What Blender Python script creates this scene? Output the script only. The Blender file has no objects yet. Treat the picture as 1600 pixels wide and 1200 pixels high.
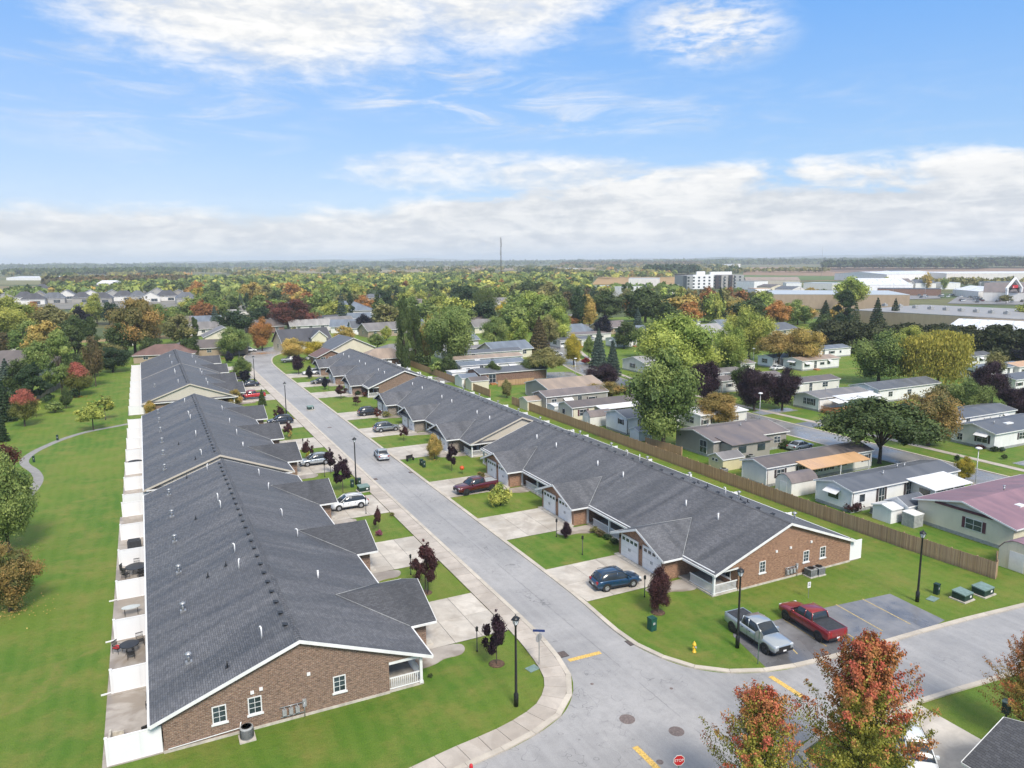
import bpy, bmesh, math, random
import numpy as np
from mathutils import Vector, Matrix

S = bpy.context.scene
rnd = random.Random(7)

# ------------------------------------------------------------------ camera, sky, sun, exposure
CAM_H = 30.0
F = 1166.63; PITCH = .163962; ROLL = -.0075755; YAW = .457751
_fw = np.array([math.sin(YAW)*math.cos(PITCH), math.cos(YAW)*math.cos(PITCH), -math.sin(PITCH)])
_rt = np.array([math.cos(YAW), -math.sin(YAW), 0.0]); _up = np.cross(_rt, _fw)
RT = _rt*math.cos(ROLL)+_up*math.sin(ROLL); UP = -_rt*math.sin(ROLL)+_up*math.cos(ROLL)
cam = bpy.data.cameras.new('camera'); camo = bpy.data.objects.new('camera', cam); S.collection.objects.link(camo)
cam.sensor_width = 36; cam.lens = F/1600*36; cam.clip_start = .5; cam.clip_end = 40000
camo.matrix_world = Matrix(((RT[0], UP[0], -_fw[0], 0), (RT[1], UP[1], -_fw[1], 0), (RT[2], UP[2], -_fw[2], CAM_H), (0, 0, 0, 1)))
S.camera = camo

SUN_EL, SUN_AZ = math.radians(46), math.radians(184)      # azimuth from +Y towards +X
sun = bpy.data.lights.new('sun', 'SUN'); suno = bpy.data.objects.new('sun', sun); S.collection.objects.link(suno)
sun.energy = 2.5; sun.angle = math.radians(17); sun.color = (1, .93, .83)
sd = Vector((math.sin(SUN_AZ)*math.cos(SUN_EL), math.cos(SUN_AZ)*math.cos(SUN_EL), math.sin(SUN_EL)))
suno.rotation_euler = sd.to_track_quat('Z', 'Y').to_euler(); suno.location = (0, 0, 200)

S.view_settings.view_transform = 'Standard'; S.view_settings.look = 'None'
S.view_settings.gamma = 1; S.view_settings.exposure = 0.78; S.view_settings.use_curve_mapping = False
S.render.engine = 'CYCLES'
S.cycles.use_denoising = True; S.cycles.max_bounces = 5; S.cycles.diffuse_bounces = 2; S.cycles.glossy_bounces = 2
S.cycles.transmission_bounces = 2; S.cycles.transparent_max_bounces = 6; S.cycles.volume_bounces = 1
S.cycles.use_adaptive_sampling = True; S.cycles.caustics_reflective = False; S.cycles.caustics_refractive = False

W = bpy.data.worlds.new('World'); S.world = W; W.use_nodes = True
nt = W.node_tree; nt.nodes.clear()
class NG:
    def __init__(s, nt): s.nt = nt
    def n(s, t, **k):
        x = s.nt.nodes.new(t)
        for a, b in k.items(): setattr(x, a, b)
        return x
    def put(s, sock, v):
        if hasattr(v, 'is_linked'): s.nt.links.new(v, sock)
        elif isinstance(v, (tuple, list)) and len(v) == 3 and sock.type == 'RGBA': sock.default_value = (*v, 1)
        else: sock.default_value = v
    def m(s, op, a, b=0.0, c=0.0, clamp=False):
        x = s.n('ShaderNodeMath', operation=op); x.use_clamp = clamp
        s.put(x.inputs[0], a); s.put(x.inputs[1], b)
        if op in ('MULTIPLY_ADD',): s.put(x.inputs[2], c)
        return x.outputs[0]
    def ramp(s, v, lo, hi, o0=0.0, o1=1.0, kind='SMOOTHSTEP'):
        x = s.n('ShaderNodeMapRange', interpolation_type=kind)
        for i, q in enumerate((v, lo, hi, o0, o1)): s.put(x.inputs[i], q)
        return x.outputs[0]
    def mix(s, f, a, b, bt='MIX'):
        x = s.n('ShaderNodeMix', data_type='RGBA', blend_type=bt)
        s.put(x.inputs[0], f); s.put(x.inputs[6], a); s.put(x.inputs[7], b); return x.outputs[2]
    def noise(s, vec, scale, detail=4.0, rough=.5, dist=0.0, lac=2.0):
        x = s.n('ShaderNodeTexNoise'); s.put(x.inputs['Scale'], scale); s.put(x.inputs['Detail'], detail)
        s.put(x.inputs['Roughness'], rough); s.put(x.inputs['Distortion'], dist)
        if vec is not None: s.put(x.inputs['Vector'], vec)
        return x.outputs['Fac']
    def scale(s, vec, sc):
        x = s.n('ShaderNodeVectorMath', operation='MULTIPLY'); s.put(x.inputs[0], vec); x.inputs[1].default_value = sc; return x.outputs[0]
g = NG(nt)
sky = g.n('ShaderNodeTexSky', sky_type='NISHITA'); sky.sun_disc = False
sky.sun_elevation = SUN_EL; sky.sun_rotation = SUN_AZ; sky.air_density = 1.0; sky.dust_density = .6; sky.ozone_density = 1.5
tc = g.n('ShaderNodeTexCoord')
sx = g.n('ShaderNodeSeparateXYZ'); g.put(sx.inputs[0], tc.outputs['Generated'])
el = g.m('DEGREES', g.m('ARCSINE', sx.outputs[2])); az = g.m('DEGREES', g.m('ARCTAN2', sx.outputs[0], sx.outputs[1]))
cv = g.n('ShaderNodeCombineXYZ'); g.put(cv.inputs[0], az); g.put(cv.inputs[1], el)
cvp = cv.outputs[0]
def sc(a, b, off=0.0):
    x = g.n('ShaderNodeVectorMath', operation='MULTIPLY_ADD'); g.put(x.inputs[0], cvp); x.inputs[1].default_value = (a, b, 1); x.inputs[2].default_value = (off, off*.7, off); return x.outputs[0]
def gauss(ca, ce, wa, we, tilt=0.0):
    da = g.m('MULTIPLY', g.m('SUBTRACT', az, ca), 1/wa)
    e2 = g.m('SUBTRACT', el, g.m('ADD', ce, g.m('MULTIPLY', g.m('SUBTRACT', az, ca), tilt)))
    de = g.m('MULTIPLY', e2, 1/we)
    r = g.m('SQRT', g.m('ADD', g.m('MULTIPLY', da, da), g.m('MULTIPLY', de, de)))
    return g.ramp(r, 0.35, 1.25, 1.0, 0.0)
def mx(*a):
    r = a[0]
    for b in a[1:]: r = g.m('MAXIMUM', r, b)
    return r
puff = g.noise(sc(.16, .50, 3.1), 1.0, 7, .58, .35)
fine = g.noise(sc(.55, 1.5, 9.0), 1.0, 6, .6, .3)
wisp = g.noise(sc(.12, .62, 21.0), 1.0, 7, .64, .7)
broad = g.noise(sc(.045, .16, 40.0), 1.0, 3, .5, .2)
# low stratocumulus bank all round the horizon, its upper edge rising to the right of the view
edge = g.m('ADD', g.ramp(az, 12, 34, 3.9, 6.9), g.m('MULTIPLY', g.m('SUBTRACT', puff, .5), 3.6))
bank = g.m('MULTIPLY', g.ramp(g.m('SUBTRACT', edge, el), -.4, 1.1), g.ramp(g.m('ADD', puff, g.ramp(el, 2.2, 5.5, .45, .06)), .40, .62))
soft = g.m('ADD', g.m('MULTIPLY', puff, .6), g.m('MULTIPLY', fine, .4))
upper = mx(gauss(9, 18.4, 19, 7.4, -.02), g.m('MULTIPLY', gauss(26, 20.0, 12, 6.6, .10), 1.0), g.m('MULTIPLY', gauss(22, 6.6, 12.5, 2.4, .02), .62), g.m('MULTIPLY', gauss(30, 6.2, 10, 1.8, .02), .8),
           g.m('MULTIPLY', g.ramp(el, 24, 42), g.ramp(broad, .30, .48)))  # unseen cloud cover overhead, added to make the ambient light less blue
big = g.ramp(g.m('ADD', g.m('MULTIPLY', upper, .70), soft), .66, 1.22)
tuft = g.m('MULTIPLY', gauss(40.3, 15.5, 5.8, 2.7, -.05), g.ramp(g.m('ADD', g.m('MULTIPLY', wisp, .5), g.m('MULTIPLY', fine, .5)), .34, .60))
streak = g.m('MULTIPLY', g.ramp(wisp, .42, .84), mx(g.m('MULTIPLY', gauss(19, 12.4, 22, 2.8, -.12), 1.0), g.m('MULTIPLY', gauss(31, 10.3, 14, 2.2, -.02), .85),
             g.m('MULTIPLY', gauss(2, 12.0, 14, 6), .7), g.m('MULTIPLY', gauss(45, 9.5, 16, 4), .25), g.m('MULTIPLY', gauss(22, 15, 22, 4, -.1), .6)))
veil = g.ramp(el, 9, 1, 0.0, .15)
cover = g.m('MINIMUM', mx(bank, big, streak, g.m('MULTIPLY', tuft, .92), veil), 1.0)
# white tops, grey undersides
bright = g.ramp(soft, .40, .60, 0.0, 1.0)
lay = g.noise(sc(.07, .9, 55.0), 1.0, 5, .6, .5)
top = g.ramp(g.m('SUBTRACT', edge, el), 0, 2.6, 1.0, 0.0)
bright = g.m('ADD', g.m('MULTIPLY', bright, .62), g.m('ADD', g.m('MULTIPLY', g.m('MULTIPLY', top, g.ramp(el, 1, 4)), .30), g.m('MULTIPLY', g.ramp(lay, .42, .62), .22)), clamp=True)
ccol = g.mix(bright, (.385, .41, .445), (.61, .605, .595))
ccol = g.mix(g.ramp(el, 0.0, 1.6, .5, 0.0), ccol, (.42, .455, .50))
blue = g.n('ShaderNodeHueSaturation'); g.put(blue.inputs['Color'], g.mix(1.0, sky.outputs[0], (1.0, .965, 1.07), 'MULTIPLY')); blue.inputs['Saturation'].default_value = 1.22; blue.inputs['Value'].default_value = 1.0
grad = g.mix(g.ramp(el, 1, 19, 0.0, 1.0, 'LINEAR'), (2.3, 3.4, 4.6), (.78, 2.2, 4.85))
grad = g.mix(g.ramp(az, 0, 45, 0.0, 1.0, 'LINEAR'), g.mix(1.0, grad, (1.22, 1.06, 1.0), 'MULTIPLY'), grad)
skyc = g.mix(g.ramp(el, 22, 60, .82, 0.0), blue.outputs[0], grad)
b1 = g.n('ShaderNodeBackground'); g.put(b1.inputs[0], skyc); b1.inputs[1].default_value = .115
b2 = g.n('ShaderNodeBackground'); g.put(b2.inputs[0], ccol); b2.inputs[1].default_value = 1.0
ms = g.n('ShaderNodeMixShader'); g.put(ms.inputs[0], cover); g.put(ms.inputs[1], b1.outputs[0]); g.put(ms.inputs[2], b2.outputs[0])
wo = g.n('ShaderNodeOutputWorld'); g.put(wo.inputs[0], ms.outputs[0])

# ------------------------------------------------------------------ helpers
COL = S.collection
def at(px, py, z=0.0):
    """point of the plane z that shows at photo pixel (px, py): used to measure where things stand"""
    d = (px-800)/F*RT-(py-600)/F*UP+_fw; t = (z-CAM_H)/d[2]
    return float(d[0]*t), float(d[1]*t)
def height_at(x, y, px, py):
    """height above (x, y) that shows at pixel row py"""
    lo, hi = 0.0, 150.0
    for _ in range(40):
        m = (lo+hi)/2; v = np.array([x, y, m-CAM_H]); yy = 600-F*(v@UP)/(v@_fw)
        if yy > py: lo = m
        else: hi = m
    return lo
def mpp(x, y): return float(np.array([x, y, -CAM_H])@_fw)/F

class MB:
    def __init__(s): s.v = []; s.f = []; s.sm = []; s.uvx = {}
    def face(s, pts, smooth=False):
        i = len(s.v); s.v += [tuple(map(float, p)) for p in pts]; s.f.append(tuple(range(i, i+len(pts)))); s.sm.append(smooth); return s
    def box(s, x0, x1, y0, y1, z0, z1):
        if x0 > x1: x0, x1 = x1, x0
        if y0 > y1: y0, y1 = y1, y0
        i = len(s.v)
        s.v += [(x, y, z) for z in (z0, z1) for x, y in ((x0, y0), (x1, y0), (x1, y1), (x0, y1))]
        for q in ((3, 2, 1, 0), (4, 5, 6, 7), (0, 1, 5, 4), (1, 2, 6, 5), (2, 3, 7, 6), (3, 0, 4, 7)):
            s.f.append(tuple(i+k for k in q)); s.sm.append(False)
        return s
    def prism(s, poly, z0, z1):
        """vertical extrusion of an xy polygon; z0, z1 numbers"""
        n = len(poly); i = len(s.v)
        s.v += [(p[0], p[1], z0) for p in poly]+[(p[0], p[1], z1) for p in poly]
        s.f.append(tuple(i+n+k for k in range(n))); s.sm.append(False)
        s.f.append(tuple(i+n-1-k for k in range(n))); s.sm.append(False)
        for k in range(n):
            s.f.append((i+k, i+(k+1) % n, i+n+(k+1) % n, i+n+k)); s.sm.append(False)
        return s
    def slab(s, quad, t):
        """a plate with top face quad (3d points), thickness t downwards"""
        n = len(quad); i = len(s.v); q = [tuple(map(float, p)) for p in quad]
        s.v += q+[(p[0], p[1], p[2]-t) for p in q]
        s.f.append(tuple(i+k for k in range(n))); s.sm.append(False)
        s.f.append(tuple(i+2*n-1-k for k in range(n))); s.sm.append(False)
        for k in range(n):
            s.f.append((i+k, i+n+k, i+n+(k+1) % n, i+(k+1) % n)); s.sm.append(False)
        return s
    def tube(s, pts, rads, n=8, cap=True, smooth=True):
        pts = [Vector(p) for p in pts]
        if isinstance(rads, (int, float)): rads = [rads]*len(pts)
        i0 = len(s.v); prev = None
        for k, p in enumerate(pts):
            d = (pts[min(k+1, len(pts)-1)]-pts[max(k-1, 0)]).normalized()
            a = d.orthogonal().normalized() if prev is None else (prev-d*prev.dot(d)).normalized()
            prev = a; b = d.cross(a)
            for j in range(n):
                t = 2*math.pi*j/n; q = p+(a*math.cos(t)+b*math.sin(t))*rads[k]; s.v.append(tuple(q))
        for k in range(len(pts)-1):
            for j in range(n):
                a0 = i0+k*n+j; a1 = i0+k*n+(j+1) % n
                s.f.append((a0, a1, a1+n, a0+n)); s.sm.append(smooth)
        if cap:
            s.f.append(tuple(i0+n-1-j for j in range(n))); s.sm.append(False)
            e = i0+(len(pts)-1)*n; s.f.append(tuple(e+j for j in range(n))); s.sm.append(False)
        return s
    def cyl(s, x, y, z0, z1, r, r2=None, n=10): return s.tube([(x, y, z0), (x, y, z1)], [r, r if r2 is None else r2], n)
    def lathe(s, x, y, prof, n=12):
        i0 = len(s.v)
        for r, z in prof:
            for j in range(n):
                t = 2*math.pi*j/n; s.v.append((x+r*math.cos(t), y+r*math.sin(t), z))
        for k in range(len(prof)-1):
            for j in range(n):
                a0 = i0+k*n+j; a1 = i0+k*n+(j+1) % n
                s.f.append((a0, a1, a1+n, a0+n)); s.sm.append(True)
        s.f.append(tuple(i0+n-1-j for j in range(n))); s.sm.append(False)
        e = i0+(len(prof)-1)*n; s.f.append(tuple(e+j for j in range(n))); s.sm.append(False)
        return s
    def mesh(s, name, mat, off=(0, 0, 0)):
        me = bpy.data.meshes.new(name)
        V = np.array(s.v, float).reshape(-1, 3); VO = V-np.array(off, float)
        me.from_pydata(VO.tolist(), [], s.f)
        me.polygons.foreach_set('use_smooth', s.sm)
        uv = me.uv_layers.new(name='UVMap'); uvs = []
        for f in s.f:
            P = V[list(f)]; n = np.zeros(3)
            for k in range(len(P)):
                a = P[k]-P[0]; b = P[(k+1) % len(P)]-P[0]; n += np.cross(a, b)
            l = np.linalg.norm(n); n = n/l if l > 1e-9 else np.array([0, 0, 1.])
            if abs(n[2]) > .995: U = np.array([1., 0, 0]); Q = np.array([0, 1., 0])
            else:
                U = np.array([-n[1], n[0], 0.]); U /= np.linalg.norm(U)
                if abs(U[1]) > abs(U[0]): U *= np.sign(U[1])
                else: U *= np.sign(U[0])
                Q = np.cross(n, U)
                if Q[2] < 0: Q = -Q
            uvs.append(np.stack([P@U, P@Q], 1))
        if uvs: uv.data.foreach_set('uv', np.concatenate(uvs).ravel())
        for m in (mat if isinstance(mat, (list, tuple)) else [mat]): me.materials.append(m)
        me.update(); return me

def link(name, me, parent=None, loc=(0, 0, 0), rz=0.0, scale=None):
    o = bpy.data.objects.new(name, me); COL.objects.link(o)
    if parent is not None: o.parent = parent
    o.location = loc
    if rz: o.rotation_euler = (0, 0, rz)
    if scale is not None: o.scale = scale
    return o
def thing(name, label, cat, loc=(0, 0, 0), rz=0.0, group=None):
    o = link(name, None, None, loc, rz); o['label'] = label; o['category'] = cat; o.empty_display_size = .2
    if group: o['group'] = group
    return o
def part(name, mb, mat, parent, loc=(0, 0, 0), rz=0.0):
    """mesh given in world coordinates when parent is an unrotated Empty standing at loc0"""
    p = parent; off = np.zeros(3)
    while p is not None: off += np.array(p.location); p = p.parent
    return link(name, mb.mesh(name, mat, off), parent, loc, rz)
def tag(o, label, cat, group=None):
    o['label'] = label; o['category'] = cat
    if group: o['group'] = group
    return o
def part_each(name, mb, mat, parent):
    """every loose piece of mb becomes an object of its own"""
    par = list(range(len(mb.v)))
    def fd(a):
        while par[a] != a: par[a] = par[par[a]]; a = par[a]
        return a
    for f in mb.f:
        for a in f[1:]: par[fd(a)] = fd(f[0])
    grp = {}
    for k, f in enumerate(mb.f): grp.setdefault(fd(f[0]), []).append(k)
    for ks in grp.values():
        q = MB(); mp = {}
        for k in ks:
            for a in mb.f[k]:
                if a not in mp: mp[a] = len(q.v); q.v.append(mb.v[a])
            q.f.append(tuple(mp[a] for a in mb.f[k])); q.sm.append(mb.sm[k])
        part(name, q, mat, parent)
def struct(name, mb, mat, parent=None):
    o = link(name, mb.mesh(name, mat), parent)
    if parent is None: o['kind'] = 'structure'
    return o
_cache = {}
def cached(key, fn):
    if key not in _cache: _cache[key] = fn()
    return _cache[key]
def copy_tree(o, parent=None):
    c = o.copy(); COL.objects.link(c)
    if parent is not None: c.parent = parent
    for ch in list(o.children): copy_tree(ch, c)
    return c

# ------------------------------------------------------------------ materials
def newmat(name):
    m = bpy.data.materials.new(name); m.use_nodes = True; m.node_tree.nodes.clear()
    n = NG(m.node_tree); b = n.n('ShaderNodeBsdfPrincipled'); o = n.n('ShaderNodeOutputMaterial'); n.put(o.inputs[0], b.outputs[0])
    return m, n, b
def bump(n, b, h, dist, strength=1.0):
    x = n.n('ShaderNodeBump'); x.inputs['Distance'].default_value = dist; x.inputs['Strength'].default_value = strength
    n.put(x.inputs['Height'], h); n.put(b.inputs['Normal'], x.outputs[0])
def pos(n): return n.n('ShaderNodeNewGeometry').outputs['Position']
def uvn(n): return n.n('ShaderNodeTexCoord').outputs['UV']
def simple(name, col, rough=.6, var=.12, sc=1.5, metal=0.0, spec=.5, bmp=0.0, coat=0.0, objrand=0.0, var2=None):
    m, n, b = newmat(name); p = pos(n)
    f = n.noise(p, sc, 5, .6)
    lo = tuple(c*(1-var) for c in col); hi = tuple(min(1, c*(1+var)) for c in col)
    if var2 is not None: hi = var2
    c = n.mix(n.ramp(f, .3, .7), lo, hi)
    if objrand:
        oi = n.n('ShaderNodeObjectInfo'); h = n.n('ShaderNodeHueSaturation'); n.put(h.inputs['Color'], c)
        n.put(h.inputs['Value'], n.ramp(oi.outputs['Random'], 0, 1, 1-objrand, 1+objrand, 'LINEAR')); c = h.outputs[0]
    n.put(b.inputs['Base Color'], c); b.inputs['Roughness'].default_value = rough; b.inputs['Metallic'].default_value = metal
    b.inputs['Specular IOR Level'].default_value = spec; b.inputs['Coat Weight'].default_value = coat
    if bmp: bump(n, b, n.noise(p, sc*6, 4, .6), bmp)
    return m
def shingle_mat(name, c1, c2, rough=.62, band=.25):
    m, n, b = newmat(name); u = uvn(n)
    br = n.n('ShaderNodeTexBrick'); n.put(br.inputs['Vector'], u); br.offset = .37; br.offset_frequency = 2
    n.put(br.inputs['Color1'], c1); n.put(br.inputs['Color2'], c2); n.put(br.inputs['Mortar'], tuple(x*.45 for x in c1))
    br.inputs['Scale'].default_value = 1; br.inputs['Mortar Size'].default_value = .012; br.inputs['Bias'].default_value = -.1
    br.inputs['Brick Width'].default_value = .31; br.inputs['Row Height'].default_value = .15; br.inputs['Mortar Smooth'].default_value = .6
    # damp streaks that run down the slope and slow changes of tone between sheets
    st = n.noise(n.scale(u, (.42, .06, 1)), 1.0, 5, .62, .6); bl = n.noise(n.scale(u, (.09, .12, 1)), 1.0, 3, .5)
    c = n.mix(n.ramp(st, .3, .70), (1-band*1.35,)*3, (1+band*.8,)*3)
    c = n.mix(1.0, br.outputs['Color'], c, 'MULTIPLY')
    c = n.mix(n.ramp(bl, .3, .7, 0, .5), c, n.mix(1.0, c, (.82, .81, .84), 'MULTIPLY'))
    gr = n.noise(u, 9.0, 5, .85); c = n.mix(n.ramp(gr, .25, .75, .0, .20), c, n.mix(1.0, c, (1.75, 1.75, 1.75), 'MULTIPLY'))
    n.put(b.inputs['Base Color'], c); n.put(b.inputs['Roughness'], n.ramp(st, .3, .7, rough-.14, rough+.12))
    wave = n.noise(n.scale(u, (.5, .18, 1)), 1.0, 3, .5, .4)
    h = n.m('ADD', n.m('MULTIPLY', br.outputs['Fac'], -.35), n.m('ADD', n.m('MULTIPLY', wave, 5.0), n.m('MULTIPLY', gr, .5)))
    bump(n, b, h, .035)
    return m
def brick_mat(name, c1, c2, mortar, rough=.8):
    m, n, b = newmat(name); u = uvn(n)
    br = n.n('ShaderNodeTexBrick'); n.put(br.inputs['Vector'], u)
    n.put(br.inputs['Color1'], c1); n.put(br.inputs['Color2'], c2); n.put(br.inputs['Mortar'], mortar)
    br.inputs['Scale'].default_value = 1; br.inputs['Mortar Size'].default_value = .014; br.inputs['Bias'].default_value = 0
    br.inputs['Brick Width'].default_value = .27; br.inputs['Row Height'].default_value = .092; br.inputs['Mortar Smooth'].default_value = .2
    v = n.noise(n.scale(u, (3.4, 10.6, 1)), 1.0, 3, .75); bl = n.noise(n.scale(u, (.35, .5, 1)), 1.0, 4, .6)
    c = n.mix(n.ramp(v, .25, .75), (.5, .48, .47), (1.45, 1.42, 1.4)); c = n.mix(1.0, br.outputs['Color'], c, 'MULTIPLY')
    c = n.mix(n.ramp(bl, .3, .7, 0, .5), c, n.mix(1.0, c, (.84, .82, .8), 'MULTIPLY'))
    n.put(b.inputs['Base Color'], c); b.inputs['Roughness'].default_value = rough
    bump(n, b, n.m('ADD', n.m('MULTIPLY', br.outputs['Fac'], -1.0), n.m('MULTIPLY', v, .4)), .012)
    return m
def siding_mat(name, col, pitch=.2, vertical=False, rough=.45, dirt=.1):
    m, n, b = newmat(name); u = uvn(n); s = n.n('ShaderNodeSeparateXYZ'); n.put(s.inputs[0], u)
    fr = n.m('FRACT', n.m('DIVIDE', s.outputs[0 if vertical else 1], pitch))
    line = n.ramp(fr, 0.0, .16, .8, 1.0)
    nz = n.noise(n.scale(u, (.6, .25, 1)), 1.0, 5, .6)
    c = n.mix(n.ramp(nz, .3, .75), tuple(x*(1-dirt) for x in col), col)
    c = n.mix(1.0, c, n.mix(line, (.74, .74, .75), (1, 1, 1)), 'MULTIPLY')
    n.put(b.inputs['Base Color'], c); b.inputs['Roughness'].default_value = rough; b.inputs['Specular IOR Level'].default_value = .35
    bump(n, b, fr, .012)
    return m

def ground_mats():
    M = {}
    m, n, b = newmat('lawn'); p = pos(n); s = n.n('ShaderNodeSeparateXYZ'); n.put(s.inputs[0], p)
    a = n.noise(p, .055, 4, .55, .4); c2 = n.noise(p, .33, 5, .65); d = n.noise(p, 2.2, 5, .7); e = n.noise(p, 14.0, 3, .8)
    mow = n.m('SINE', n.m('MULTIPLY', n.m('ADD', s.outputs[0], n.m('MULTIPLY', a, 3.0)), 5.2))
    c = n.mix(n.ramp(a, .38, .64), (.084, .182, .017), (.142, .215, .025))
    c = n.mix(n.ramp(c2, .40, .70, 0, .75), c, (.235, .225, .055))
    c = n.mix(n.ramp(d, .35, .75, 0, .4), c, (.060, .140, .014))
    c = n.mix(n.ramp(mow, -1, 1, 0, .26), c, (.17, .24, .042))
    wear = n.m('MULTIPLY', n.ramp(n.noise(p, .16, 3, .6, 1.1), .58, .72), n.ramp(d, .3, .6))
    c = n.mix(n.m('MULTIPLY', wear, .5), c, (.29, .235, .075))
    c = n.mix(n.ramp(e, .3, .7, 0, 1), n.mix(1.0, c, (.72, .74, .7), 'MULTIPLY'), n.mix(1.0, c, (1.28, 1.26, 1.2), 'MULTIPLY'))
    n.put(b.inputs['Base Color'], c); b.inputs['Roughness'].default_value = .75; b.inputs['Specular IOR Level'].default_value = .25
    bump(n, b, n.m('ADD', e, n.m('MULTIPLY', d, 1.5)), .07)
    M['lawn'] = m
    m, n, b = newmat('countryside'); p = pos(n)
    vo = n.n('ShaderNodeTexVoronoi', feature='F1'); n.put(vo.inputs['Vector'], n.scale(p, (.0021, .0034, 0)))
    col = n.n('ShaderNodeValToRGB'); n.put(col.inputs[0], vo.outputs['Color'])
    cr = col.color_ramp; cr.interpolation = 'CONSTANT'; cols = [(0, (.10, .13, .035)), (.22, (.075, .10, .03)), (.42, (.13, .13, .045)), (.58, (.24, .17, .08)), (.70, (.06, .095, .025)), (.84, (.14, .11, .055))]
    cr.elements[0].position = 0; cr.elements[0].color = (*cols[0][1], 1); cr.elements[1].position = cols[1][0]; cr.elements[1].color = (*cols[1][1], 1)
    for q, k in cols[2:]: x = cr.elements.new(q); x.color = (*k, 1)
    nn = n.noise(p, .02, 6, .7); c = n.mix(n.ramp(nn, .3, .7), n.mix(1.0, col.outputs[0], (.7, .7, .7), 'MULTIPLY'), n.mix(1.0, col.outputs[0], (1.25, 1.25, 1.2), 'MULTIPLY'))
    n.put(b.inputs['Base Color'], c); b.inputs['Roughness'].default_value = .9
    M['country'] = m
    def asphalt(name, base, wet, tint=(1, 1, 1)):
        m, n, b = newmat(name); p = pos(n); s = n.n('ShaderNodeSeparateXYZ'); n.put(s.inputs[0], p)
        a = n.noise(p, .12, 4, .6, .6); d = n.noise(p, 1.4, 6, .7); e = n.noise(p, 22.0, 3, .8)
        st = n.noise(n.scale(p, (1.6, .05, 1)), 1.0, 4, .6)
        lo = tuple(base*.80*t for t in tint); hi = tuple(base*1.16*t for t in tint)
        c = n.mix(n.ramp(a, .3, .7), lo, hi); c = n.mix(n.ramp(d, .38, .7, 0, .35), c, tuple(base*.66*t for t in tint))
        c = n.mix(n.ramp(st, .4, .7, 0, .3), c, tuple(base*1.3*t for t in tint))
        vo = n.n('ShaderNodeTexVoronoi', feature='DISTANCE_TO_EDGE'); dv = n.n('ShaderNodeVectorMath', operation='MULTIPLY_ADD')
        nn = n.n('ShaderNodeTexNoise'); nn.inputs['Scale'].default_value = .5; n.put(nn.inputs['Vector'], p)
        n.put(dv.inputs[0], nn.outputs['Color']); dv.inputs[1].default_value = (2.4, 2.4, 0); n.put(dv.inputs[2], n.scale(p, (.16, .05, 0)))
        n.put(vo.inputs['Vector'], dv.outputs[0]); vo.inputs['Scale'].default_value = 1.0
        crack = n.m('MULTIPLY', n.ramp(vo.outputs['Distance'], 0.0, .012, 1.0, 0.0), n.ramp(n.noise(p, .07, 3, .6), .40, .55))
        c = n.mix(n.m('MULTIPLY', crack, .5), c, (.05, .05, .052))
        seam = n.ramp(n.m('ABSOLUTE', n.m('SUBTRACT', s.outputs[0], n.m('ADD', 29.9, n.m('MULTIPLY', n.m('SUBTRACT', d, .5), .25)))), .0, .09, .4, 0.0)
        c = n.mix(n.m('MULTIPLY', seam, n.ramp(n.noise(p, .3, 3, .6), .35, .55)), c, (.07, .07, .072))
        oil = n.m('MULTIPLY', n.ramp(n.noise(p, .45, 5, .7, 1.2), .62, .74), .35); c = n.mix(oil, c, tuple(base*.5*t for t in tint))
        c = n.mix(n.ramp(e, .3, .7, 0, 1), n.mix(1.0, c, (.86,)*3, 'MULTIPLY'), n.mix(1.0, c, (1.14,)*3, 'MULTIPLY'))
        if wet:
            w = n.ramp(n.noise(p, .28, 5, .6, .5), .36, .68); c = n.mix(n.m('MULTIPLY', w, wet), c, tuple(base*.42*t for t in tint))
            n.put(b.inputs['Roughness'], n.ramp(w, 0, 1, .5, .16, 'LINEAR'))
        else: n.put(b.inputs['Roughness'], n.ramp(a, .3, .7, .42, .56))
        n.put(b.inputs['Base Color'], c); b.inputs['Specular IOR Level'].default_value = .6
        bump(n, b, e, .006, .5); return m
    M['asphalt'] = asphalt('asphalt', .335, 0, (1.0, .972, .955)); M['lot'] = asphalt('parking_asphalt', .22, .7, (.98, .98, 1.03)); M['park_road'] = asphalt('park_road_asphalt', .25, .12, (1, .975, .96))
    def concrete(name, base, wet, tint=(1, .92, .81)):
        m, n, b = newmat(name); p = pos(n); a = n.noise(p, .7, 5, .65, .5); e = n.noise(p, 9, 5, .75)
        oi = n.n('ShaderNodeObjectInfo').outputs['Random']
        c = n.mix(n.ramp(a, .3, .7), tuple(base*.84*t for t in tint), tuple(base*1.08*t for t in tint))
        c = n.mix(n.ramp(e, .3, .75, 0, .3), c, tuple(base*.72*t for t in tint))
        hs = n.n('ShaderNodeHueSaturation'); n.put(hs.inputs['Color'], c); n.put(hs.inputs['Value'], n.ramp(oi, 0, 1, .87, 1.08, 'LINEAR')); c = hs.outputs[0]
        if wet:
            w = n.m('MULTIPLY', n.ramp(n.noise(p, .34, 4, .6, .9), .44, .60), wet); c = n.mix(w, c, tuple(base*.52*t*k for t, k in zip(tint, (1.0, .88, .74))))
            n.put(b.inputs['Roughness'], n.ramp(w, 0, 1, .62, .2, 'LINEAR'))
        else: b.inputs['Roughness'].default_value = .7
        n.put(b.inputs['Base Color'], c); bump(n, b, e, .006, .6); return m
    M['drive'] = concrete('driveway_concrete', .57, .38); M['walk'] = concrete('sidewalk_concrete', .52, .25, (1, .89, .77)); M['kerb'] = concrete('kerb_concrete', .55, 0, (1, .90, .76)); M['patio'] = concrete('patio_concrete', .42, .7, (1, .9, .8))
    return M
M = ground_mats()
M['roof'] = shingle_mat('charcoal_shingles', (.098, .100, .108), (.150, .152, .162), .58)
M['roof_new'] = shingle_mat('dark_shingles', (.062, .064, .072), (.094, .097, .107), .66, .18)
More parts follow.
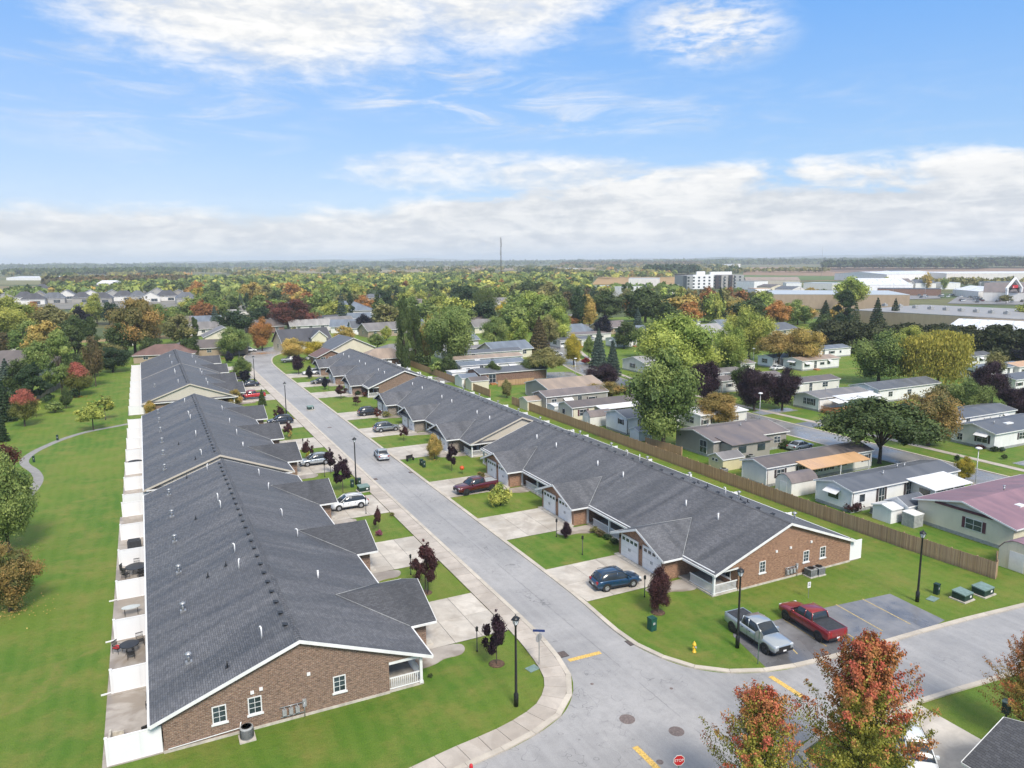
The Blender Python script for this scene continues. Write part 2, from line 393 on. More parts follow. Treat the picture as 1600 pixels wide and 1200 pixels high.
M['brick'] = brick_mat('brown_brick', (.275, .165, .112), (.178, .108, .076), (.36, .30, .25))
M['brick_r'] = brick_mat('orange_brown_brick', (.36, .185, .105), (.27, .13, .075), (.42, .32, .24))
M['brick_g'] = brick_mat('grey_brown_brick', (.30, .265, .225), (.215, .185, .155), (.36, .33, .29))
M['white'] = simple('white_vinyl', (.80, .80, .80), .35, .05, .8)
M['screen'] = siding_mat('white_vinyl_screen', (.82, .82, .83), 1.8, True, .35, .04)
M['trim'] = simple('white_trim', (.76, .76, .75), .4, .08, 1.2)
M['soffit'] = simple('beige_siding_trim', (.55, .50, .42), .5, .06, 1.2)
M['cream_siding'] = siding_mat('cream_gable_siding', (.60, .555, .47), .14)
M['glass'] = simple('window_glass', (.035, .05, .065), .06, .5, .7, spec=.9)
M['dark'] = simple('dark_recess', (.03, .03, .032), .7, .3, 2)
M['blackmetal'] = simple('black_metal', (.014, .015, .018), .38, .3, 3)
M['galv'] = simple('galvanised_metal', (.40, .41, .42), .4, .18, 3, .6)
M['greybox'] = simple('grey_meter_paint', (.33, .34, .34), .5, .2, 4)
M['concrete_found'] = simple('foundation_concrete', (.50, .46, .40), .8, .2, 2)
M['yellowpaint'] = simple('yellow_road_paint', (.66, .43, .11), .55, .35, 9)
M['greenbox'] = simple('green_utility_paint', (.012, .075, .058), .5, .25, 3)
M['greenbox2'] = simple('dark_green_transformer_paint', (.010, .035, .028), .5, .25, 3)
M['boxlid'] = simple('faded_green_lid', (.17, .25, .23), .55, .2, 3)
M['bark'] = simple('bark', (.085, .066, .05), .9, .35, 5, bmp=.03)
M['mulch'] = simple('mulch', (.11, .065, .04), .9, .4, 6, bmp=.03)

# ------------------------------------------------------------------ ground, roads, kerbs, pavements
def resample(pts, step):
    P = [np.array(p[:2], float) for p in pts]; d = [0]
    for a, b in zip(P, P[1:]): d.append(d[-1]+np.linalg.norm(b-a))
    n = max(1, round(d[-1]/step)); out = []
    for k in range(n+1):
        t = d[-1]*k/n; i = max(0, min(len(P)-2, int(np.searchsorted(d, t)-1)))
        q = (t-d[i])/max(1e-9, d[i+1]-d[i]); out.append(P[i]+(P[i+1]-P[i])*q)
    return out
def smooth_line(pts, it=3):
    P = [np.array(p[:2], float) for p in pts]
    for _ in range(it):
        Q = [P[0]]
        for a, b in zip(P, P[1:]): Q += [a*.75+b*.25, a*.25+b*.75]
        Q.append(P[-1]); P = Q
    return P
def offset(P, d):
    out = []
    for i, p in enumerate(P):
        t = P[min(i+1, len(P)-1)]-P[max(i-1, 0)]; t = t/np.linalg.norm(t); out.append(p+np.array([-t[1], t[0]])*d)
    return out
def strip(A, B, z, t=.2, mb=None):
    mb = mb or MB()
    for i in range(len(A)-1):
        mb.slab([(*A[i], z), (*A[i+1], z), (*B[i+1], z), (*B[i], z)], t)
    return mb
def sheet(poly, z): return MB().face([(p[0], p[1], z) for p in poly])

struct('ground', MB().face([(-26000, -26000, -.35), (26000, -26000, -.35), (26000, 26000, -.35), (-26000, 26000, -.35)]), M['country'])
struct('lawn', MB().slab([(-140, -20, 0), (300, -20, 0), (300, 330, 0), (-140, 330, 0)], .3), M['lawn'])

Lc = [(27, 236), (27, 120), (27, 60), (27, 50.5)]+[at(*q) for q in [(872, 1022), (899, 1062), (890, 1107), (857, 1137), (800, 1170), (736, 1196)]]
Lc += [(6, 35.6), (-60, 38.0)]
Lc = smooth_line(Lc, 2)
# the cul-de-sac end bends away to the right
Lc = smooth_line([(42, 276), (34, 268), (28.6, 255), (27.3, 243)], 2)+Lc
Rc = [(47, 262), (41, 257), (36.5, 249), (34.2, 238), (33, 225), (33, 150), (33, 62), (33.0, 54)]+[tuple(np.array(at(*q))-np.array(o)) for q, o in
      (((975, 995), (.35, .2)), ((1025, 1022), (.25, .35)), ((1075, 1040), (.15, .38)), ((1132, 1049), (.05, .4)), ((1205, 1046), (-.02, .4)), ((1250, 1037), (0, .35)), ((1320, 1021), (0, .3)), ((1482, 973), (0, .3)), ((1600, 945), (0, .3)))]
Rc += [(82, 33.6), (140, 28)]
Rc = smooth_line(Rc, 2)
Sc = [(33, -30), (33, 26), (33.6, 29.2)]+[at(*q) for q in ((1237, 1160), (1455, 1086), (1600, 1045))]+[(90, 26.0), (140, 21)]
Sc = smooth_line(Sc, 2)
Sl = smooth_line([(-60, 30.5), (20, 29.8), (26.4, 29), (27, 26), (27, -30)], 2)
road_poly = [tuple(p) for p in Lc]+[tuple(p) for p in Sl]+[tuple(p) for p in Sc]+[tuple(p) for p in Rc[::-1]]
struct('road', sheet(road_poly, .012), M['asphalt'])
cul = [(32+0, 0)]
cul_c = (49, 270); cm = MB(); cm.face([(cul_c[0]+13*math.cos(t*.2618), cul_c[1]+11*math.sin(t*.2618), .006) for t in range(24)])
struct('turning_circle_road', cm, M['asphalt'])
def kerb(name, line, side, near=110, h=.12, w=.40):
    root = link(name, None); root['kind'] = 'structure'
    P = resample(line, 2.6); Q = offset(P, side*w); far = MB(); n = 0
    for i in range(len(P)-1):
        c = (P[i]+P[i+1])/2
        vis = np.hypot(*c) < near and c[0] > -8
        a, b, c2, d = P[i], P[i+1], Q[i+1], Q[i]
        if vis:
            g_ = .012; t = (b-a)/np.linalg.norm(b-a)*g_
            mb = MB().slab([(*(a+t), h*.86), (*(b-t), h*.86), (*(c2-t), h), (*(d+t), h)], h+.05)
            link('kerb_stone', mb.mesh('kerb_stone', M['kerb']), root)
        else: far.slab([(*a, h), (*b, h), (*c2, h), (*d, h)], h+.05)
    o = link('kerb_run', far.mesh('kerb_run', M['kerb']), root); o['kind'] = 'stuff'
    return root
kerb('kerb_west', Lc, -1); kerb('kerb_east', Rc, 1); kerb('kerb_south', Sc, -1, 75); 
def sidewalk(name, line, side, d0, d1, step=1.55, near=105):
    root = link(name, None); root['kind'] = 'structure'
    P = resample(line, step); A = offset(P, side*d0); B = offset(P, side*d1); far = MB()
    for i in range(len(P)-1):
        c = (A[i]+B[i])/2
        if c[1] > 238: continue
        z = .10+rnd.uniform(-.004, .004)
        if np.hypot(*c) < near and c[0] > -10:
            e = .018; u = (P[i+1]-P[i]); u = u/np.linalg.norm(u)*e
            mb = MB().slab([(*(A[i]+u), z), (*(A[i+1]-u), z), (*(B[i+1]-u), z), (*(B[i]+u), z)], .12)
            link('paving_slab', mb.mesh('paving_slab', M['walk']), root)
        else: far.slab([(*A[i], z), (*A[i+1], z), (*B[i+1], z), (*B[i], z)], .12)
    link('paving_run', far.mesh('paving_run', M['walk']), root)
    base = strip(offset(P, side*d0), offset(P, side*d1), .06, .08); link('paving_bed', base.mesh('paving_bed', M['dark']), root)
    return root
sidewalk('sidewalk', Lc, -1, .42, 2.05)

def driveway(y0, y1, xs, z=.035, name='driveway'):
    """xs: joint positions across; slabs with open joints on a dark bed"""
    root = link(name, None); root['kind'] = 'structure'
    link('driveway_bed', MB().box(min(xs), max(xs), y0, y1, -.02, z-.02).mesh('driveway_bed', M['dark']), root)
    ym = (y0+y1)/2; e = .016
    for a, b in zip(xs, xs[1:]):
        for c, d in ((y0, ym), (ym, y1)):
            lo, hi = min(a, b), max(a, b)
            link('concrete_slab', MB().box(lo+e, hi-e, c+e, d-e, z-.05, z+rnd.uniform(-.003, .003)).mesh('concrete_slab', M['drive']), root)
L_GAR = [[52.3, 68.4, 85.1], [106.2, 121.3, 138.4], [169.6, 184.4], [203.2, 223.0]]       # near wall of every garage wing, west row
R_GAR = [[53.5, 70.1, 86.7], [107.6, 123.9, 140.0], [166.4, 183.0, 199.6]]
for row in L_GAR:
    for y in row: driveway(y-.7, y+7.1, [17.9, 20.25, 22.6, 24.93])
for row in R_GAR:
    for y in row: driveway(y-.45, y+7.3, [33.42, 36.3, 39.2, 42.0])
# curved brown front walks beside the garages
def walk(cx, y, s):
    pts = [(cx, y), (cx+s*3.1, y), (cx+s*3.3, y-1.0), (cx+s*2.6, y-1.9), (cx+s*1.2, y-1.7), (cx+s*.2, y-2.3), (cx-s*1.6, y-2.4), (cx-s*1.6, y)]
    P = smooth_line(pts+[pts[0]], 2)
    return MB().prism([tuple(p) for p in P], -.02, .045)
M['fwalk'] = M['patio']
for row in L_GAR:
    for y in row: struct('front_walk', walk(17.4, y-.75, 1), M['fwalk'])
for row in R_GAR:
    for y in row: struct('front_walk', walk(42.6, y-.5, -1), M['fwalk'])

# parking lot, lines and stop bars
lot = [at(1205, 1044), at(1134, 981), (41.0, 43.3), at(1300, 949), at(1387, 927), at(1481, 972)]
lotm = [tuple(Rc[i]) for i in range(len(Rc)) if 39.6 < Rc[i][0] < 58.0 and Rc[i][1] < 60]
lot = [(39.4, 37.5), (40.6, 42.4), (41.2, 43.1)]+[(51.4, 42.6), (58.6, 41.9), (58.3, 36.4)]
lot = lot[:-1]+[(58.2, 36.45)]+[(p[0], p[1]+.42) for p in lotm[::-1]]
struct('parking_lot', sheet(lot, .010), M['lot'])
def bar(name, a, b, w=.14, z=.016, mat='yellowpaint'):
    a = np.array(a); b = np.array(b); t = b-a; t = t/np.linalg.norm(t); q = np.array([-t[1], t[0]])*w/2
    o = struct(name, MB().face([(*(a-q), z), (*(b-q), z), (*(b+q), z), (*(a+q), z)]), M[mat]); return o
M['fadedpaint'] = simple('faded_yellow_paint', (.50, .38, .17), .6, .45, 12)
for a, b in (((1306, 944.5), (1379, 986)), ((1347.5, 936), (1423, 975.5)), ((1224, 968), (1292, 1010)), ((1236, 1012), (1246, 1022)), ((1325, 991), (1336, 998))): bar('parking_line', at(*a), at(*b), .11, mat='fadedpaint')
bar('stop_bar', (26.9, 45.25), (29.7, 45.15), .42, .020); bar('stop_bar', (38.85, 36.7), (38.9, 33.8), .42, .020); bar('stop_bar', (25.4, 34.6), (25.4, 31.6), .42, .020)

# winding footpath across the back lawn
pp = [at(*q) for q in [(202, 662), (185, 665.5), (160, 670), (134, 675), (110, 682), (90, 689), (72, 697), (55, 705), (42, 714), (36, 722), (42, 729), (52, 734), (58, 741), (61, 748), (58, 757), (50, 768), (36, 782), (10, 800)]]
Pp = smooth_line(pp, 2); Pp = resample(Pp, 1.5); fA, fB = offset(Pp, .62), offset(Pp, -.62); fm_ = MB()
for i in range(len(fA)-1): fm_.face([(*fB[i], .012), (*fB[i+1], .012), (*fA[i+1], .012), (*fA[i], .012)])
struct('footpath', fm_, simple('path_asphalt', (.27, .262, .25), .75, .12, 1.2))

# mobile home park streets and walks
Pr = smooth_line([(101.6, -40), (101.6, 40), (101.6, 100), (102.2, 140), (106, 165), (113, 190), (123, 215), (136, 240), (156, 270), (190, 300)], 3)
struct('park_road', strip(offset(Pr, 3.6), offset(Pr, -3.6), .012, .02), M['park_road'])
Pb = smooth_line([(102.0, 169), (92, 172), (80, 176), (66, 178)], 2)
struct('park_side_road', strip(offset(Pb, 5.5), offset(Pb, -4.5), .018, .02), M['park_road'])
Ps = smooth_line([(110.4, -40), (110.4, 40), (110.4, 90), (109, 125), (108.5, 145), (114, 172), (121, 192), (131, 215)], 3)
struct('park_sidewalk', strip(offset(Ps, .65), offset(Ps, -.65), .05, .08), M['walk'])
Pk = resample(Pr, 3); kb = strip(offset(Pk, -3.6), offset(Pk, -3.95), .09, .12); strip(offset(Pk, 3.6), offset(Pk, 3.95), .09, .12, kb); struct('park_kerb', kb, M['kerb'])
for q in [((92.5, 66.2), (98.2, 70)), ((92.8, 79.5), (98.2, 82.8)), ((106, 93.5), (117, 97.5)), ((113, 60), (118, 63)), ((88, 120.5), (98.3, 124)), ((106.5, 106), (116, 109)), ((121, 124), (138, 131))]:
    struct('park_driveway', MB().box(q[0][0], q[1][0], q[0][1], q[1][1], -.02, .03), M['lot'] if q[0][1] == 93.5 else M['park_road'])
# dirt and fallen-leaf patch near the turning circle
# iron covers in the road
def iron(px, py, r, grate=False):
    x, y = at(px, py)
    if grate:
        o = thing('storm_drain', 'square rusty storm drain grate beside the kerb', 'drain', (x, y, .02)); mb = MB()
        f = MB().box(-.42, .42, -.42, .42, -.01, .004); link('drain_frame', f.mesh('drain_frame', M['blackmetal']), o)
        for k in range(6): link('grate_bar', cached('gbar', lambda: MB().box(-.38, .38, -.03, .03, 0, .02).mesh('grate_bar', M['rust'])), o, (0, -.32+k*.128, .004))
    else:
        o = link('manhole_cover', MB().cyl(0, 0, -.01, .014, r, n=20).mesh('manhole_cover', M['rust']), None, (x, y, .014)); tag(o, 'round rusty manhole cover in the grey road', 'manhole cover')
    return o
M['rust'] = simple('rusty_iron', (.17, .135, .125), .7, .3, 8)
iron(878, 1023, 1, True)['label'] = 'rusty storm drain grate at the kerb by the street sign'
iron(987, 1004, 1, True)['label'] = 'rusty storm drain grate across the road from the street sign'
iron(980, 1124, .52)['label'] = 'round manhole cover left of centre in the crossroads'
iron(1057, 1143, .5)['label'] = 'round manhole cover right of centre in the crossroads'
iron(1031, 1191, .22)['label'] = 'tiny valve cover near the lower stop bar'
iron(925, 1069, .12)['label'] = 'small dark valve cover nearest the curved pavement'
iron(1049, 1076, .12)['label'] = 'small dark valve cover in the middle of the crossroads'
iron(585, 749, .4, True)['label'] = 'storm drain grate along the kerb behind the silver sedan'
iron(643, 738, .4, True)['label'] = 'storm drain grate by the lawn with two green boxes'
iron(515, 668, .4)['label'] = 'manhole cover far up the street'

# ------------------------------------------------------------------ row houses
RT_T = .16
def window(parent, x, y, z, w, h, axis='x', muntin=(1, 2), out=-1, name='window'):
    """window on a wall: axis 'x' wall runs along x, outward normal out*y; axis 'y' wall along y, outward out*x. Built once per size."""
    def mk():
        fr = MB(); t = .07
        for b in ((-w/2-t, w/2+t, h, h+t), (-w/2-t, w/2+t, -t, 0), (-w/2-t, -w/2, 0, h), (w/2, w/2+t, 0, h)): fr.box(b[0], b[1], -.05, .02, b[2], b[3])
        sl = MB().box(-w/2-.16, w/2+.16, -.11, .02, -t-.10, -t)
        mu = MB(); a, c = muntin
        for k in range(1, a+1): mu.box(-w/2+w*k/(a+1)-.015, -w/2+w*k/(a+1)+.015, -.025, 0, 0, h)
        for k in range(1, c+1): mu.box(-w/2, w/2, -.022, 0, h*k/(c+1)-.015, h*k/(c+1)+.015)
        return fr.mesh('window', M['trim']), sl.mesh('sill', M['trim']), MB().box(-w/2, w/2, -.012, 0, 0, h).mesh('pane', M['glass']), mu.mesh('muntin', M['trim']) if a+c else None
    F_, sl, pn, mu = cached(('win', w, h, muntin), mk)
    rz = {('x', -1): 0, ('x', 1): math.pi, ('y', 1): math.pi/2, ('y', -1): -math.pi/2}[(axis, out)]
    off = Vector((x, y, z)); p = parent
    while p is not None: off -= p.location; p = p.parent
    f = link(name, F_, parent, off, rz); link('sill', sl, f); link('pane', pn, f)
    if mu: link('muntin', mu, f)
    return f
def door(parent, x, y, z, axis, out, mat='white', w=.95, h=2.1):
    def mk(): return MB().box(-w/2, w/2, -.06, .02, 0, h).mesh('door', M[mat]), MB().tube([(w/2-.12, -.12, h*.46), (w/2-.12, -.06, h*.46)], .03, 6).mesh('handle', M['blackmetal']), MB().box(-w*.28, w*.28, -.075, -.06, h*.55, h*.88).mesh('pane', M['glass'])
    D, H_, P_ = cached(('door', mat, w, h), mk)
    rz = {('x', -1): 0, ('x', 1): math.pi, ('y', 1): math.pi/2, ('y', -1): -math.pi/2}[(axis, out)]
    off = Vector((x, y, z))-parent.location
    d = link('door', D, parent, off, rz); link('handle', H_, d); link('pane', P_, d)
def garage_door(parent, x, y0, y1, out, h=2.25):
    w = y1-y0
    def mk():
        body = MB()
        for k in range(4): body.box(-w/2, w/2, -.05, 0, h*k/4+.01, h*(k+1)/4-.01)
        for k in range(4):                                                    # raised panels
            for j in range(4):
                if k < 3: a = -w/2+w*j/4+.08; body.box(a, a+w/4-.16, -.065, -.05, h*k/4+.07, h*(k+1)/4-.07)
        fr = MB().box(-w/2-.10, -w/2, -.07, .02, 0, h+.1).box(w/2, w/2+.10, -.07, .02, 0, h+.1).box(-w/2, w/2, -.07, .02, h, h+.1)
        gl = MB()
        for j in range(4):
            a = -w/2+w*j/4+.1
            if j in (0, 1, 2, 3): gl.box(a, a+w/4-.2, -.06, -.045, h*.79, h*.93)
        ha = MB().box(-.18, -.04, -.085, -.065, h*.38, h*.5).box(.04, .18, -.085, -.065, h*.38, h*.5)
        return body.mesh('garage_door', M['white']), fr.mesh('frame', M['trim']), gl.mesh('pane', M['glass']), ha.mesh('handle', M['greybox'])
    B, F_, G, H_ = cached(('gd', round(w, 2)), mk)
    d = link('garage_door', B, parent, Vector((x, (y0+y1)/2, .05))-parent.location, math.pi/2 if out > 0 else -math.pi/2)
    link('frame', F_, d); link('pane', G, d); link('handle', H_, d)
def railing(parent, a, b, z0=.12, h=.95):
    """white porch railing between two ground points, balusters and rails in one part"""
    a = Vector((*a, 0)); b = Vector((*b, 0)); L = (b-a).length
    def mk():
        r = MB().box(0, L, -.035, .035, h-.08, h).box(0, L, -.03, .03, .08, .15); n = int(L/.14)
        for k in range(1, n): r.box(L*k/n-.024, L*k/n+.024, -.02, .02, .15, h-.08)
        return r.mesh('railing', M['white'])
    me = cached(('rail', round(L, 2)), mk); d = b-a
    o = link('railing', me, parent, Vector((a.x, a.y, z0))-parent.location, math.atan2(d.y, d.x)); return o

def row_house(label, xr, s, y0, y1, garages, wf, wr, wallmat, gable='brick', ew=9.1, zr=5.65, pipes=(), canes=(), blacks=(), boxes=(), vents=True, gdetail=False, gar_gable='brick', pipe_u=2.5, end_gable=True):
    """s=+1: street on the +x side. u is distance from the ridge, positive to the street."""
    T = thing('row_house', label, 'row house', (xr, (y0+y1)/2, 0), 0, 'brick row houses along the street')
    X = lambda u: xr+s*u
    ze = 2.25; k = (zr-ze)/ew; Z = lambda u: zr-k*abs(u)
    R_ = M['roof']; B = M[wallmat]; oh = .34
    # roof: two thick slopes
    rf = MB()
    for sg in (1, -1):
        rf.slab([(X(0), y0-oh, zr), (X(0), y1+oh, zr), (X(sg*ew), y1+oh, ze), (X(sg*ew), y0-oh, ze)][::(1 if s*sg > 0 else -1)], RT_T)
    roof = part('roof', rf, R_, T)
    cap = MB()
    for q in np.arange(y0-oh, y1+oh-.05, .33):
        for sg in (1, -1): cap.slab([(X(0), q, zr+.035), (X(0), q+.30, zr+.02), (X(sg*.17), q+.30, zr+.02-k*.17), (X(sg*.17), q, zr+.035-k*.17)], .02)
    part('ridge_cap', cap, M['roof'], roof)
    # rake boards and gutters
    fb = MB()
    for y in (y0-oh-.02, y1+oh+.02):
        for sg in (1, -1):
            a = [(X(0), y, zr+.01), (X(sg*(ew+.02)), y, ze+.01)]
            dy = -.035 if y < y0 else .035
            fb.slab([a[0], a[1], (a[1][0], y+dy, a[1][2]), (a[0][0], y+dy, a[0][2])], .24)
    part_each('rake_board', fb, M['soffit'] if gable != 'brick' else M['trim'], T)
    gt = MB().box(X(-ew), X(-ew-.13), y0-oh, y1+oh, ze-.17, ze-.01)
    part('gutter', gt, M['trim'], T)
    if s > 0 and False: pass
    # walls
    def wall_profile(y, ya, mb, ztop=lambda u: Z(u)-RT_T-.02):
        us = [-wr, -wr, 0, wf if not gdetail else 6.0]
    wl = MB()
    uf = 6.0                                                                # front wall of the living rooms behind the porches
    inset = lambda u: Z(u)-RT_T*1.07-.005
    wl.box(X(-wr), X(-wr+.2), y0+.2, y1-.2, 0, inset(-wr))                        # rear
    wl.box(X(uf), X(uf-.2), y0+.2, y1-.2, 0, inset(uf))                           # front, set back
    for ya, yb in ((y0, y0+.2), (y1-.2, y1)):                               # end walls up to the ceiling line
        pts = [(-wr, 0), (uf, 0), (uf, 2.3)] if gable == 'brick' else [(-wr, 0), (uf, 0), (uf, 2.25), (-wr, 2.25)]
        if gable == 'brick': pts = [(-wr, 0), (uf, 0), (uf, 2.32), (wf, 2.32), (wf, inset(wf)), (0, inset(0)), (-wr, inset(-wr))]
        n = len(pts); i = len(wl.v)
        wl.v += [(X(u), ya, z) for u, z in pts]+[(X(u), yb, z) for u, z in pts]
        wl.f.append(tuple(i+q for q in range(n))); wl.f.append(tuple(i+2*n-1-q for q in range(n)))
        for q in range(n): wl.f.append((i+q, i+n+q, i+n+(q+1) % n, i+(q+1) % n))
        wl.sm += [False]*(n+2)
    part('wall', wl, B, T)
    if gable != 'brick':
        gm = MB()
        for ya, yb in ((y0-.03, y0+.15), (y1-.15, y1+.03)):
            pts = [(-wr-.1, 2.29), (wf+.1, 2.29), (wf+.1, inset(wf+.1)), (0, inset(0)), (-wr-.1, inset(-wr-.1))]; n = len(pts); i = len(gm.v)
            gm.v += [(X(u), ya, z) for u, z in pts]+[(X(u), yb, z) for u, z in pts]
            gm.f.append(tuple(i+q for q in range(n))); gm.f.append(tuple(i+2*n-1-q for q in range(n)))
            for q in range(n): gm.f.append((i+q, i+n+q, i+n+(q+1) % n, i+(q+1) % n))
            gm.sm += [False]*(n+2)
        part_each('gable_siding', gm, M['cream_siding'], T)
        pent = MB().slab([(X(-wr-.4), y0-.45, 2.20), (X(wf+.4), y0-.45, 2.20), (X(wf+.4), y0-.02, 2.42), (X(-wr-.4), y0-.02, 2.42)], .08)
        part('pent_roof', pent, R_, T)
        part('fascia', MB().box(X(-wr-.4), X(wf+.4), y0-.50, y0-.455, 2.06, 2.22), M['trim'], T)
    else:                                                                    # soldier course
        part('brick_band', MB().box(X(-wr+.02), X(uf-.02), y0-.012, y0, 2.30, 2.54), M['brick'] if wallmat == 'brick' else B, T)
    fd = MB().box(X(-wr-.04), X(uf+.02), y0-.06, y0-.001, -.05, .17).box(X(-wr-.04), X(uf), y1+.001, y1+.06, -.05, .17)
    part_each('foundation', fd, M['concrete_found'], T)
    # porch slab, posts, eave beam, porch openings between the garage wings
    edges = [y0]+[v for gy in garages for v in (gy, gy+7.5)]+[y1]
    gaps = [(edges[i], edges[i+1]) for i in range(0, len(edges), 2)]
    pf = MB(); beam = MB()
    for ga, gb in gaps:
        if gb-ga < .8: continue
        pf.box(X(uf+.005), X(wf+.1), ga+.02, gb-.02, -.05, .14)
        beam.box(X(wf-.12), X(wf+.05), ga+.012, gb-.012, 2.12, 2.36-k*.02)
    beam.box(X(uf+.01), X(wf-.13), y0+.01, y0+.16, 2.10, 2.315)
    part_each('porch_floor', pf, M['concrete_found'], T); part_each('porch_beam', beam, M['trim'], T)
    for i, (ga, gb) in enumerate(gaps):
        if gb-ga < 1.5: continue
        first = i == 0
        ys = [ga+.1, gb-.1] if not first else [y0+.1]
        if gb-ga > 6: ys.append((ga+gb)/2)
        for yy in ys:
            me = cached('porch_post', lambda: MB().box(-.10, .10, -.10, .10, .12, 2.2).box(-.13, .13, -.13, .13, .12, .32).mesh('porch_post', M['trim']))
            link('porch_post', me, T, (X(wf-.08)-T.location.x, yy-T.location.y, 0))
        if first:
            railing(T, (X(uf+.05), y0+.1), (X(wf-.2), y0+.1))
            railing(T, (X(wf-.08), y0+.22), (X(wf-.08), min(gb-.9, y0+3.4)))
            door(T, X(uf), gb-1.0, .14, 'y', s); window(T, X(uf), y0+1.7, .85, 1.3, 1.2, 'y', (1, 1), s)
        else:
            m_ = (ga+gb)/2
            railing(T, (X(wf-.08), ga+1.2), (X(wf-.08), m_-.12)); railing(T, (X(wf-.08), m_+.12), (X(wf-.08), gb-1.2))
            door(T, X(uf), ga+.9, .14, 'y', s); door(T, X(uf), gb-.9, .14, 'y', s)
            window(T, X(uf), m_-1.5, .85, 1.4, 1.2, 'y', (1, 1), s); window(T, X(uf), m_+1.5, .85, 1.4, 1.2, 'y', (1, 1), s)
    fas = MB(); prev = y0-oh
    for gy in list(garages)+[None]:
        e = gy-.62 if gy else y1+oh
        fas.box(X(ew+.005), X(ew+.10), prev, e, ze-.20, ze-.01); prev = (gy+8.12) if gy else 0
    part_each('front_gutter', fas, M['trim'], T)
    # garage wings
    for gi, gy in enumerate(garages):
        a, b = gy, gy+7.5; m_ = (a+b)/2; ra, rb = a-.6, b+.6; hw = (rb-ra)/2; kg = .40
        zg = ze+kg*hw; u_in = (zr-zg)/k; uo = 11.2 if s > 0 else 11.25; ug = uo-.65
        G = MB().box(X(ug), X(ug-.2), a, b, 0, 2.28).box(X(uf), X(ug-.2), a, a+.2, 0, 2.28).box(X(uf), X(ug-.2), b-.2, b, 0, 2.28)
        i = len(G.v); q = [(a, 2.28), (b, 2.28), (b, ze+kg*.6-.2), (m_, zg-.2), (a, ze+kg*.6-.2)]
        gw = MB(); gw.v += [(X(ug), y, z) for y, z in q]+[(X(ug-.2), y, z) for y, z in q]; n = 5
        gw.f += [tuple(range(5)), tuple(range(9, 4, -1))]+[(j, 5+j, 5+(j+1) % 5, (j+1) % 5) for j in range(5)]; gw.sm += [False]*7
        part('garage_wall', G, B, T); part('garage_gable', gw, B if gar_gable == 'brick' else M['cream_siding'], T)
        rfm = MB()
        for yy in (ra, rb):
            rfm.slab([(X(uo), yy, ze+.012), (X(ew-.04), yy, ze+.03), (X(u_in), m_, zg+.03), (X(uo), m_, zg+.012)], .15)
        gr = part('garage_roof', rfm, M['roof_new'] if s > 0 else M['roof'], T)
        fbm = MB()
        for yy in (ra, rb):
            fbm.slab([(X(uo+.01), yy, ze+.02), (X(uo+.05), yy, ze+.02), (X(uo+.05), m_, zg+.02), (X(uo+.01), m_, zg+.02)], .24)
            sgn = -1 if yy == ra else 1
            fbm.box(X(ew+.1), X(uo), yy+sgn*.01, yy+sgn*.11, ze-.17, ze-.01)
        part_each('garage_fascia', fbm, M['trim'], gr)
        vv = MB()                                                            # valley flashing
        for yy in (ra, rb): vv.tube([(X(ew-.05), yy, ze+.05), (X(u_in), m_, zg+.045)], .035, 4)
        part('valley_flashing', vv, M['greybox'], gr)
        if gar_gable != 'brick':
            part('garage_pent_roof', MB().slab([(X(uo), ra+.1, 2.32), (X(uo), rb-.1, 2.32), (X(ug), rb-.1, 2.5), (X(ug), ra+.1, 2.5)], .07), M['roof'], T)
        part('garage_apron', MB().box(X(ug), X(ug+.55), a-.1, b+.1, -.02, .09), M['concrete_found'], T)
        dw = 2.75
        garage_door(T, X(ug)+s*.003, a+.55, a+.55+dw, s); garage_door(T, X(ug)+s*.003, b-.55-dw, b-.55, s)
        for yy in (a+.28, m_, b-.28):
            me = cached('wall_lantern', lambda: MB().box(-.06, .06, -.07, .07, -.12, .12).box(-.09, .09, -.09, .09, .12, .16).mesh('wall_lantern', M['blackmetal']))
            link('wall_lantern', me, T, (X(ug+.09)-T.location.x, yy-T.location.y, 1.95))
    # ridge vents on the rear slope
    off = Vector(T.location)
    if vents:
        me = cached('ridge_vent', lambda: MB().box(-.12, .12, -.17, .17, 0, .08).slab([(-.22, -.21, .18), (.2, -.21, .08), (.2, .21, .08), (-.22, .21, .18)], .025).mesh('ridge_vent', M['blackmetal']))
        me2 = me
        for yy in np.arange(y0+2.5, y1-1.0, 1.94):
            link('ridge_vent', me2, T, (X(-.42)-off.x, yy-off.y, Z(.42)-.02), 0 if s > 0 else math.pi)
    cane = cached('cane', lambda: MB().tube([(0, 0, -.1), (0, 0, .62), (0, .05, .74), (0, .17, .78), (0, .28, .72), (0, .30, .62)], .055, 8).mesh('flue_pipe', M['white']))
    stack = cached('stack', lambda: MB().cyl(0, 0, -.1, .62, .075).cyl(0, 0, .62, .66, .09).mesh('flue_pipe', M['white']))
    blk = cached('blk', lambda: MB().cyl(0, 0, -.1, .42, .05).box(-.14, .14, -.14, .14, -.03, .05).mesh('plumbing_vent', M['blackmetal']))
    bxv = cached('bxv', lambda: MB().box(-.22, .22, -.18, .18, -.08, .12).cyl(0, 0, .1, .62, .09).lathe(0, 0, [(.10, .60), (.24, .64), (.24, .70), (.06, .80)], 10).mesh('chimney_cap', M['galv']))
    for me, lst, nm in ((cane, canes, 'flue_pipe'), (stack, pipes, 'flue_pipe'), (blk, blacks, 'plumbing_vent'), (bxv, boxes, 'chimney_cap')):
        for x, yy in lst: link(nm, me, T, (x-off.x, yy-off.y, Z(s*(x-xr))+.0), rnd.uniform(-.6, .6) if me is cane else 0)
    return T

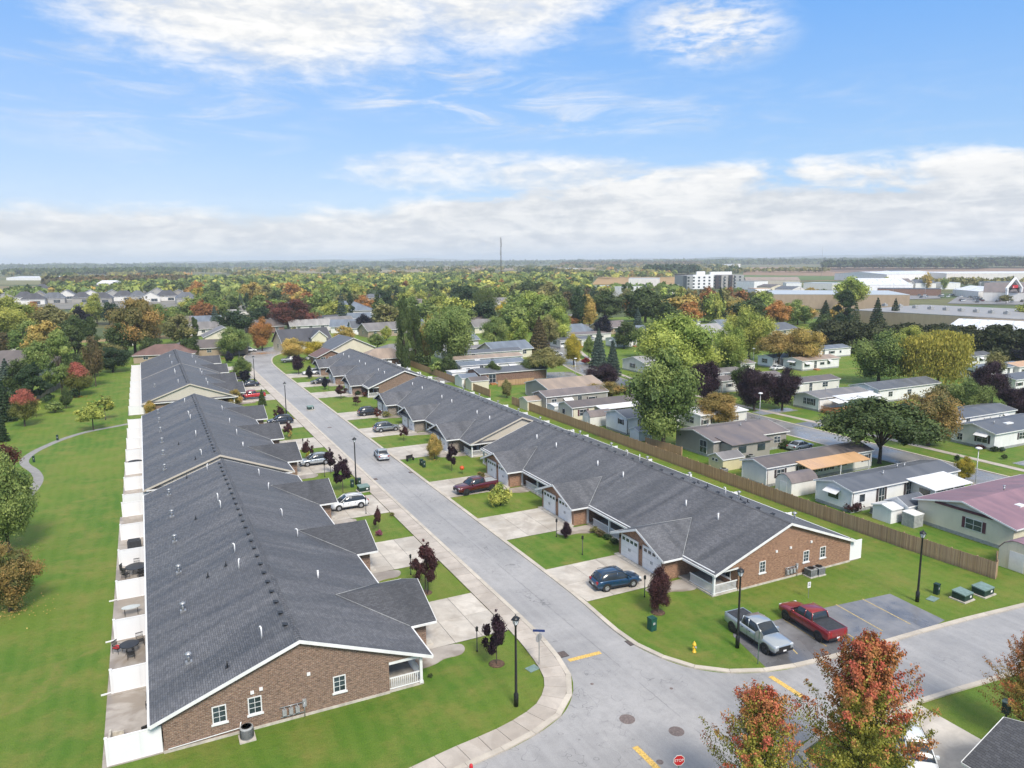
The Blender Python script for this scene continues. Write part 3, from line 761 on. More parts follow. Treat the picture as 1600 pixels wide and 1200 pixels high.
L1 = row_house('nearest brown brick row house west of the street, its roof reaching the lower left', 7.5, 1, 47.25, 97.5, L_GAR[0], 8.45, 8.42, 'brick', gdetail=True,
    canes=[(5.58, 95.87), (5.64, 82.6), (5.65, 79.9), (5.6, 66.6), (5.51, 62.8), (5.5, 49.8), (11.23, 93.0), (11.4, 86.7), (11.2, 76.3), (11.6, 70.1)], pipes=[(11.27, 59.4)],
    blacks=[(3.23, 80.2), (4.65, 64.7), (3.16, 64.3), (3.13, 48.6), (3.26, 96.7)], boxes=[(1.1, 93.1), (1.1, 84.7), (1.05, 76.6), (1.05, 68.4), (1.0, 60.3), (.95, 51.9)])
L2 = row_house('second brick row house west of the street, cream gable strip showing above the nearest roof', 7.5, 1, 100.6, 151.0, L_GAR[1], 8.45, 8.42, 'brick', 'siding',
    canes=[(5.6, 146), (5.55, 133), (5.6, 129.5), (5.6, 116.4), (5.5, 104.2), (11.3, 139), (11.3, 127), (11.4, 118)], pipes=[(11.3, 109.5)], blacks=[(3.2, 116), (4.7, 103.5)],
    boxes=[(1.1, 147), (1.1, 138.6), (1.1, 130.3), (1.1, 122), (1.05, 113.8), (1.0, 105.5)])
L3 = row_house('third row house west of the street, wide cream siding gable facing the camera', 7.5, 1, 164.7, 199.2, L_GAR[2], 8.45, 8.42, 'brick', 'siding', vents=True,
    canes=[(5.6, 171), (5.6, 186), (5.6, 189), (11.3, 170), (11.4, 175.5), (11.3, 187), (11.3, 192)], boxes=[(1.1, 179)])
L4 = row_house('farthest row house west of the street, roof stepping down beyond a dark line', 7.5, 1, 200.2, 233.5, L_GAR[3], 8.45, 8.42, 'brick', 'siding',
    canes=[(5.6, 204), (5.6, 219), (11.3, 208), (11.3, 222)])
R1 = row_house('nearest orange brick row house east of the street beside the parking lot', 52.85, -1, 48.65, 99.3, R_GAR[0], 8.85, 8.6, 'brick_r', zr=5.6, ew=9.05, gdetail=True,
    pipes=[(49.78, 93.0), (49.81, 87.4), (49.77, 76.8), (49.74, 71.2), (49.6, 59.5), (49.69, 54.7)], canes=[(55.4, 60), (55.3, 75.6), (55.4, 78.4), (55.4, 92)], blacks=[(56.2, 57.5), (55.9, 58.2), (56.2, 63.8), (55.8, 65)], boxes=[(58.3, 53), (58.3, 61), (58.3, 69.5), (58.3, 78), (58.3, 86.5), (58.3, 95)])
R2 = row_house('second row house east of the street with grey brick and cream siding gable', 52.4, -1, 103.1, 151.4, R_GAR[1], 8.6, 8.6, 'brick_g', 'siding', zr=5.6, ew=9.0, gar_gable='siding',
    pipes=[(49.3, 147), (49.3, 141), (49.3, 130), (49.3, 125), (49.3, 113.5), (49.3, 108.4)], boxes=[(57.9, 107), (57.9, 115), (57.9, 123.5), (57.9, 132), (57.9, 140)])
R3 = row_house('farthest row house east of the street with dark brick gable and cream garages', 52.1, -1, 161.0, 210.0, R_GAR[2], 8.45, 8.5, 'brick', 'brick', zr=5.6, ew=8.6, gar_gable='siding',
    pipes=[(49, 205), (49, 199), (49, 188), (49, 182.5), (49, 171), (49, 166)], boxes=[(57.5, 166), (57.5, 175), (57.5, 184), (57.5, 193)])

# gable-end windows, vents, meters, air conditioners on the two near gables
for x in (2.36, 4.52, 10.02): window(L1, x, 47.25, 1.17, .72, 1.05, 'x', (1, 2), -1)
for px, py in ((1191, 888), (1259, 871), (1285, 866)):
    window(R1, {1191: 49.73-0, 1259: 55.32, 1285: 57.56}[px], 48.65, 1.25, .62, 1.0, 'x', (1, 2), -1)
def wallvent(T, x, y, z):
    me = cached('wv', lambda: MB().box(-.11, .11, -.10, 0, -.09, .11).mesh('wall_vent', M['white'])); link('wall_vent', me, T, Vector((x, y, z))-T.location)
for x, z in ((4.4, 2.62), (4.95, 2.72), (8.0, 2.95)): wallvent(L1, x, 47.25, z)
for x, z in ((51.4, 2.95), (53.2, 3.0), (55.9, 3.1)): wallvent(R1, x, 48.65, z)
def gas_meters(T, x, y):
    mt = MB(); pipe = MB().tube([(-.75, -.16, 1.12), (.85, -.16, 1.12)], .03, 6).tube([(.85, -.16, 1.12), (.85, -.16, 0)], .03, 6).tube([(-.7, -.16, .42), (.8, -.16, .42)], .03, 6)
    for k in range(3):
        xx = -.45+k*.42; mt.box(xx-.13, xx+.13, -.30, -.05, .55, .92); mt.cyl(xx, -.19, .92, 1.1, .03, n=6); mt.cyl(xx, -.17, .4, .55, .03, n=6)
    a = link('gas_meter', mt.mesh('gas_meter', M['greybox']), T, Vector((x, y, 0))-T.location); link('meter_pipe', pipe.mesh('meter_pipe', M['galv']), a)
    link('electric_box', MB().box(.75, 1.0, -.14, 0, .75, 1.25).mesh('electric_box', M['greybox']), a)
gas_meters(L1, 6.75, 47.25); gas_meters(R1, 53.25, 48.65)
def ac_unit(x, y, label, sq=False, rz=0):
    o = thing('air_conditioner', label, 'air conditioner', (x, y, 0), rz, 'air conditioners on the lawns')
    def mk():
        if sq: b = MB().box(-.42, .42, -.42, .42, .08, .78)
        else: b = MB().lathe(0, 0, [(.40, .08), (.42, .12), (.42, .78), (.38, .84)], 16)
        gr = MB()
        for k in range(12): gr.box(-.43, .43, -.43, .43, .16+k*.05, .175+k*.05) if sq else gr.lathe(0, 0, [(.43, .16+k*.05), (.43, .18+k*.05)], 16)
        f = MB()
        for k in range(5): f.lathe(0, 0, [(.06+k*.065, .845), (.075+k*.065, .855)], 16)
        return b.mesh('casing', M['greybox']), gr.mesh('coil_grille', M['blackmetal']), f.mesh('fan_grille', M['blackmetal']), MB().box(-.5, .5, -.5, .5, -.02, .08).mesh('pad', M['concrete_found'])
    a, b_, c, d = cached(('ac', sq), mk)
    link('casing', a, o); link('coil_grille', b_, o); link('fan_grille', c, o); link('pad', d, o)
ac_unit(3.85, 46.5, 'round air conditioner against the brown brick gable between two windows')
ac_unit(56.3, 47.9, 'square air conditioner against the orange brick gable', True); ac_unit(55.3, 47.95, 'small dark air conditioner just left of the square one at the orange brick gable', True)
part('drain_pipe', MB().tube([(-.7, 47.17, .25), (3.5, 47.17, .42), (3.6, 47.17, .8)], .035, 6), M['white'], L1)

# ------------------------------------------------------------------ board fence behind the east row
M['board'] = None
def _board():
    m, n, b = newmat('weathered_cedar_boards'); p = pos(n); oi = n.n('ShaderNodeObjectInfo').outputs['Random']
    bi = n.noise(n.scale(p, (5.9, 5.9, .02)), 1.0, 1, .5)
    v = n.noise(n.scale(p, (18, 18, 1.2)), 1.0, 5, .7); w = n.noise(p, .11, 4, .6)
    r = n.m('FRACT', n.m('ADD', n.m('MULTIPLY', oi, 7.31), n.m('MULTIPLY', bi, 3.0)))
    c = n.mix(r, (.40, .225, .105), (.62, .40, .225)); c = n.mix(n.ramp(v, .3, .75, 0, .4), c, (.20, .135, .09))
    sxx = n.n('ShaderNodeSeparateXYZ'); n.put(sxx.inputs[0], p)
    c = n.mix(n.m('MULTIPLY', n.ramp(sxx.outputs[1], 48, 75, .75, 0.05), n.ramp(w, .3, .7, .5, 1)), c, n.mix(r, (.25, .18, .13), (.42, .32, .235)))
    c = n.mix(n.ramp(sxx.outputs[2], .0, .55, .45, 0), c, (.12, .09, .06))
    n.put(b.inputs['Base Color'], c); b.inputs['Roughness'].default_value = .85; bump(n, b, v, .01); return m
M['board'] = _board()
def board_fence(label, pts, h=1.72, limit=300, near_first=True):
    T = thing('board_fence', label, 'fence', (pts[0][0], pts[0][1], 0))
    P = resample(pts, .148); me = MB().box(-.009, .009, -.068, .068, .04, h).mesh('fence_board', M['board'])
    n = 0; far = MB(); off = np.array(pts[0])
    for i in range(len(P)-1):
        a, b = P[i], P[i+1]; c = (a+b)/2; d = b-a; ang = math.atan2(d[1], d[0])-math.pi/2; jit = rnd.uniform(-.025, .03)
        if n < limit:
            o = link('fence_board', me, T, (c[0]-off[0]+rnd.uniform(-.01, .01), c[1]-off[1], jit), ang); n += 1
        else:
            u = d/np.linalg.norm(d); q = np.array([-u[1], u[0]])*(.01); s_ = u*.066
            far.prism([tuple(c-s_-q), tuple(c+s_-q), tuple(c+s_+q), tuple(c-s_+q)], .04, h+jit)
    if far.v:
        o = part('fence_boards', far, M['board'], T); o['kind'] = 'stuff'
    Q = resample(pts, 2.44); pm = MB().box(-.055, .055, -.055, .055, 0, h+.06).mesh('fence_post', M['board'])
    for q in Q: link('fence_post', pm, T, (q[0]-off[0]+.075, q[1]-off[1], 0))
    rl = MB()
    for z in (.35, 1.0, 1.5):
        for a, b in zip(Q, Q[1:]): rl.slab([(a[0]+.02, a[1], z), (a[0]+.06, a[1], z), (b[0]+.06, b[1], z), (b[0]+.02, b[1], z)], .09)
    o = part('fence_rail', rl, M['board'], T); o['kind'] = 'stuff'
    return T
board_fence('long cedar board fence behind the east row houses', [(72.6, 41.0), (70.0, 39.4), (69.3, 48.4), (68.9, 60), (68.8, 75), (68.8, 100), (68.4, 139)])
board_fence('separate far length of cedar board fence beyond the grassy gap', [(67.9, 149), (68.1, 172), (68.2, 206)], limit=0)
board_fence('short grey board fence beside the brick bungalow in the home park', [(75.3, 160.6), (85, 160.6)], 1.5, 0)
board_fence('orange deck fence against the tan home by the board fence', [(71.6, 96.5), (72.4, 91.0), (72.6, 88.6)], 1.5, 0)
o = thing('garden_fence', 'grey weathered fence along the trees left of the lawn', 'fence', (-27, 172, 0))
P = resample([(-34, 150), (-27, 172), (-22.5, 194), (-18.5, 217), (-14.6, 262)], 2.4)
me = MB().box(-.02, .02, -1.17, 1.17, .05, 1.55).mesh('fence_panel', simple('grey_weathered_wood', (.20, .185, .165), .85, .3, 2)); pm = MB().box(-.06, .06, -.06, .06, 0, 1.7).mesh('fence_post', M['bark'])
for a, b in zip(P, P[1:]):
    c = (a+b)/2; d = b-a; link('fence_panel', me, o, (c[0]+27, c[1]-172, 0), math.atan2(d[1], d[0])-math.pi/2); link('fence_post', pm, o, (a[0]+27, a[1]-172, 0))

# ------------------------------------------------------------------ patios, privacy screens and what stands on them
def patio(x0, x1, y0, y1, name='patio'): struct(name, MB().box(x0, x1, y0, y1, -.1, .07), M['patio'])
for i in range(6): patio(-4.35, -.93, 47.3+i*8.37, 47.3+i*8.37+8.33)
for i in range(6): patio(-4.2, -.93, 100.7+i*8.37, 100.7+i*8.37+8.33)
patio(-4.2, -.93, 164.8, 199.0); patio(-4.2, -.93, 200.3, 233.4)
for i in range(6): patio(61.5, 62.9-0, 48.7+i*8.42, 48.7+i*8.42+3.6)
def privacy_screen(x0, x1, y, label, h=1.78, group='white privacy screens between the patios'):
    w = x1-x0
    T = thing('privacy_screen', label, 'privacy screen', (x0, y, 0), 0, group)
    def mk():
        p = MB()
        return (MB().box(.06, w, -.03, .03, .12, h).mesh('screen_panel', M['screen']), MB().box(-.07, .07, -.07, .07, 0, h+.08).box(-.09, .09, -.09, .09, h+.08, h+.13).mesh('screen_post', M['white']),
                MB().box(.05, w, -.045, .045, h-.02, h+.05).box(.05, w, -.045, .045, .06, .13).mesh('screen_rail', M['white']))
    a, b, c = cached(('scr', round(w, 2), h), mk)
    link('screen_panel', a, T); link('screen_post', b, T); link('screen_rail', c, T); return T
ords = ['nearest', 'second', 'third', 'fourth', 'fifth', 'sixth', 'seventh', 'eighth', 'ninth', 'tenth', 'eleventh', 'twelfth']
for i, y in enumerate([47.42, 56.0, 64.3, 72.5, 80.7, 88.9, 97.35]): privacy_screen(-4.02, -1.0, y, f'{ords[i]} white privacy screen along the nearest west row house')
for i in range(7): privacy_screen(-3.95, -1.0, 100.75+i*8.35, f'{ords[i]} white privacy screen along the second west row house')
for i in range(5): privacy_screen(-3.95, -1.0, 164.9+i*8.4, f'{ords[i]} white privacy screen along the cream gabled west row house')
for i in range(5): privacy_screen(-3.95, -1.0, 200.4+i*8.15, f'{ords[i]} white privacy screen along the farthest west row house')
privacy_screen(61.5, 63.35-.15, 48.75, 'white vinyl screen at the rear corner of the orange brick gable', 2.0)
for i, y in enumerate([57.2, 65.6, 74, 82.5, 91, 99.2]): privacy_screen(61.55, 62.45, y, f'small white screen end peeking over the near east roof, {ords[i+1]} from the corner', 2.35)
for i in range(6): privacy_screen(61.2, 62.2, 103.4+i*8.2, f'small white screen end peeking over the second east roof, {ords[i]} from its gable', 2.35)
for i in range(6): privacy_screen(60.9, 61.9, 161.3+i*8.2, f'small white screen end peeking over the farthest east roof, {ords[i]} from its gable', 2.35)
# low white edging planks along the lawn side of the patios
for i, y in enumerate([47.1, 56.3, 64.6, 72.8]):
    o = link('edging_plank', MB().box(-.75, .0, -.04, .04, 0, .10).mesh('edging_plank', M['white']), None, (-4.0, y-.15, .02), .12); tag(o, f'{ords[i]} white edging plank lying out from the patio onto the lawn', 'plank', 'white planks at the patio edge')
M['wicker'] = simple('dark_wicker', (.022, .02, .02), .6, .4, 12, bmp=.01); M['tableglass'] = simple('grey_glass_tabletop', (.22, .25, .27), .12, .2, 2)
M['cover_dark'] = simple('dark_fabric_cover', (.035, .038, .045), .75, .3, 5); M['red_fabric'] = simple('red_fabric', (.42, .03, .035), .7, .2, 6); M['beige_fabric'] = simple('beige_fabric', (.45, .42, .36), .8, .2, 5)
def patio_chair(x, y, rz, label, group='dark patio chairs', cushion=None):
    o = thing('patio_chair', label, 'chair', (x, y, .07), rz, group)
    def mk():
        s_ = MB().box(-.26, .26, -.26, .26, .38, .43); b = MB()
        for k in range(7): b.box(-.26+k*.08, -.24+k*.08, .235, .265, .43, .95)
        b.box(-.27, .27, .23, .27, .92, .98).box(-.27, .27, .235, .265, .66, .69)
        leg = MB().tube([(0, 0, 0), (0, 0, .39)], .018, 5); arm = MB().tube([(0, -.24, .40), (0, -.24, .62), (0, .24, .64)], .02, 5)
        return s_.mesh('seat', M['wicker']), b.mesh('backrest', M['blackmetal']), leg.mesh('leg', M['blackmetal']), arm.mesh('armrest', M['blackmetal'])
    a, b, c, d = cached('pchair', mk); link('seat', a, o); link('backrest', b, o)
    for sx in (-.24, .24):
        link('armrest', d, o, (sx, 0, 0))
        for sy in (-.24, .24): link('leg', c, o, (sx, sy, 0))
    if cushion: link('cushion', cached(('cu', cushion), lambda: MB().box(-.24, .24, -.24, .22, .43, .52).mesh('cushion', M[cushion])), o)
    return o
def round_table(x, y, r, label, top='tableglass'):
    o = thing('patio_table', label, 'table', (x, y, .07)); tp = MB().cyl(0, 0, .70, .73, r, n=24)
    link('table_top', tp.mesh('table_top', M[top]), o); link('table_rim', MB().lathe(0, 0, [(r-.01, .69), (r+.03, .70), (r+.03, .735), (r-.01, .745)], 24).mesh('table_rim', M['blackmetal']), o)
    lg = MB().tube([(.12, 0, .7), (r*.6, 0, 0)], .025, 5).mesh('leg', M['blackmetal'])
    for k in range(4): link('leg', lg, o, rz=k*math.pi/2+.78)
    return o
tx, ty = at(202, 1008, .7); round_table(tx, ty, .68, 'round dark glass table on the third patio of the west row')
patio_chair(tx+.75, ty+.95, .2, 'black lattice-back chair behind the round table on the third patio', cushion=None)
patio_chair(tx-.85, ty+.45, .9, 'patio chair holding a red cushion on the third patio', cushion='red_fabric'); patio_chair(tx+.1, ty-.95, math.pi, 'black chair at the near side of the round table on the third patio')
patio_chair(tx+1.55, ty-.9, -1.3, 'dark chair against the wall on the third patio'); patio_chair(-1.6, 52.6, -1.2, 'dark slatted chair against the wall on the second patio'); patio_chair(-1.6, 53.7, -1.5, 'second dark slatted chair beside the other on the second patio')
tx, ty = at(213, 886, .7); round_table(tx, ty, .95, 'large round table on the patio with many black chairs')
for k in range(5):
    a = k*1.15+.4; patio_chair(tx+1.25*math.cos(a), ty+1.25*math.sin(a), a-math.pi/2, ['black chair on the house side of the large round table', 'black chair behind the large round table', 'black chair on the lawn side of the large round table', 'black chair at the near left of the large round table', 'black chair nearest the camera at the large round table'][k])
def lounge(x, y, rz, label, mat='wicker'):
    o = thing('patio_sofa', label, 'sofa', (x, y, .07), rz); link('seat', MB().box(-.8, .8, -.38, .38, .18, .45).mesh('seat', M[mat]), o); link('backrest', MB().box(-.8, .8, .28, .42, .45, .88).mesh('backrest', M[mat]), o)
    for s_ in (-1, 1): link('armrest', MB().box(s_*.8-.07, s_*.8+.07, -.38, .4, .18, .64).mesh('armrest', M[mat]), o)
    for sx in (-.75, .75):
        for sy in (-.34, .34): link('leg', cached('lleg', lambda: MB().box(-.03, .03, -.03, .03, 0, .2).mesh('leg', M['blackmetal'])), o, (sx, sy, 0))
lounge(-1.55, 49.0, -1.25, 'dark low patio sofa on the nearest patio'); lounge(-3.6, 49.1, 1.5, 'pale low bench on the nearest patio', 'beige_fabric')
def grill(x, y, rz, label, covered=True):
    o = thing('barbecue', label, 'barbecue', (x, y, .07), rz)
    if covered:
        c = MB(); c.slab([(-.62, -.3, .95), (.62, -.3, .95), (.55, .3, 1.1), (-.55, .3, 1.1)], .1); c.box(-.66, .66, -.32, .32, .06, .9); link('cover', c.mesh('cover', M['cover_dark']), o)
    else:
        link('firebox', MB().box(-.35, .35, -.28, .28, .55, .85).mesh('firebox', M['blackmetal']), o); link('lid', MB().tube([(-.35, 0, .86), (.35, 0, .86)], .27, 10).mesh('lid', M['cover_dark']), o)
        link('cart', MB().box(-.33, .33, -.25, .25, .1, .54).mesh('cart', M['blackmetal']), o)
        for s_ in (-1, 1): link('side_shelf', MB().box(s_*.38, s_*.68, -.22, .22, .8, .84).mesh('side_shelf', M['galv']), o)
    for s_ in (-.5, .5): link('wheel', cached('gw', lambda: MB().tube([(-.03, 0, .06), (.03, 0, .06)], .07, 8).mesh('wheel', M['blackmetal'])), o, (s_*.9, -.2, 0))
x, y = at(210, 852, .5); grill(x, y, 0, 'covered dark barbecue on the fourth furnished patio')
x, y = at(200, 757, .6); grill(x+.8, 99.2, .1, 'large black barbecue by the second row house corner', False)
for px, py, lb in ((212, 706, 'black covered table with rounded top behind the second row screens'), (211, 722, 'dark curved cover on the patio by the second row')):
    x, y = at(px, py, .6); o = thing('covered_furniture', lb, 'furniture cover', (x, y, .07)); link('cover', MB().lathe(0, 0, [(1.0, .02), (1.05, .4), (.9, .7), (.3, .82), (.05, .84)], 18).mesh('cover', M['cover_dark']), o)
x, y = at(205, 953, .5); o = thing('patio_table', 'pale oval table on the sixth patio from the far end', 'table', (x, y, .07)); link('table_top', MB().prism([(.75*math.cos(t*.3927), .42*math.sin(t*.3927)) for t in range(16)], .68, .73).mesh('table_top', simple('pale_table', (.5, .53, .52), .4, .1, 2)), o)
for a, b in ((-.5, -.2), (.5, -.2), (-.5, .2), (.5, .2)): link('leg', cached('tl', lambda: MB().cyl(0, 0, 0, .68, .02, n=5).mesh('leg', M['blackmetal'])), o, (a, b, 0))
# satellite dishes and round lamps along the rear wall are left to the roofs; small planters at the patio edge
def planter(x, y, label, r=.22, col='red_fabric'):
    o = thing('flower_pot', label, 'flower pot', (x, y, .07)); link('pot', MB().lathe(0, 0, [(r*.7, 0), (r, .34), (r*.9, .36)], 12).mesh('pot', simple('pot', (.09, .07, .06), .6, .2, 3)), o)
    f = MB()
    for k in range(26):
        a = rnd.uniform(0, 6.28); d = rnd.uniform(0, r*1.1); z = rnd.uniform(.34, .6); q = rnd.uniform(.04, .08)
        f.face([(d*math.cos(a)-q, d*math.sin(a), z), (d*math.cos(a), d*math.sin(a)-q, z+q*.4), (d*math.cos(a)+q, d*math.sin(a), z+q), (d*math.cos(a), d*math.sin(a)+q, z+q*.5)])
    link('flowers', f.mesh('flowers', M[col]), o)
planter(-3.6, 57.2, 'small dark flower pot behind the third patio screen'); planter(13.4, 48.1, 'pot with yellow flowers on the nearest porch', .3, 'yellowpaint')

# ------------------------------------------------------------------ lamps, signs, utility boxes
M['lampglass'] = simple('lamp_glass', (.62, .66, .66), .15, .1, 2); M['signgreen'] = simple('green_post', (.10, .16, .12), .6, .2, 3)
def street_lamp(px, py, label, h=6.45):
    x, y = at(px, py); o = thing('street_lamp', label, 'street lamp', (x, y, 0), 0, 'black lantern street lamps')
    def mk():
        p = MB().lathe(0, 0, [(.16, 0), (.17, .9), (.10, 1.0), (.095, 1.1), (.085, 3), (.07, h-.62), (.11, h-.60), (.06, h-.54), (.12, h-.5)], 12)
        l = MB()
        for j in range(4):
            a, b = j*math.pi/2+.785, (j+1)*math.pi/2+.785
            l.face([(.13*math.cos(a), .13*math.sin(a), h-.5), (.13*math.cos(b), .13*math.sin(b), h-.5), (.25*math.cos(b), .25*math.sin(b), h-.12), (.25*math.cos(a), .25*math.sin(a), h-.12)])
        cgp = MB()
        for j in range(4):
            a = j*math.pi/2+.785; cgp.tube([(.135*math.cos(a), .135*math.sin(a), h-.5), (.255*math.cos(a), .255*math.sin(a), h-.12)], .018, 4)
        rf = MB().lathe(0, 0, [(.34, h-.13), (.36, h-.10), (.15, h+.06), (.05, h+.10), (.05, h+.2), (.02, h+.24)], 4)
        return p.mesh('post', M['blackmetal']), l.mesh('lantern_glass', M['lampglass']), cgp.mesh('lantern_cage', M['blackmetal']), rf.mesh('lantern_cap', M['blackmetal'])
    for n_, me in zip(('post', 'lantern_glass', 'lantern_cage', 'lantern_cap'), cached('lamp', mk)): link(n_, me, o)
street_lamp(806.5, 1103, 'tall black lantern lamp on the corner lawn of the nearest west row'); street_lamp(1152, 1012, 'black lantern lamp standing at the left edge of the parking lot')
street_lamp(1433, 940, 'black lantern lamp beyond the right end of the parking lot'); street_lamp(556.5, 757, 'black lantern lamp beside the silver crossover on the west side')
street_lamp(447.5, 648, 'black lantern lamp halfway up the west side by a dark parked car'); street_lamp(398, 596, 'farthest black lantern lamp near the bend of the street')
def post_lamp(px, py, label, h=2.05):
    x, y = at(px, py); o = thing('garden_lamp', label, 'garden lamp', (x, y, 0), 0, 'slim black garden lamps on the front lawns')
    def mk(): return MB().lathe(0, 0, [(.07, 0), (.07, .1), (.04, .14), (.04, h-.35)], 8).mesh('post', M['blackmetal']), MB().box(-.08, .08, -.08, .08, h-.34, h-.06).mesh('lantern', M['blackmetal']), MB().lathe(0, 0, [(.15, h-.06), (.03, h+.06)], 4).mesh('lantern_cap', M['blackmetal'])
    for n_, me in zip(('post', 'lantern', 'lantern_cap'), cached('plamp', mk)): link(n_, me, o)
for px, py, lb in ((745.5, 1018, 'beside the purple tree on the nearest corner lawn'), (642, 898, 'on the lawn between the first and second west driveways'), (572, 803, 'at the driveway edge behind the white crossover'), (507.5, 745, 'beside the silver crossover on its little lawn'),
                   (474, 705, 'on the west lawn with the yellow tree'), (869.5, 839, 'left of the small dark tree on the east lawn'), (910, 867, 'in the middle of the lawn by the white garage doors'), (1007, 933, 'left of the purple tree near the blue crossover'),
                   (668, 928, 'with two birdhouses on the second west lawn'), (450, 669, 'on the west lawn by the dark blue car'), (514, 610, 'on a far east lawn')):
    post_lamp(px, py, 'slim black garden lamp '+lb)
def park_lamp(px, py, label, h=5.0, white=True):
    x, y = at(px, py); o = thing('park_lamp', label, 'street lamp', (x, y, 0), 0, 'white capped lamps in the home park')
    def mk(): return MB().lathe(0, 0, [(.09, 0), (.06, .3), (.05, h-.25)], 8).mesh('post', M['galv']), MB().lathe(0, 0, [(.06, h-.25), (.16, h-.22), (.2, h-.05)], 12).mesh('lamp_glass', M['lampglass']), MB().lathe(0, 0, [(.42, h-.06), (.44, h), (.28, h+.10), (.04, h+.16)], 14).mesh('lamp_cap', M['white'])
    for n_, me in zip(('post', 'lamp_glass', 'lamp_cap'), cached('klamp', mk)): link(n_, me, o)
park_lamp(1524, 757, 'pale lamp with white cap beside the small yellow tree'); park_lamp(1186.5, 655, 'pale lamp with white cap by the purple trees'); park_lamp(899, 590, 'pale lamp with white cap by the spreading tree far back')
park_lamp(1236, 575, 'thin pale lamp post at the edge of the park field'); park_lamp(1177, 572, 'thin pale lamp post left of the ochre tree'); park_lamp(440, 548, 'yellowish lamp post in front of the orange tree'); park_lamp(374, 557, 'white capped lamp beside the round green tree'); park_lamp(886, 542, 'far pale lamp on the park bend')

def text_mesh(name, txt, size, mat, parent, loc, rot):
    cu = bpy.data.curves.new(name, 'FONT'); cu.body = txt; cu.size = size; cu.align_x = 'CENTER'; cu.align_y = 'CENTER'; cu.extrude = .002
    tmp = bpy.data.objects.new('tmp', cu); COL.objects.link(tmp); bpy.context.view_layer.update()
    me = bpy.data.meshes.new_from_object(tmp.evaluated_get(bpy.context.evaluated_depsgraph_get())); me.name = name; bpy.data.objects.remove(tmp)
    me.materials.clear(); me.materials.append(mat); o = link(name, me, parent, loc); o.rotation_euler = rot; return o
M['stopred'] = simple('stop_sign_red', (.50, .02, .03), .4, .1, 5)
def stop_sign(x, y, rz, label, tall=2.3, post='galv', front=True):
    """the face looks towards local -y"""
    o = thing('stop_sign', label, 'stop sign', (x, y, 0), rz)
    link('post', MB().box(-.03, .03, .01, .05, 0, tall+.25).mesh('post', M[post]), o)
    oc = lambda r: [(r*math.cos(math.pi/8+k*math.pi/4), r*math.sin(math.pi/8+k*math.pi/4)) for k in range(8)]
    def plate(r, y0, y1, m, nm):
        mb = MB(); P = oc(r); i = len(mb.v); mb.v += [(a, y0, tall+b) for a, b in P]+[(a, y1, tall+b) for a, b in P]
        mb.f += [tuple(range(8)), tuple(range(15, 7, -1))]+[(k, 8+k, 8+(k+1) % 8, (k+1) % 8) for k in range(8)]; mb.sm += [False]*10
        link(nm, mb.mesh(nm, M[m]), o)
    plate(.36, -.004, .008, 'galv', 'sign_back'); plate(.345, -.010, -.0045, 'white', 'sign_border'); plate(.315, -.016, -.0105, 'stopred', 'sign_face')
    text_mesh('lettering', 'STOP', .23, M['white'], o, (0, -.019, tall), (math.pi/2, 0, 0)); return o
x, y = at(842, 1040); SS = stop_sign(x, y, math.radians(200), 'stop sign seen from its grey back with a blue street name blade above', 2.25)
link('name_blade', MB().box(-.45, .45, -.012, .012, 2.72, 2.9).mesh('name_blade', simple('dark_blue_sign', (.02, .04, .16), .4, .1, 3)), SS, rz=-.9)
x, y = at(1184.5, 1037); stop_sign(x, y, math.radians(98), 'stop sign seen edge on beside the silver pickup', 2.3, 'signgreen')
X_, Y_ = at(1061, 1188, 2.3); stop_sign(X_, Y_, math.radians(-18), 'red stop sign at the bottom edge facing the camera', 2.3, 'signgreen')
X_, Y_ = at(736, 1196, 1.0); o = thing('marker_post', 'small red marker at the bottom kerb', 'marker', (X_, Y_, 0)); link('post', MB().cyl(0, 0, 0, .8, .04, n=6).mesh('post', M['galv']), o); link('cap', MB().lathe(0, 0, [(.10, .75), (.12, .9), (.10, 1.05), (.02, 1.12)], 10).mesh('cap', M['stopred']), o)
x, y = at(1263, 935); o = thing('parking_sign', 'small white notice sign on the lawn behind the red pickup', 'sign', (x, y, 0), -.1)
link('post', MB().box(-.02, .02, 0, .03, 0, 1.5).mesh('post', M['galv']), o); link('sign_plate', MB().box(-.17, .17, -.02, 0, 1.02, 1.56).mesh('sign_plate', M['white']), o); link('printed_line', MB().box(-.11, .11, -.025, -.02, 1.18, 1.24).box(-.11, .11, -.025, -.02, 1.3, 1.34).box(-.07, .07, -.025, -.02, 1.42, 1.48).mesh('printed_line', M['greenbox2']), o)
def pedestal(px, py, label, w=.42, h=.95, mat='greenbox', group='green utility pedestals'):
    x, y = at(px, py); o = thing('utility_pedestal', label, 'utility box', (x, y, 0), rnd.uniform(-.2, .3), group)
    def mk(): return MB().box(-w/2, w/2, -w/2, w/2, 0, h*.86).box(-w/2+.03, w/2-.03, -w/2-.012, -w/2, .08, h*.78).mesh('casing', M[mat]), MB().slab([(-w/2-.02, -w/2-.02, h), (w/2+.02, -w/2-.02, h), (w/2+.02, w/2+.02, h), (-w/2-.02, w/2+.02, h)], h*.13).mesh('lid', M['greenbox' if mat == 'greenbox' else 'greenbox2']), MB().box(-w*.2, w*.2, -w/2-.02, -w/2-.012, h*.5, h*.68).mesh('notice', M['greybox'])
    for n_, me in zip(('casing', 'lid', 'notice'), cached(('ped', w, h, mat), mk)): link(n_, me, o)
pedestal(1018.5, 984, 'teal green utility pedestal on the corner lawn near the hydrant', .55, 1.1); pedestal(1463, 928, 'dark green pedestal beside the right parking lamp', .4, 1.0, 'greenbox2')
for px, py, lb in ((658.5, 727, 'taller green pedestal on the lawn by the silver sedan'), (662.5, 730, 'shorter green pedestal on the lawn by the silver sedan')): pedestal(px, py, lb, .4, .95, 'greenbox2')
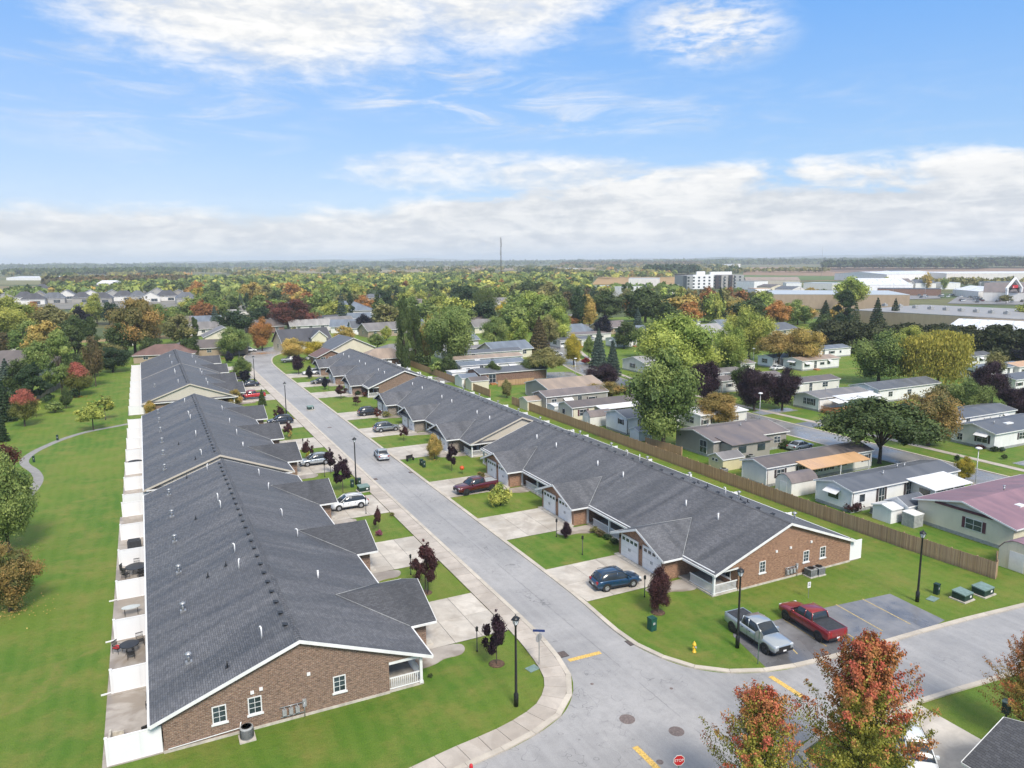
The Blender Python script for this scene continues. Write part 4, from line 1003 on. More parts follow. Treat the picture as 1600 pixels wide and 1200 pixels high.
for px, py, lb in ((550.5, 761, 'green pedestal left of the lamp near the white crossover'), (561.5, 758, 'green pedestal right of the lamp near the white crossover')): pedestal(px, py, lb, .42, 1.0, 'greenbox2')
pedestal(267, 653, 'small dark bollard light beside the footpath bend', .22, .8, 'greenbox2') if False else None
for px, py, lb in ((90, 688, 'small green bollard at the near side of the footpath'), (53, 722, 'small green bollard inside the footpath bend')): pedestal(px, py, lb, .3, .95, 'greenbox2', 'bollards by the footpath')
def transformer(px, py, label, w=1.35, d=1.15, h=.75):
    x, y = at(px, py); o = thing('transformer_box', label, 'transformer', (x, y, 0), .05, 'green transformer boxes')
    def mk(): return MB().box(-w/2, w/2, -d/2, d/2, .1, h*.86).mesh('casing', M['greenbox2']), MB().slab([(-w/2-.03, -d/2-.03, h*.95), (w/2+.03, -d/2-.03, h*.95), (w/2+.03, d/2+.03, h*1.08), (-w/2-.03, d/2+.03, h*1.08)], .1).mesh('lid', M['boxlid']), MB().box(-w/2-.15, w/2+.15, -d/2-.15, d/2+.15, -.03, .1).mesh('pad', M['concrete_found']), MB().box(w*.15, w*.32, -d/2-.012, -d/2, h*.4, h*.65).mesh('notice', M['white'])
    for n_, me in zip(('casing', 'lid', 'pad', 'notice'), cached(('tr', w), mk)): link(n_, me, o)
transformer(1503, 936, 'left green transformer box on the verge by the fence corner', 1.25); transformer(1535, 928, 'right larger green transformer box on the verge by the fence corner', 1.5)
transformer(568, 767, 'green transformer box behind the white crossover', 1.4); transformer(485, 640, 'green transformer box on a far west lawn', 1.2); transformer(388, 597, 'green transformer box at the farthest west lamp', 1.0)
def cover_plate(px, py, label, col, w=.9, d=.7):
    x, y = at(px, py); o = link('ground_box_lid', MB().box(-w/2, w/2, -d/2, d/2, -.02, .05).mesh('ground_box_lid', M[col]), None, (x, y, 0), .2); tag(o, label, 'utility lid')
cover_plate(832, 1045, 'pale green flat utility lid in the corner lawn', 'palegreen' if 'palegreen' in M else 'boxlid'); cover_plate(1457, 936, 'pale flat utility lid near the right parking lamp', 'boxlid', 1.1, .7)
# yellow hydrant
x, y = at(1084.5, 1019); o = thing('fire_hydrant', 'yellow fire hydrant on the corner lawn', 'fire hydrant', (x, y, 0), .3); M['hyd'] = simple('hydrant_yellow', (.72, .46, .03), .45, .12, 4)
link('barrel', MB().lathe(0, 0, [(.17, 0), (.17, .05), (.11, .07), (.11, .58), (.16, .6), (.16, .65), (.13, .68), (.10, .8), (.03, .86), (.03, .92)], 14).mesh('barrel', M['hyd']), o)
link('hose_nozzle', MB().tube([(-.22, 0, .46), (.22, 0, .46)], .06, 8).mesh('hose_nozzle', M['hyd']), o); link('pumper_nozzle', MB().tube([(0, 0, .46), (0, -.2, .46)], .08, 8).mesh('pumper_nozzle', M['greybox']), o)
x, y = at(472, 612); 
# green box on a black post, lower right
bx, by = at(1571, 1130, 1.0); o = thing('mail_box', 'tall green box on a black post by the dark roof corner', 'mailbox', (bx, by, 0), .2); link('post', MB().box(-.05, .05, -.05, .05, 0, 1.75).mesh('post', M['blackmetal']), o); link('box', MB().box(-.30, .12, -.2, .2, 1.75, 2.5).mesh('box', M['greenbox2']), o); link('lid', MB().box(-.33, .15, -.23, .23, 2.5, 2.58).mesh('lid', M['boxlid']), o)
# lawn ornaments
x, y = at(722, 741); o = thing('garden_ornament', 'orange ball ornament on a stake on the east lawn', 'ornament', (x, y, 0)); link('stake', MB().cyl(0, 0, 0, 1.2, .025, n=5).mesh('stake', M['blackmetal']), o); link('ball', MB().lathe(0, 0, [(.05, .62), (.28, .75), (.34, .95), (.28, 1.13), (.05, 1.25)], 12).mesh('ball', simple('orange_ornament', (.55, .09, .02), .5, .2, 5)), o)
x, y = at(641, 720); o = thing('garden_bench', 'small dark bench at the driveway corner by the silver sedan', 'bench', (x, y, .03), .3); link('seat', MB().box(-.6, .6, -.2, .2, .4, .46).mesh('seat', M['wicker']), o); link('backrest', MB().box(-.6, .6, .17, .22, .46, .85).mesh('backrest', M['wicker']), o)
for a in (-.55, .55): link('leg', MB().box(a-.04, a+.04, -.2, .2, 0, .4).mesh('leg', M['blackmetal']), o)
x, y = at(592, 838); 
x, y = at(670, 925); o = thing('bird_feeder', 'white and black bird feeder on a pole on the second west lawn', 'bird feeder', (x, y, 0)); link('pole', MB().cyl(0, 0, 0, 1.7, .025, n=5).mesh('pole', M['blackmetal']), o); link('house', MB().box(-.15, .15, -.15, .15, 1.1, 1.35).mesh('house', M['white']), o); link('roof', MB().lathe(0, 0, [(.28, 1.35), (.02, 1.55)], 4).mesh('roof', M['white']), o)

# ------------------------------------------------------------------ vehicles: x forward
M['tyre'] = simple('tyre_rubber', (.015, .015, .016), .8, .2, 5); M['rim'] = simple('alloy_rim', (.42, .43, .45), .3, .1, 5, .8); M['rim_dark'] = simple('dark_rim', (.05, .05, .055), .35, .1, 5, .6)
M['carglass'] = simple('car_glass', (.028, .036, .044), .16, .2, 1, spec=.6); M['headl'] = simple('headlight_glass', (.65, .68, .7), .12, .05, 4); M['taill'] = simple('tail_light_red', (.32, .012, .015), .2, .1, 4); M['blackpl'] = simple('black_plastic', (.018, .018, .02), .55, .2, 6)
def paint(name, col, metal=.35): return simple(name, col, .28, .03, 1.0, metal, coat=1.0)
PAINT = {'silver': paint('silver_car_paint', (.42, .46, .49), .5), 'white': paint('white_car_paint', (.74, .76, .77), .05), 'red': paint('dark_red_car_paint', (.26, .012, .016), .3), 'maroon': paint('maroon_car_paint', (.105, .008, .014), .3),
         'blue': paint('blue_car_paint', (.010, .052, .120), .35), 'navy': paint('navy_car_paint', (.012, .020, .04), .3), 'grey': paint('grey_car_paint', (.24, .26, .27), .45), 'black': paint('black_car_paint', (.012, .013, .016), .2), 'brightred': paint('bright_red_car_paint', (.42, .015, .02), .1)}
def loft(mb, st):
    n = len(st[0]); i0 = len(mb.v)
    for r in st: mb.v += [tuple(p) for p in r]
    for k in range(len(st)-1):
        for j in range(n-1): a = i0+k*n+j; mb.f.append((a, a+1, a+n+1, a+n)); mb.sm.append(True)
    mb.f.append(tuple(i0+j for j in range(n-1, -1, -1))); mb.sm.append(False); e = i0+(len(st)-1)*n; mb.f.append(tuple(e+j for j in range(n))); mb.sm.append(False)
    return mb
def hull_ring(x, w, zl, zb, zt):
    h = [(x, w*.86, zl), (x, w*.985, zl+.16), (x, w, (zl+zb)/2), (x, w*.985, zb-.06), (x, w*.92, zb), (x, w*.6, zt-.01), (x, 0, zt)]
    return [(a, -b, c) for a, b, c in h]+[(a, b, c) for a, b, c in h[-2::-1]]
def car_meshes(kind):
    if kind == 'pickup': L, Wd, wb, R, zl = 5.85, 2.02, 3.78, .41, .42
    elif kind == 'suv': L, Wd, wb, R, zl = 4.65, 1.86, 2.72, .36, .28
    else: L, Wd, wb, R, zl = 4.7, 1.82, 2.75, .33, .20
    w = Wd/2; xf = L/2; P = {}
    if kind == 'pickup':
        hull = [(-xf, w*.93, .55, 1.22, 1.22), (-xf+.08, w*.97, .48, 1.27, 1.27), (-xf+.5, w, zl, 1.28, 1.28), (-.75, w, zl, 1.27, 1.27), (0, w, zl, 1.24, 1.24), (1.15, w, zl, 1.20, 1.22), (1.35, w*.99, zl, 1.17, 1.24), (xf-.6, w*.97, zl, 1.10, 1.18), (xf-.12, w*.93, .46, 1.0, 1.08), (xf, w*.85, .52, .92, .95)]
        cab = [(-.98, .86, 1.25, .70, 1.27), (-.86, .90, 1.25, .72, 1.86), (-.3, .90, 1.25, .74, 1.92), (.45, .90, 1.25, .74, 1.89), (.65, .90, 1.22, .73, 1.83), (1.42, .86, 1.20, .80, 1.22)]
    elif kind == 'suv':
        hull = [(-xf, w*.84, .40, .78, .80), (-xf+.1, w*.93, .34, .95, .98), (-xf+.5, w*.99, zl, 1.04, 1.06), (-.6, w, zl, 1.02, 1.03), (.6, w, zl, .99, 1.0), (1.05, w*.99, zl, .96, 1.01), (xf-.55, w*.96, zl, .88, .95), (xf-.15, w*.88, .32, .76, .84), (xf, w*.74, .36, .62, .66)]
        cab = [(-xf+.18, .80, .98, .60, 1.0), (-xf+.62, .84, 1.02, .64, 1.55), (-1.0, .86, 1.02, .66, 1.66), (-.2, .86, 1.0, .67, 1.68), (.35, .86, 1.0, .66, 1.62), (1.22, .82, .97, .76, .99)]
    else:
        hull = [(-xf, w*.82, .36, .70, .74), (-xf+.12, w*.92, .30, .88, .94), (-xf+.6, w*.98, zl, .92, .98), (-.8, w, zl, .90, .92), (.5, w, zl, .88, .90), (.9, w*.99, zl, .86, .92), (xf-.6, w*.96, zl, .78, .86), (xf-.15, w*.88, .28, .66, .74), (xf, w*.72, .32, .55, .58)]
        cab = [(-xf+.62, .78, .92, .66, .95), (-1.05, .82, .91, .60, 1.36), (-.4, .83, .90, .61, 1.42), (.1, .83, .90, .61, 1.40), (.28, .83, .89, .60, 1.36), (1.1, .80, .88, .74, .91)]
    P['body'] = loft(MB(), [hull_ring(*s_) for s_ in hull])
    ring = lambda x, wb_, zb, wt, zt: [(x, -wb_, zb-.03), (x, -wb_*.99, zb+(zt-zb)*.12), (x, -wt*1.02, zt-.045 if zt-zb > .1 else zt), (x, -wt*.9, zt), (x, 0, zt+.025), (x, wt*.9, zt), (x, wt*1.02, zt-.045 if zt-zb > .1 else zt), (x, wb_*.99, zb+(zt-zb)*.12), (x, wb_, zb-.03)]
    P['windows'] = loft(MB(), [ring(*s_) for s_ in cab])
    roof = loft(MB(), [[(x, -wt*1.0, zt-.03), (x, -wt*.9, zt+.014), (x, 0, zt+.042), (x, wt*.9, zt+.014), (x, wt*1.0, zt-.03)] for x, _, zb, wt, zt in cab if zt-zb > .42 and zt > (1.3 if kind == 'sedan' else 1.5)])
    P['roof'] = roof
    pil = MB()                                                                # pillars
    for k_ in range(len(cab)-1):
        for sd in (-1, 1):
            a, b = cab[k_], cab[k_+1]
            if abs(a[4]-b[4]) > .25: pil.tube([(a[0], sd*(a[3] if a[4]-a[2] > .2 else a[1])*1.0, a[4]-.01), (b[0], sd*(b[3] if b[4]-b[2] > .2 else b[1])*1.0, b[4]-.01)], .045, 5)
    for xx in ((-.12, ) if kind == 'sedan' else (-.15,)):
        for sd in (-1, 1): pil.tube([(xx, sd*.875*w/1.0 if kind != 'pickup' else sd*.90, hull[4][3]-.02), (xx-.05, sd*.69 if kind != 'pickup' else sd*.755, cab[2][4]-.04)], .035, 5)
    P['pillar'] = pil
    ds = MB()
    for xx in ((-.95, -.1, .85) if kind != 'pickup' else (-.98, -.12, .78, 1.3)):
        for sd in (-1, 1): ds.box(xx-.008, xx+.008, sd*w*.975, sd*(w+.004), zl+.16, hull[4][3]-.08)
    for xx in ((-.75, .1) if kind != 'pickup' else (-.8, .05)):
        for sd in (-1, 1): ds.box(xx, xx+.2, sd*w*.99, sd*(w+.02), hull[4][3]-.2, hull[4][3]-.165)
    P['door_seam'] = ds
    P['sill_trim'] = MB().box(-wb/2+R, wb/2-R, -w-.006, w+.006, zl+.02, zl+.13)
    P['front_bumper'] = MB().box(xf-.16, xf+.03, -w*.80, w*.80, .36 if kind != 'pickup' else .5, .50 if kind != 'pickup' else .68)
    P['rear_bumper'] = MB().box(-xf-.05, -xf+.12, -w*.86, w*.86, .34 if kind != 'pickup' else .5, .52 if kind != 'pickup' else .68)
    gz = {'pickup': (.70, .93), 'suv': (.52, .72), 'sedan': (.44, .58)}[kind]
    P['grille'] = MB().box(xf-.06, xf+.025, -w*.55, w*.55, *gz)
    hz = {'pickup': (.84, 1.02), 'suv': (.68, .80), 'sedan': (.56, .67)}[kind]; tz = {'pickup': (.84, 1.2), 'suv': (.78, .98), 'sedan': (.68, .86)}[kind]
    P['_head'] = MB().box(xf-.30, xf-.03, -.02, .30, *hz); P['_tail'] = MB().box(-xf-.012, -xf+.14, -.02, .17 if kind == 'pickup' else .26, *tz)
    P['licence_plate'] = MB().box(-xf-.065, -xf-.05, -.15, .15, tz[0]-.22, tz[0]-.09); P['front_plate'] = MB().box(xf+.03, xf+.045, -.15, .15, gz[0]-.15, gz[0]-.03)
    P['_mirror'] = MB().box(-.09, .09, 0, .20, 0, .14)
    if kind == 'pickup': P['bed_cover'] = MB().box(-xf+.07, -1.0, -w*.86, w*.86, 1.255, 1.30); P['bed_rail'] = MB().prism([(-xf+.03, -w*.93), (-1.0, -w*.93), (-1.0, -w*.87), (-xf+.10, -w*.87), (-xf+.10, w*.87), (-1.0, w*.87), (-1.0, w*.93), (-xf+.03, w*.93)], 1.24, 1.32)
    if kind == 'suv': P['roof_rail'] = MB().tube([(-1.6, -.62, 1.66), (-1.5, -.62, 1.72), (.2, -.62, 1.72), (.3, -.62, 1.66)], .02, 5).tube([(-1.6, .62, 1.66), (-1.5, .62, 1.72), (.2, .62, 1.72), (.3, .62, 1.66)], .02, 5)
    P['_tyre'] = MB().tube([(0, -.125, R), (0, -.11, R), (0, .11, R), (0, .125, R)], [R*.86, R, R, R*.86], 20)
    rim = MB().tube([(0, -.128, R), (0, -.122, R)], R*.60, 16)
    for k_ in range(5):
        a = k_*2*math.pi/5; rim.tube([(0, -.135, R), (R*.62*math.cos(a), -.135, R+R*.62*math.sin(a))], .035, 4)
    P['_rim'] = rim; P['_arch'] = MB().tube([(0, -.02, R+.03), (0, .02, R+.03)], R*1.17, 20)
    P['dim'] = (L, w, wb, R, cab)
    return P
def vehicle(kind, colour, x, y, heading, label, cat, rim='rim', cover='cover_dark', group=None, z=.035):
    P = cached(('car', kind), lambda: car_meshes(kind)); L, w, wb, R, cab = P['dim']; C = PAINT[colour]
    o = thing({'pickup': 'pickup_truck', 'suv': 'parked_car', 'sedan': 'sedan_car'}[kind], label, cat, (x, y, z), heading, group)
    mats = {'body': C, 'roof': C, 'pillar': C, 'windows': M['carglass'], 'sill_trim': M['blackpl'], 'door_seam': M['blackpl'], 'front_bumper': C if kind == 'sedan' else M['blackpl'], 'rear_bumper': C if kind == 'sedan' else M['blackpl'], 'grille': M['blackpl'], 'licence_plate': M['white'], 'front_plate': M['white'], 'bed_cover': M[cover], 'bed_rail': C, 'roof_rail': M['blackpl']}
    for nme, mt in mats.items():
        if nme in P: link(nme, cached(('cm', kind, nme, mt.name), lambda: P[nme].mesh(nme, mt)), o)
    tm = cached(('cm', kind, 'tyre'), lambda: P['_tyre'].mesh('wheel', M['tyre'])); rm = cached(('cm', kind, rim), lambda: P['_rim'].mesh('rim', M[rim])); am = cached(('cm', kind, 'arch'), lambda: P['_arch'].mesh('wheel_arch', M['blackpl']))
    for sx in (-1, 1):
        for sy in (-1, 1):
            wh = link('wheel', tm, o, (sx*wb/2, sy*(w-.105), 0), 0 if sy < 0 else math.pi); link('rim', rm, wh); link('wheel_arch', am, o, (sx*wb/2, sy*(w-.012), 0))
    hm = cached(('cm', kind, 'head'), lambda: P['_head'].mesh('headlight', M['headl'])); tl = cached(('cm', kind, 'tail'), lambda: P['_tail'].mesh('tail_light', M['taill'])); mm = cached(('cm', kind, 'mir', colour), lambda: P['_mirror'].mesh('mirror', C))
    for sy in (-1, 1):
        h = link('headlight', hm, o, (0, sy*(w*.56), 0)); t = link('tail_light', tl, o, (0, sy*(w*.60), 0)); m_ = link('mirror', mm, o, (cab[-1][0]-.42, sy*(w-.06), cab[-1][2]+.04))
        if sy < 0: h.scale = (1, -1, 1); t.scale = (1, -1, 1); m_.scale = (1, -1, 1)
    return o
D = math.radians
def car_at(kind, colour, rear, front, label, cat, **k):
    """wheel contact pixels of the visible side: rear wheel and front wheel"""
    a = np.array(at(*rear)); b = np.array(at(*front)); c = (a+b)/2; h = math.atan2(b[1]-a[1], b[0]-a[0]); w = {'pickup': .9, 'suv': .82, 'sedan': .8}[kind]
    n = np.array([-math.sin(h), math.cos(h)]); 
    if n@c < 0: n = -n
    c = c+n*w*.98; return vehicle(kind, colour, c[0], c[1], h, label, cat, **k)
car_at('pickup', 'silver', (1146, 988), (1195, 1021), 'silver pickup truck parked nose out at the left of the parking lot', 'pickup truck', rim='rim_dark', z=.015)
car_at('pickup', 'red', (1281, 1003), (1227, 968), 'dark red pickup truck backed up with its tailgate to the street', 'pickup truck', rim='rim_dark', z=.015)
car_at('suv', 'blue', (946, 925), (990, 917), 'blue crossover parked on the driveway by the white garage doors', 'car')
car_at('pickup', 'maroon', (767, 767), (730, 774), 'maroon pickup truck on the driveway facing the street', 'pickup truck', rim='rim_dark', cover='greybox')
car_at('sedan', 'silver', (592, 721), (585, 711), 'silver sedan driving up the wet street', 'car', z=.02)
for args in ((25.0, 96.6),): pass
vehicle('suv', 'white', 20.9, 88.4, math.pi, 'white crossover on the west driveway beside the green transformer', 'car')
vehicle('suv', 'silver', 21.5, 110.6, math.pi, 'silver crossover on the west driveway behind two purple trees', 'car')
vehicle('suv', 'navy', 21.6, 142.6, math.pi, 'dark blue car on a far west driveway behind a small purple tree', 'car')
car_at('suv', 'grey', (593, 671), (613, 668), 'grey crossover on the second east driveway of the second row', 'car') if False else vehicle('suv', 'grey', 37.6, 127.3, 0.03, 'grey crossover on an east driveway beside the bright green lawn', 'car')
vehicle('suv', 'black', 38.8, 142.6, 0, 'black crossover on a far east driveway', 'car'); vehicle('pickup', 'brightred', 20.3, 172.6, math.pi, 'bright red pickup on a far west driveway behind the cream gabled row', 'pickup truck')
vehicle('sedan', 'black', 38.5, 186.5, math.pi, 'small dark sedan beside a purple tree far up the east side', 'car'); vehicle('suv', 'white', 39.5, 202.8, math.pi, 'white car near the garage of the farthest east row', 'car')
vehicle('suv', 'maroon', 21.0, 206, 0, 'dark red car on the farthest west driveways', 'car'); vehicle('sedan', 'navy', 22, 190.5, math.pi, 'dark sedan behind the round green tree on the west side', 'car')
for px, py, kd, cl, rz, lb in ((390, 550, 'suv', 'white', .1, 'white car parked at the turning circle lawn'), (455, 566, 'pickup', 'grey', 3.0, 'grey pickup at the end of the street by the yellow tree'), (490, 562, 'sedan', 'white', .2, 'white car half hidden by the yellow tree at the street end'),
                              (1132, 661, 'sedan', 'white', .1, 'white sedan beyond the purple roofed tan home'), (1250, 702, 'sedan', 'silver', .1, 'silver car behind the long brown roofed home'), (868, 556, 'suv', 'white', .1, 'white van by the spreading tree far back'),
                              (940, 527, 'sedan', 'white', .3, 'white car on the far park bend under the purple tree'), (571, 523, 'suv', 'white', .5, 'white car by the navy purple tree'), (593, 492, 'pickup', 'white', .4, 'white pickup by the distant red roof'), (1215, 578, 'sedan', 'white', .1, 'white car on the park street behind the purple tree')):
    x, y = at(px, py); vehicle(kd, cl, x, y, rz, lb, 'pickup truck' if kd == 'pickup' else 'car')
cx, cy = at(1430, 1165, 1.2); vehicle('suv', 'white', cx, cy, D(-128), 'white car with pale green windscreen behind the big red maple', 'car')

# ------------------------------------------------------------------ homes of the park, houses, commercial buildings
ROOFM = {}
def roofm(name, col, rough=.6, var=.22):
    if name not in ROOFM:
        m, n, b = newmat(name+'_roofing'); u = uvn(n); a = n.noise(n.scale(u, (.5, .12, 1)), 1.0, 5, .65, .5); e = n.noise(u, 7, 4, .8)
        s_ = n.n('ShaderNodeSeparateXYZ'); n.put(s_.inputs[0], u); ln = n.ramp(n.m('FRACT', n.m('DIVIDE', s_.outputs[1], .16)), 0, .2, .85, 1.0)
        c = n.mix(n.ramp(a, .3, .72), tuple(x*(1-var) for x in col), tuple(min(.9, x*(1+var)) for x in col))
        c = n.mix(n.ramp(e, .3, .7, 0, .35), c, tuple(x*.7 for x in col)); c = n.mix(1.0, c, n.mix(ln, (.7, .7, .7), (1, 1, 1)), 'MULTIPLY')
        n.put(b.inputs['Base Color'], c); n.put(b.inputs['Roughness'], n.ramp(a, .3, .7, rough-.2, rough+.1)); ROOFM[name] = m
    return ROOFM[name]
RC = {'slate': (.115, .125, .145), 'brown': (.135, .115, .11), 'tan': (.34, .265, .21), 'grey': (.20, .19, .19), 'maroon': (.26, .155, .185), 'taupe': (.185, .155, .15), 'dark': (.07, .072, .085), 'bluegrey': (.16, .19, .235), 'redbrown': (.17, .10, .085), 'lightgrey': (.33, .32, .31), 'orange': (.62, .38, .20), 'white': (.78, .78, .78), 'red': (.22, .07, .06), 'metal': (.48, .52, .55)}
WC = {'white': (.86, .86, .85), 'cream': (.74, .69, .54), 'beige': (.52, .48, .41), 'grey': (.42, .41, .39), 'brick': (.20, .10, .07), 'tanbrick': (.42, .33, .24), 'yellow': (.66, .60, .38), 'pale': (.77, .75, .71), 'taupe': (.36, .34, .31)}
WM = {}
def wallm(nm, vertical=False):
    k = (nm, vertical)
    if k not in WM: WM[k] = siding_mat(nm+('_board' if vertical else '')+'_siding', WC[nm], .9 if vertical else .16, vertical, .5, .14) if nm != 'brick' else brick_mat('house_brick', (.24, .12, .08), (.17, .085, .06), (.3, .24, .2))
    return WM[k]
M['shutter'] = simple('dark_shutter', (.055, .045, .05), .6, .2, 3); M['shutter_r'] = simple('maroon_shutter', (.10, .03, .045), .6, .2, 3); M['awning'] = simple('white_awning', (.76, .76, .76), .4, .08, 2); M['deckwood'] = simple('orange_deck_wood', (.36, .16, .06), .75, .3, 3)
def gable_house(name, label, cat, x0, x1, y0, y1, he, hr, roofc, wallc, axis='x', over=.35, vertical=False, group=None, wins=(), hip=0.0, skirt=False, chim=(), trimm='trim', ro=0.0, fl=0):
    """axis: direction of the ridge. wins: (face, t, z, w, h, style)"""
    cx, cy = (x0+x1)/2, (y0+y1)/2; T = thing(name, label, cat, (cx, cy, 0), ro, group)
    hx, hy = (x1-x0)/2, (y1-y0)/2
    if axis == 'x': P = lambda a, b, z: (a, b, z); A, Bh = hx, hy
    else: P = lambda a, b, z: (-b, a, z); A, Bh = hy, hx
    w = MB(); t = .14
    pent = [(-Bh, 0), (Bh, 0), (Bh, he)]+([(0, hr)] if not hip else [])+[(-Bh, he)]
    for sa in (-1, 1):
        i = len(w.v); n = len(pent); w.v += [P(sa*A, b, z) for b, z in pent]+[P(sa*(A-t), b, z) for b, z in pent]
        w.f += [tuple(i+k for k in range(n)), tuple(i+2*n-1-k for k in range(n))]+[(i+k, i+n+k, i+n+(k+1) % n, i+(k+1) % n) for k in range(n)]; w.sm += [False]*(n+2)
    for sb in (-1, 1):
        q = [P(-A+t, sb*Bh, 0), P(A-t, sb*Bh, 0), P(A-t, sb*Bh, he), P(-A+t, sb*Bh, he)]; w.face(q)
    link('wall', w.mesh('wall', wallm(wallc, vertical)), T)
    k = (hr-he)/Bh; ze = he-k*over+.06; r = MB(); o2 = over
    H0 = max(0, A+o2-hip) if hip else A+o2
    for sb in (-1, 1):
        r.slab([P(-H0, 0, hr+.06), P(H0, 0, hr+.06), P(A+o2, sb*(Bh+over), ze), P(-A-o2, sb*(Bh+over), ze)], .12)
    if hip:
        for sa in (-1, 1): r.slab([P(sa*H0, 0, hr+.06), P(sa*(A+o2), Bh+over, ze), P(sa*(A+o2), -Bh-over, ze)], .12)
    link('roof', r.mesh('roof', roofm(roofc, RC[roofc])), T)
    f = MB()
    for sb in (-1, 1):
        a = P(-A-o2, sb*(Bh+over+.02), ze-.15); b = P(A+o2, sb*(Bh+over+.06), ze+.0); f.box(a[0], b[0], a[1], b[1], a[2], b[2])
        if not hip:
            for sa in (-1, 1): f.slab([P(sa*(A+o2+.01), 0, hr+.07), P(sa*(A+o2+.05), 0, hr+.07), P(sa*(A+o2+.05), sb*(Bh+over), ze+.01), P(sa*(A+o2+.01), sb*(Bh+over), ze+.01)], .17)
    link('fascia', f.mesh('fascia', M[trimm]), T)
    if skirt: link('skirting', MB().box(-hx-.02, hx+.02, -hy-.02, hy+.02, -.02, .38).mesh('skirting', M['greybox']), T)
    for a, b in chim:
        link('chimney', MB().box(-.28, .28, -.28, .28, -.4, .9).mesh('chimney', wallm('brick')) if False else cached('rv', lambda: MB().cyl(0, 0, -.1, .5, .09).cyl(0, 0, .5, .58, .14).mesh('roof_vent', M['galv'])), T, P(a, b, hr-k*abs(b))).name = 'roof_vent'
    for wn in wins:
        face, tt, z, ww, hh = wn[:5]; style = wn[5] if len(wn) > 5 else ''
        if face == 'w': pos_, ax, out = (-hx-.005, tt), 'y', -1
        elif face == 'e': pos_, ax, out = (hx+.005, tt), 'y', 1
        elif face == 's': pos_, ax, out = (tt, -hy-.005), 'x', -1
        else: pos_, ax, out = (tt, hy+.005), 'x', 1
        rz = {('x', -1): 0, ('x', 1): math.pi, ('y', 1): math.pi/2, ('y', -1): -math.pi/2}[(ax, out)]
        me = cached(('w2', ww, hh), lambda: (MB().box(-ww/2-.06, ww/2+.06, -.05, .0, -.06, hh+.06).mesh('window', M['trim']), MB().box(-ww/2, ww/2, -.06, -.051, 0, hh).mesh('pane', M['glass']), MB().box(-.02, .02, -.075, -.06, 0, hh).box(-ww/2, ww/2, -.073, -.06, hh*.5-.02, hh*.5+.02).mesh('muntin', M['trim'])))
        fo = link('door' if 'd' in style else 'window', me[0], T, (*pos_, z), rz); link('pane', me[1], fo)
        if hh > .9: link('muntin', me[2], fo)
        if 'S' in style or 'R' in style:
            sm_ = cached(('sh', hh, 'R' in style), lambda: MB().box(-.17, .17, -.045, 0, -.05, hh+.05).mesh('shutter', M['shutter_r' if 'R' in style else 'shutter']))
            for s_ in (-1, 1): link('shutter', sm_, fo, (s_*(ww/2+.26), 0, 0))
        if 'A' in style: link('awning', cached(('aw', ww), lambda: MB().slab([(-ww/2-.25, -.02, .45), (ww/2+.25, -.02, .45), (ww/2+.25, -.85, 0), (-ww/2-.25, -.85, 0)], .04).mesh('awning', M['awning'])), fo, (0, 0, hh-.1))
    return T
def home(label, x0, x1, y0, y1, roofc, wallc, he=2.75, hr=3.35, axis='x', wins=None, **k):
    hy = (y1-y0)/2; hx = (x1-x0)/2
    if wins is None:
        wins = [('w', rnd.uniform(-.5, .5), 1.1, rnd.choice([1.1, 1.6, 2.1]), 1.1, rnd.choice(['S', 'S', 'A', '']))]; t = -.82+rnd.uniform(0, .1)
        dr = rnd.choice([1, 2])
        for q in range(4):
            if q == dr: wins.append(('s', t*hx, .45, .9, 2.0, 'd'))
            else: ww_ = rnd.choice([.8, 1.1, 1.6]); wins.append(('s', t*hx, 1.25, ww_, rnd.choice([.7, 1.0]), rnd.choice(['', 'S', 'S', 'A'])))
            t += rnd.uniform(.34, .52)
    T = gable_house('mobile_home', label, 'mobile home', x0, x1, y0, y1, he, hr, roofc, wallc, axis, .28, False, 'homes of the park', wins, skirt=True, **k)
    for sx in (-1, 1):
        for sy in (-1, 1): link('corner_trim', cached('ct', lambda: MB().box(-.07, .07, -.07, .07, .3, 2.7).mesh('corner_trim', M['trim'])), T, (sx*hx, sy*hy, 0))
    for wn in wins:
        if wn[0] == 's' and len(wn) > 5 and 'd' in wn[5]: link('door_steps', cached('ds', lambda: MB().box(-.7, .7, -1.3, -.02, 0, .18).box(-.7, .7, -.95, -.02, .18, .36).mesh('door_steps', M['deckwood'])), T, (wn[1], -hy, 0))
    link('gutter_pipe', cached('gp', lambda: MB().tube([(0, 0, 2.6), (0, 0, .2)], .05, 6).mesh('gutter_pipe', M['shutter'])), T, (-hx+.12, -hy-.08, 0))
    return T
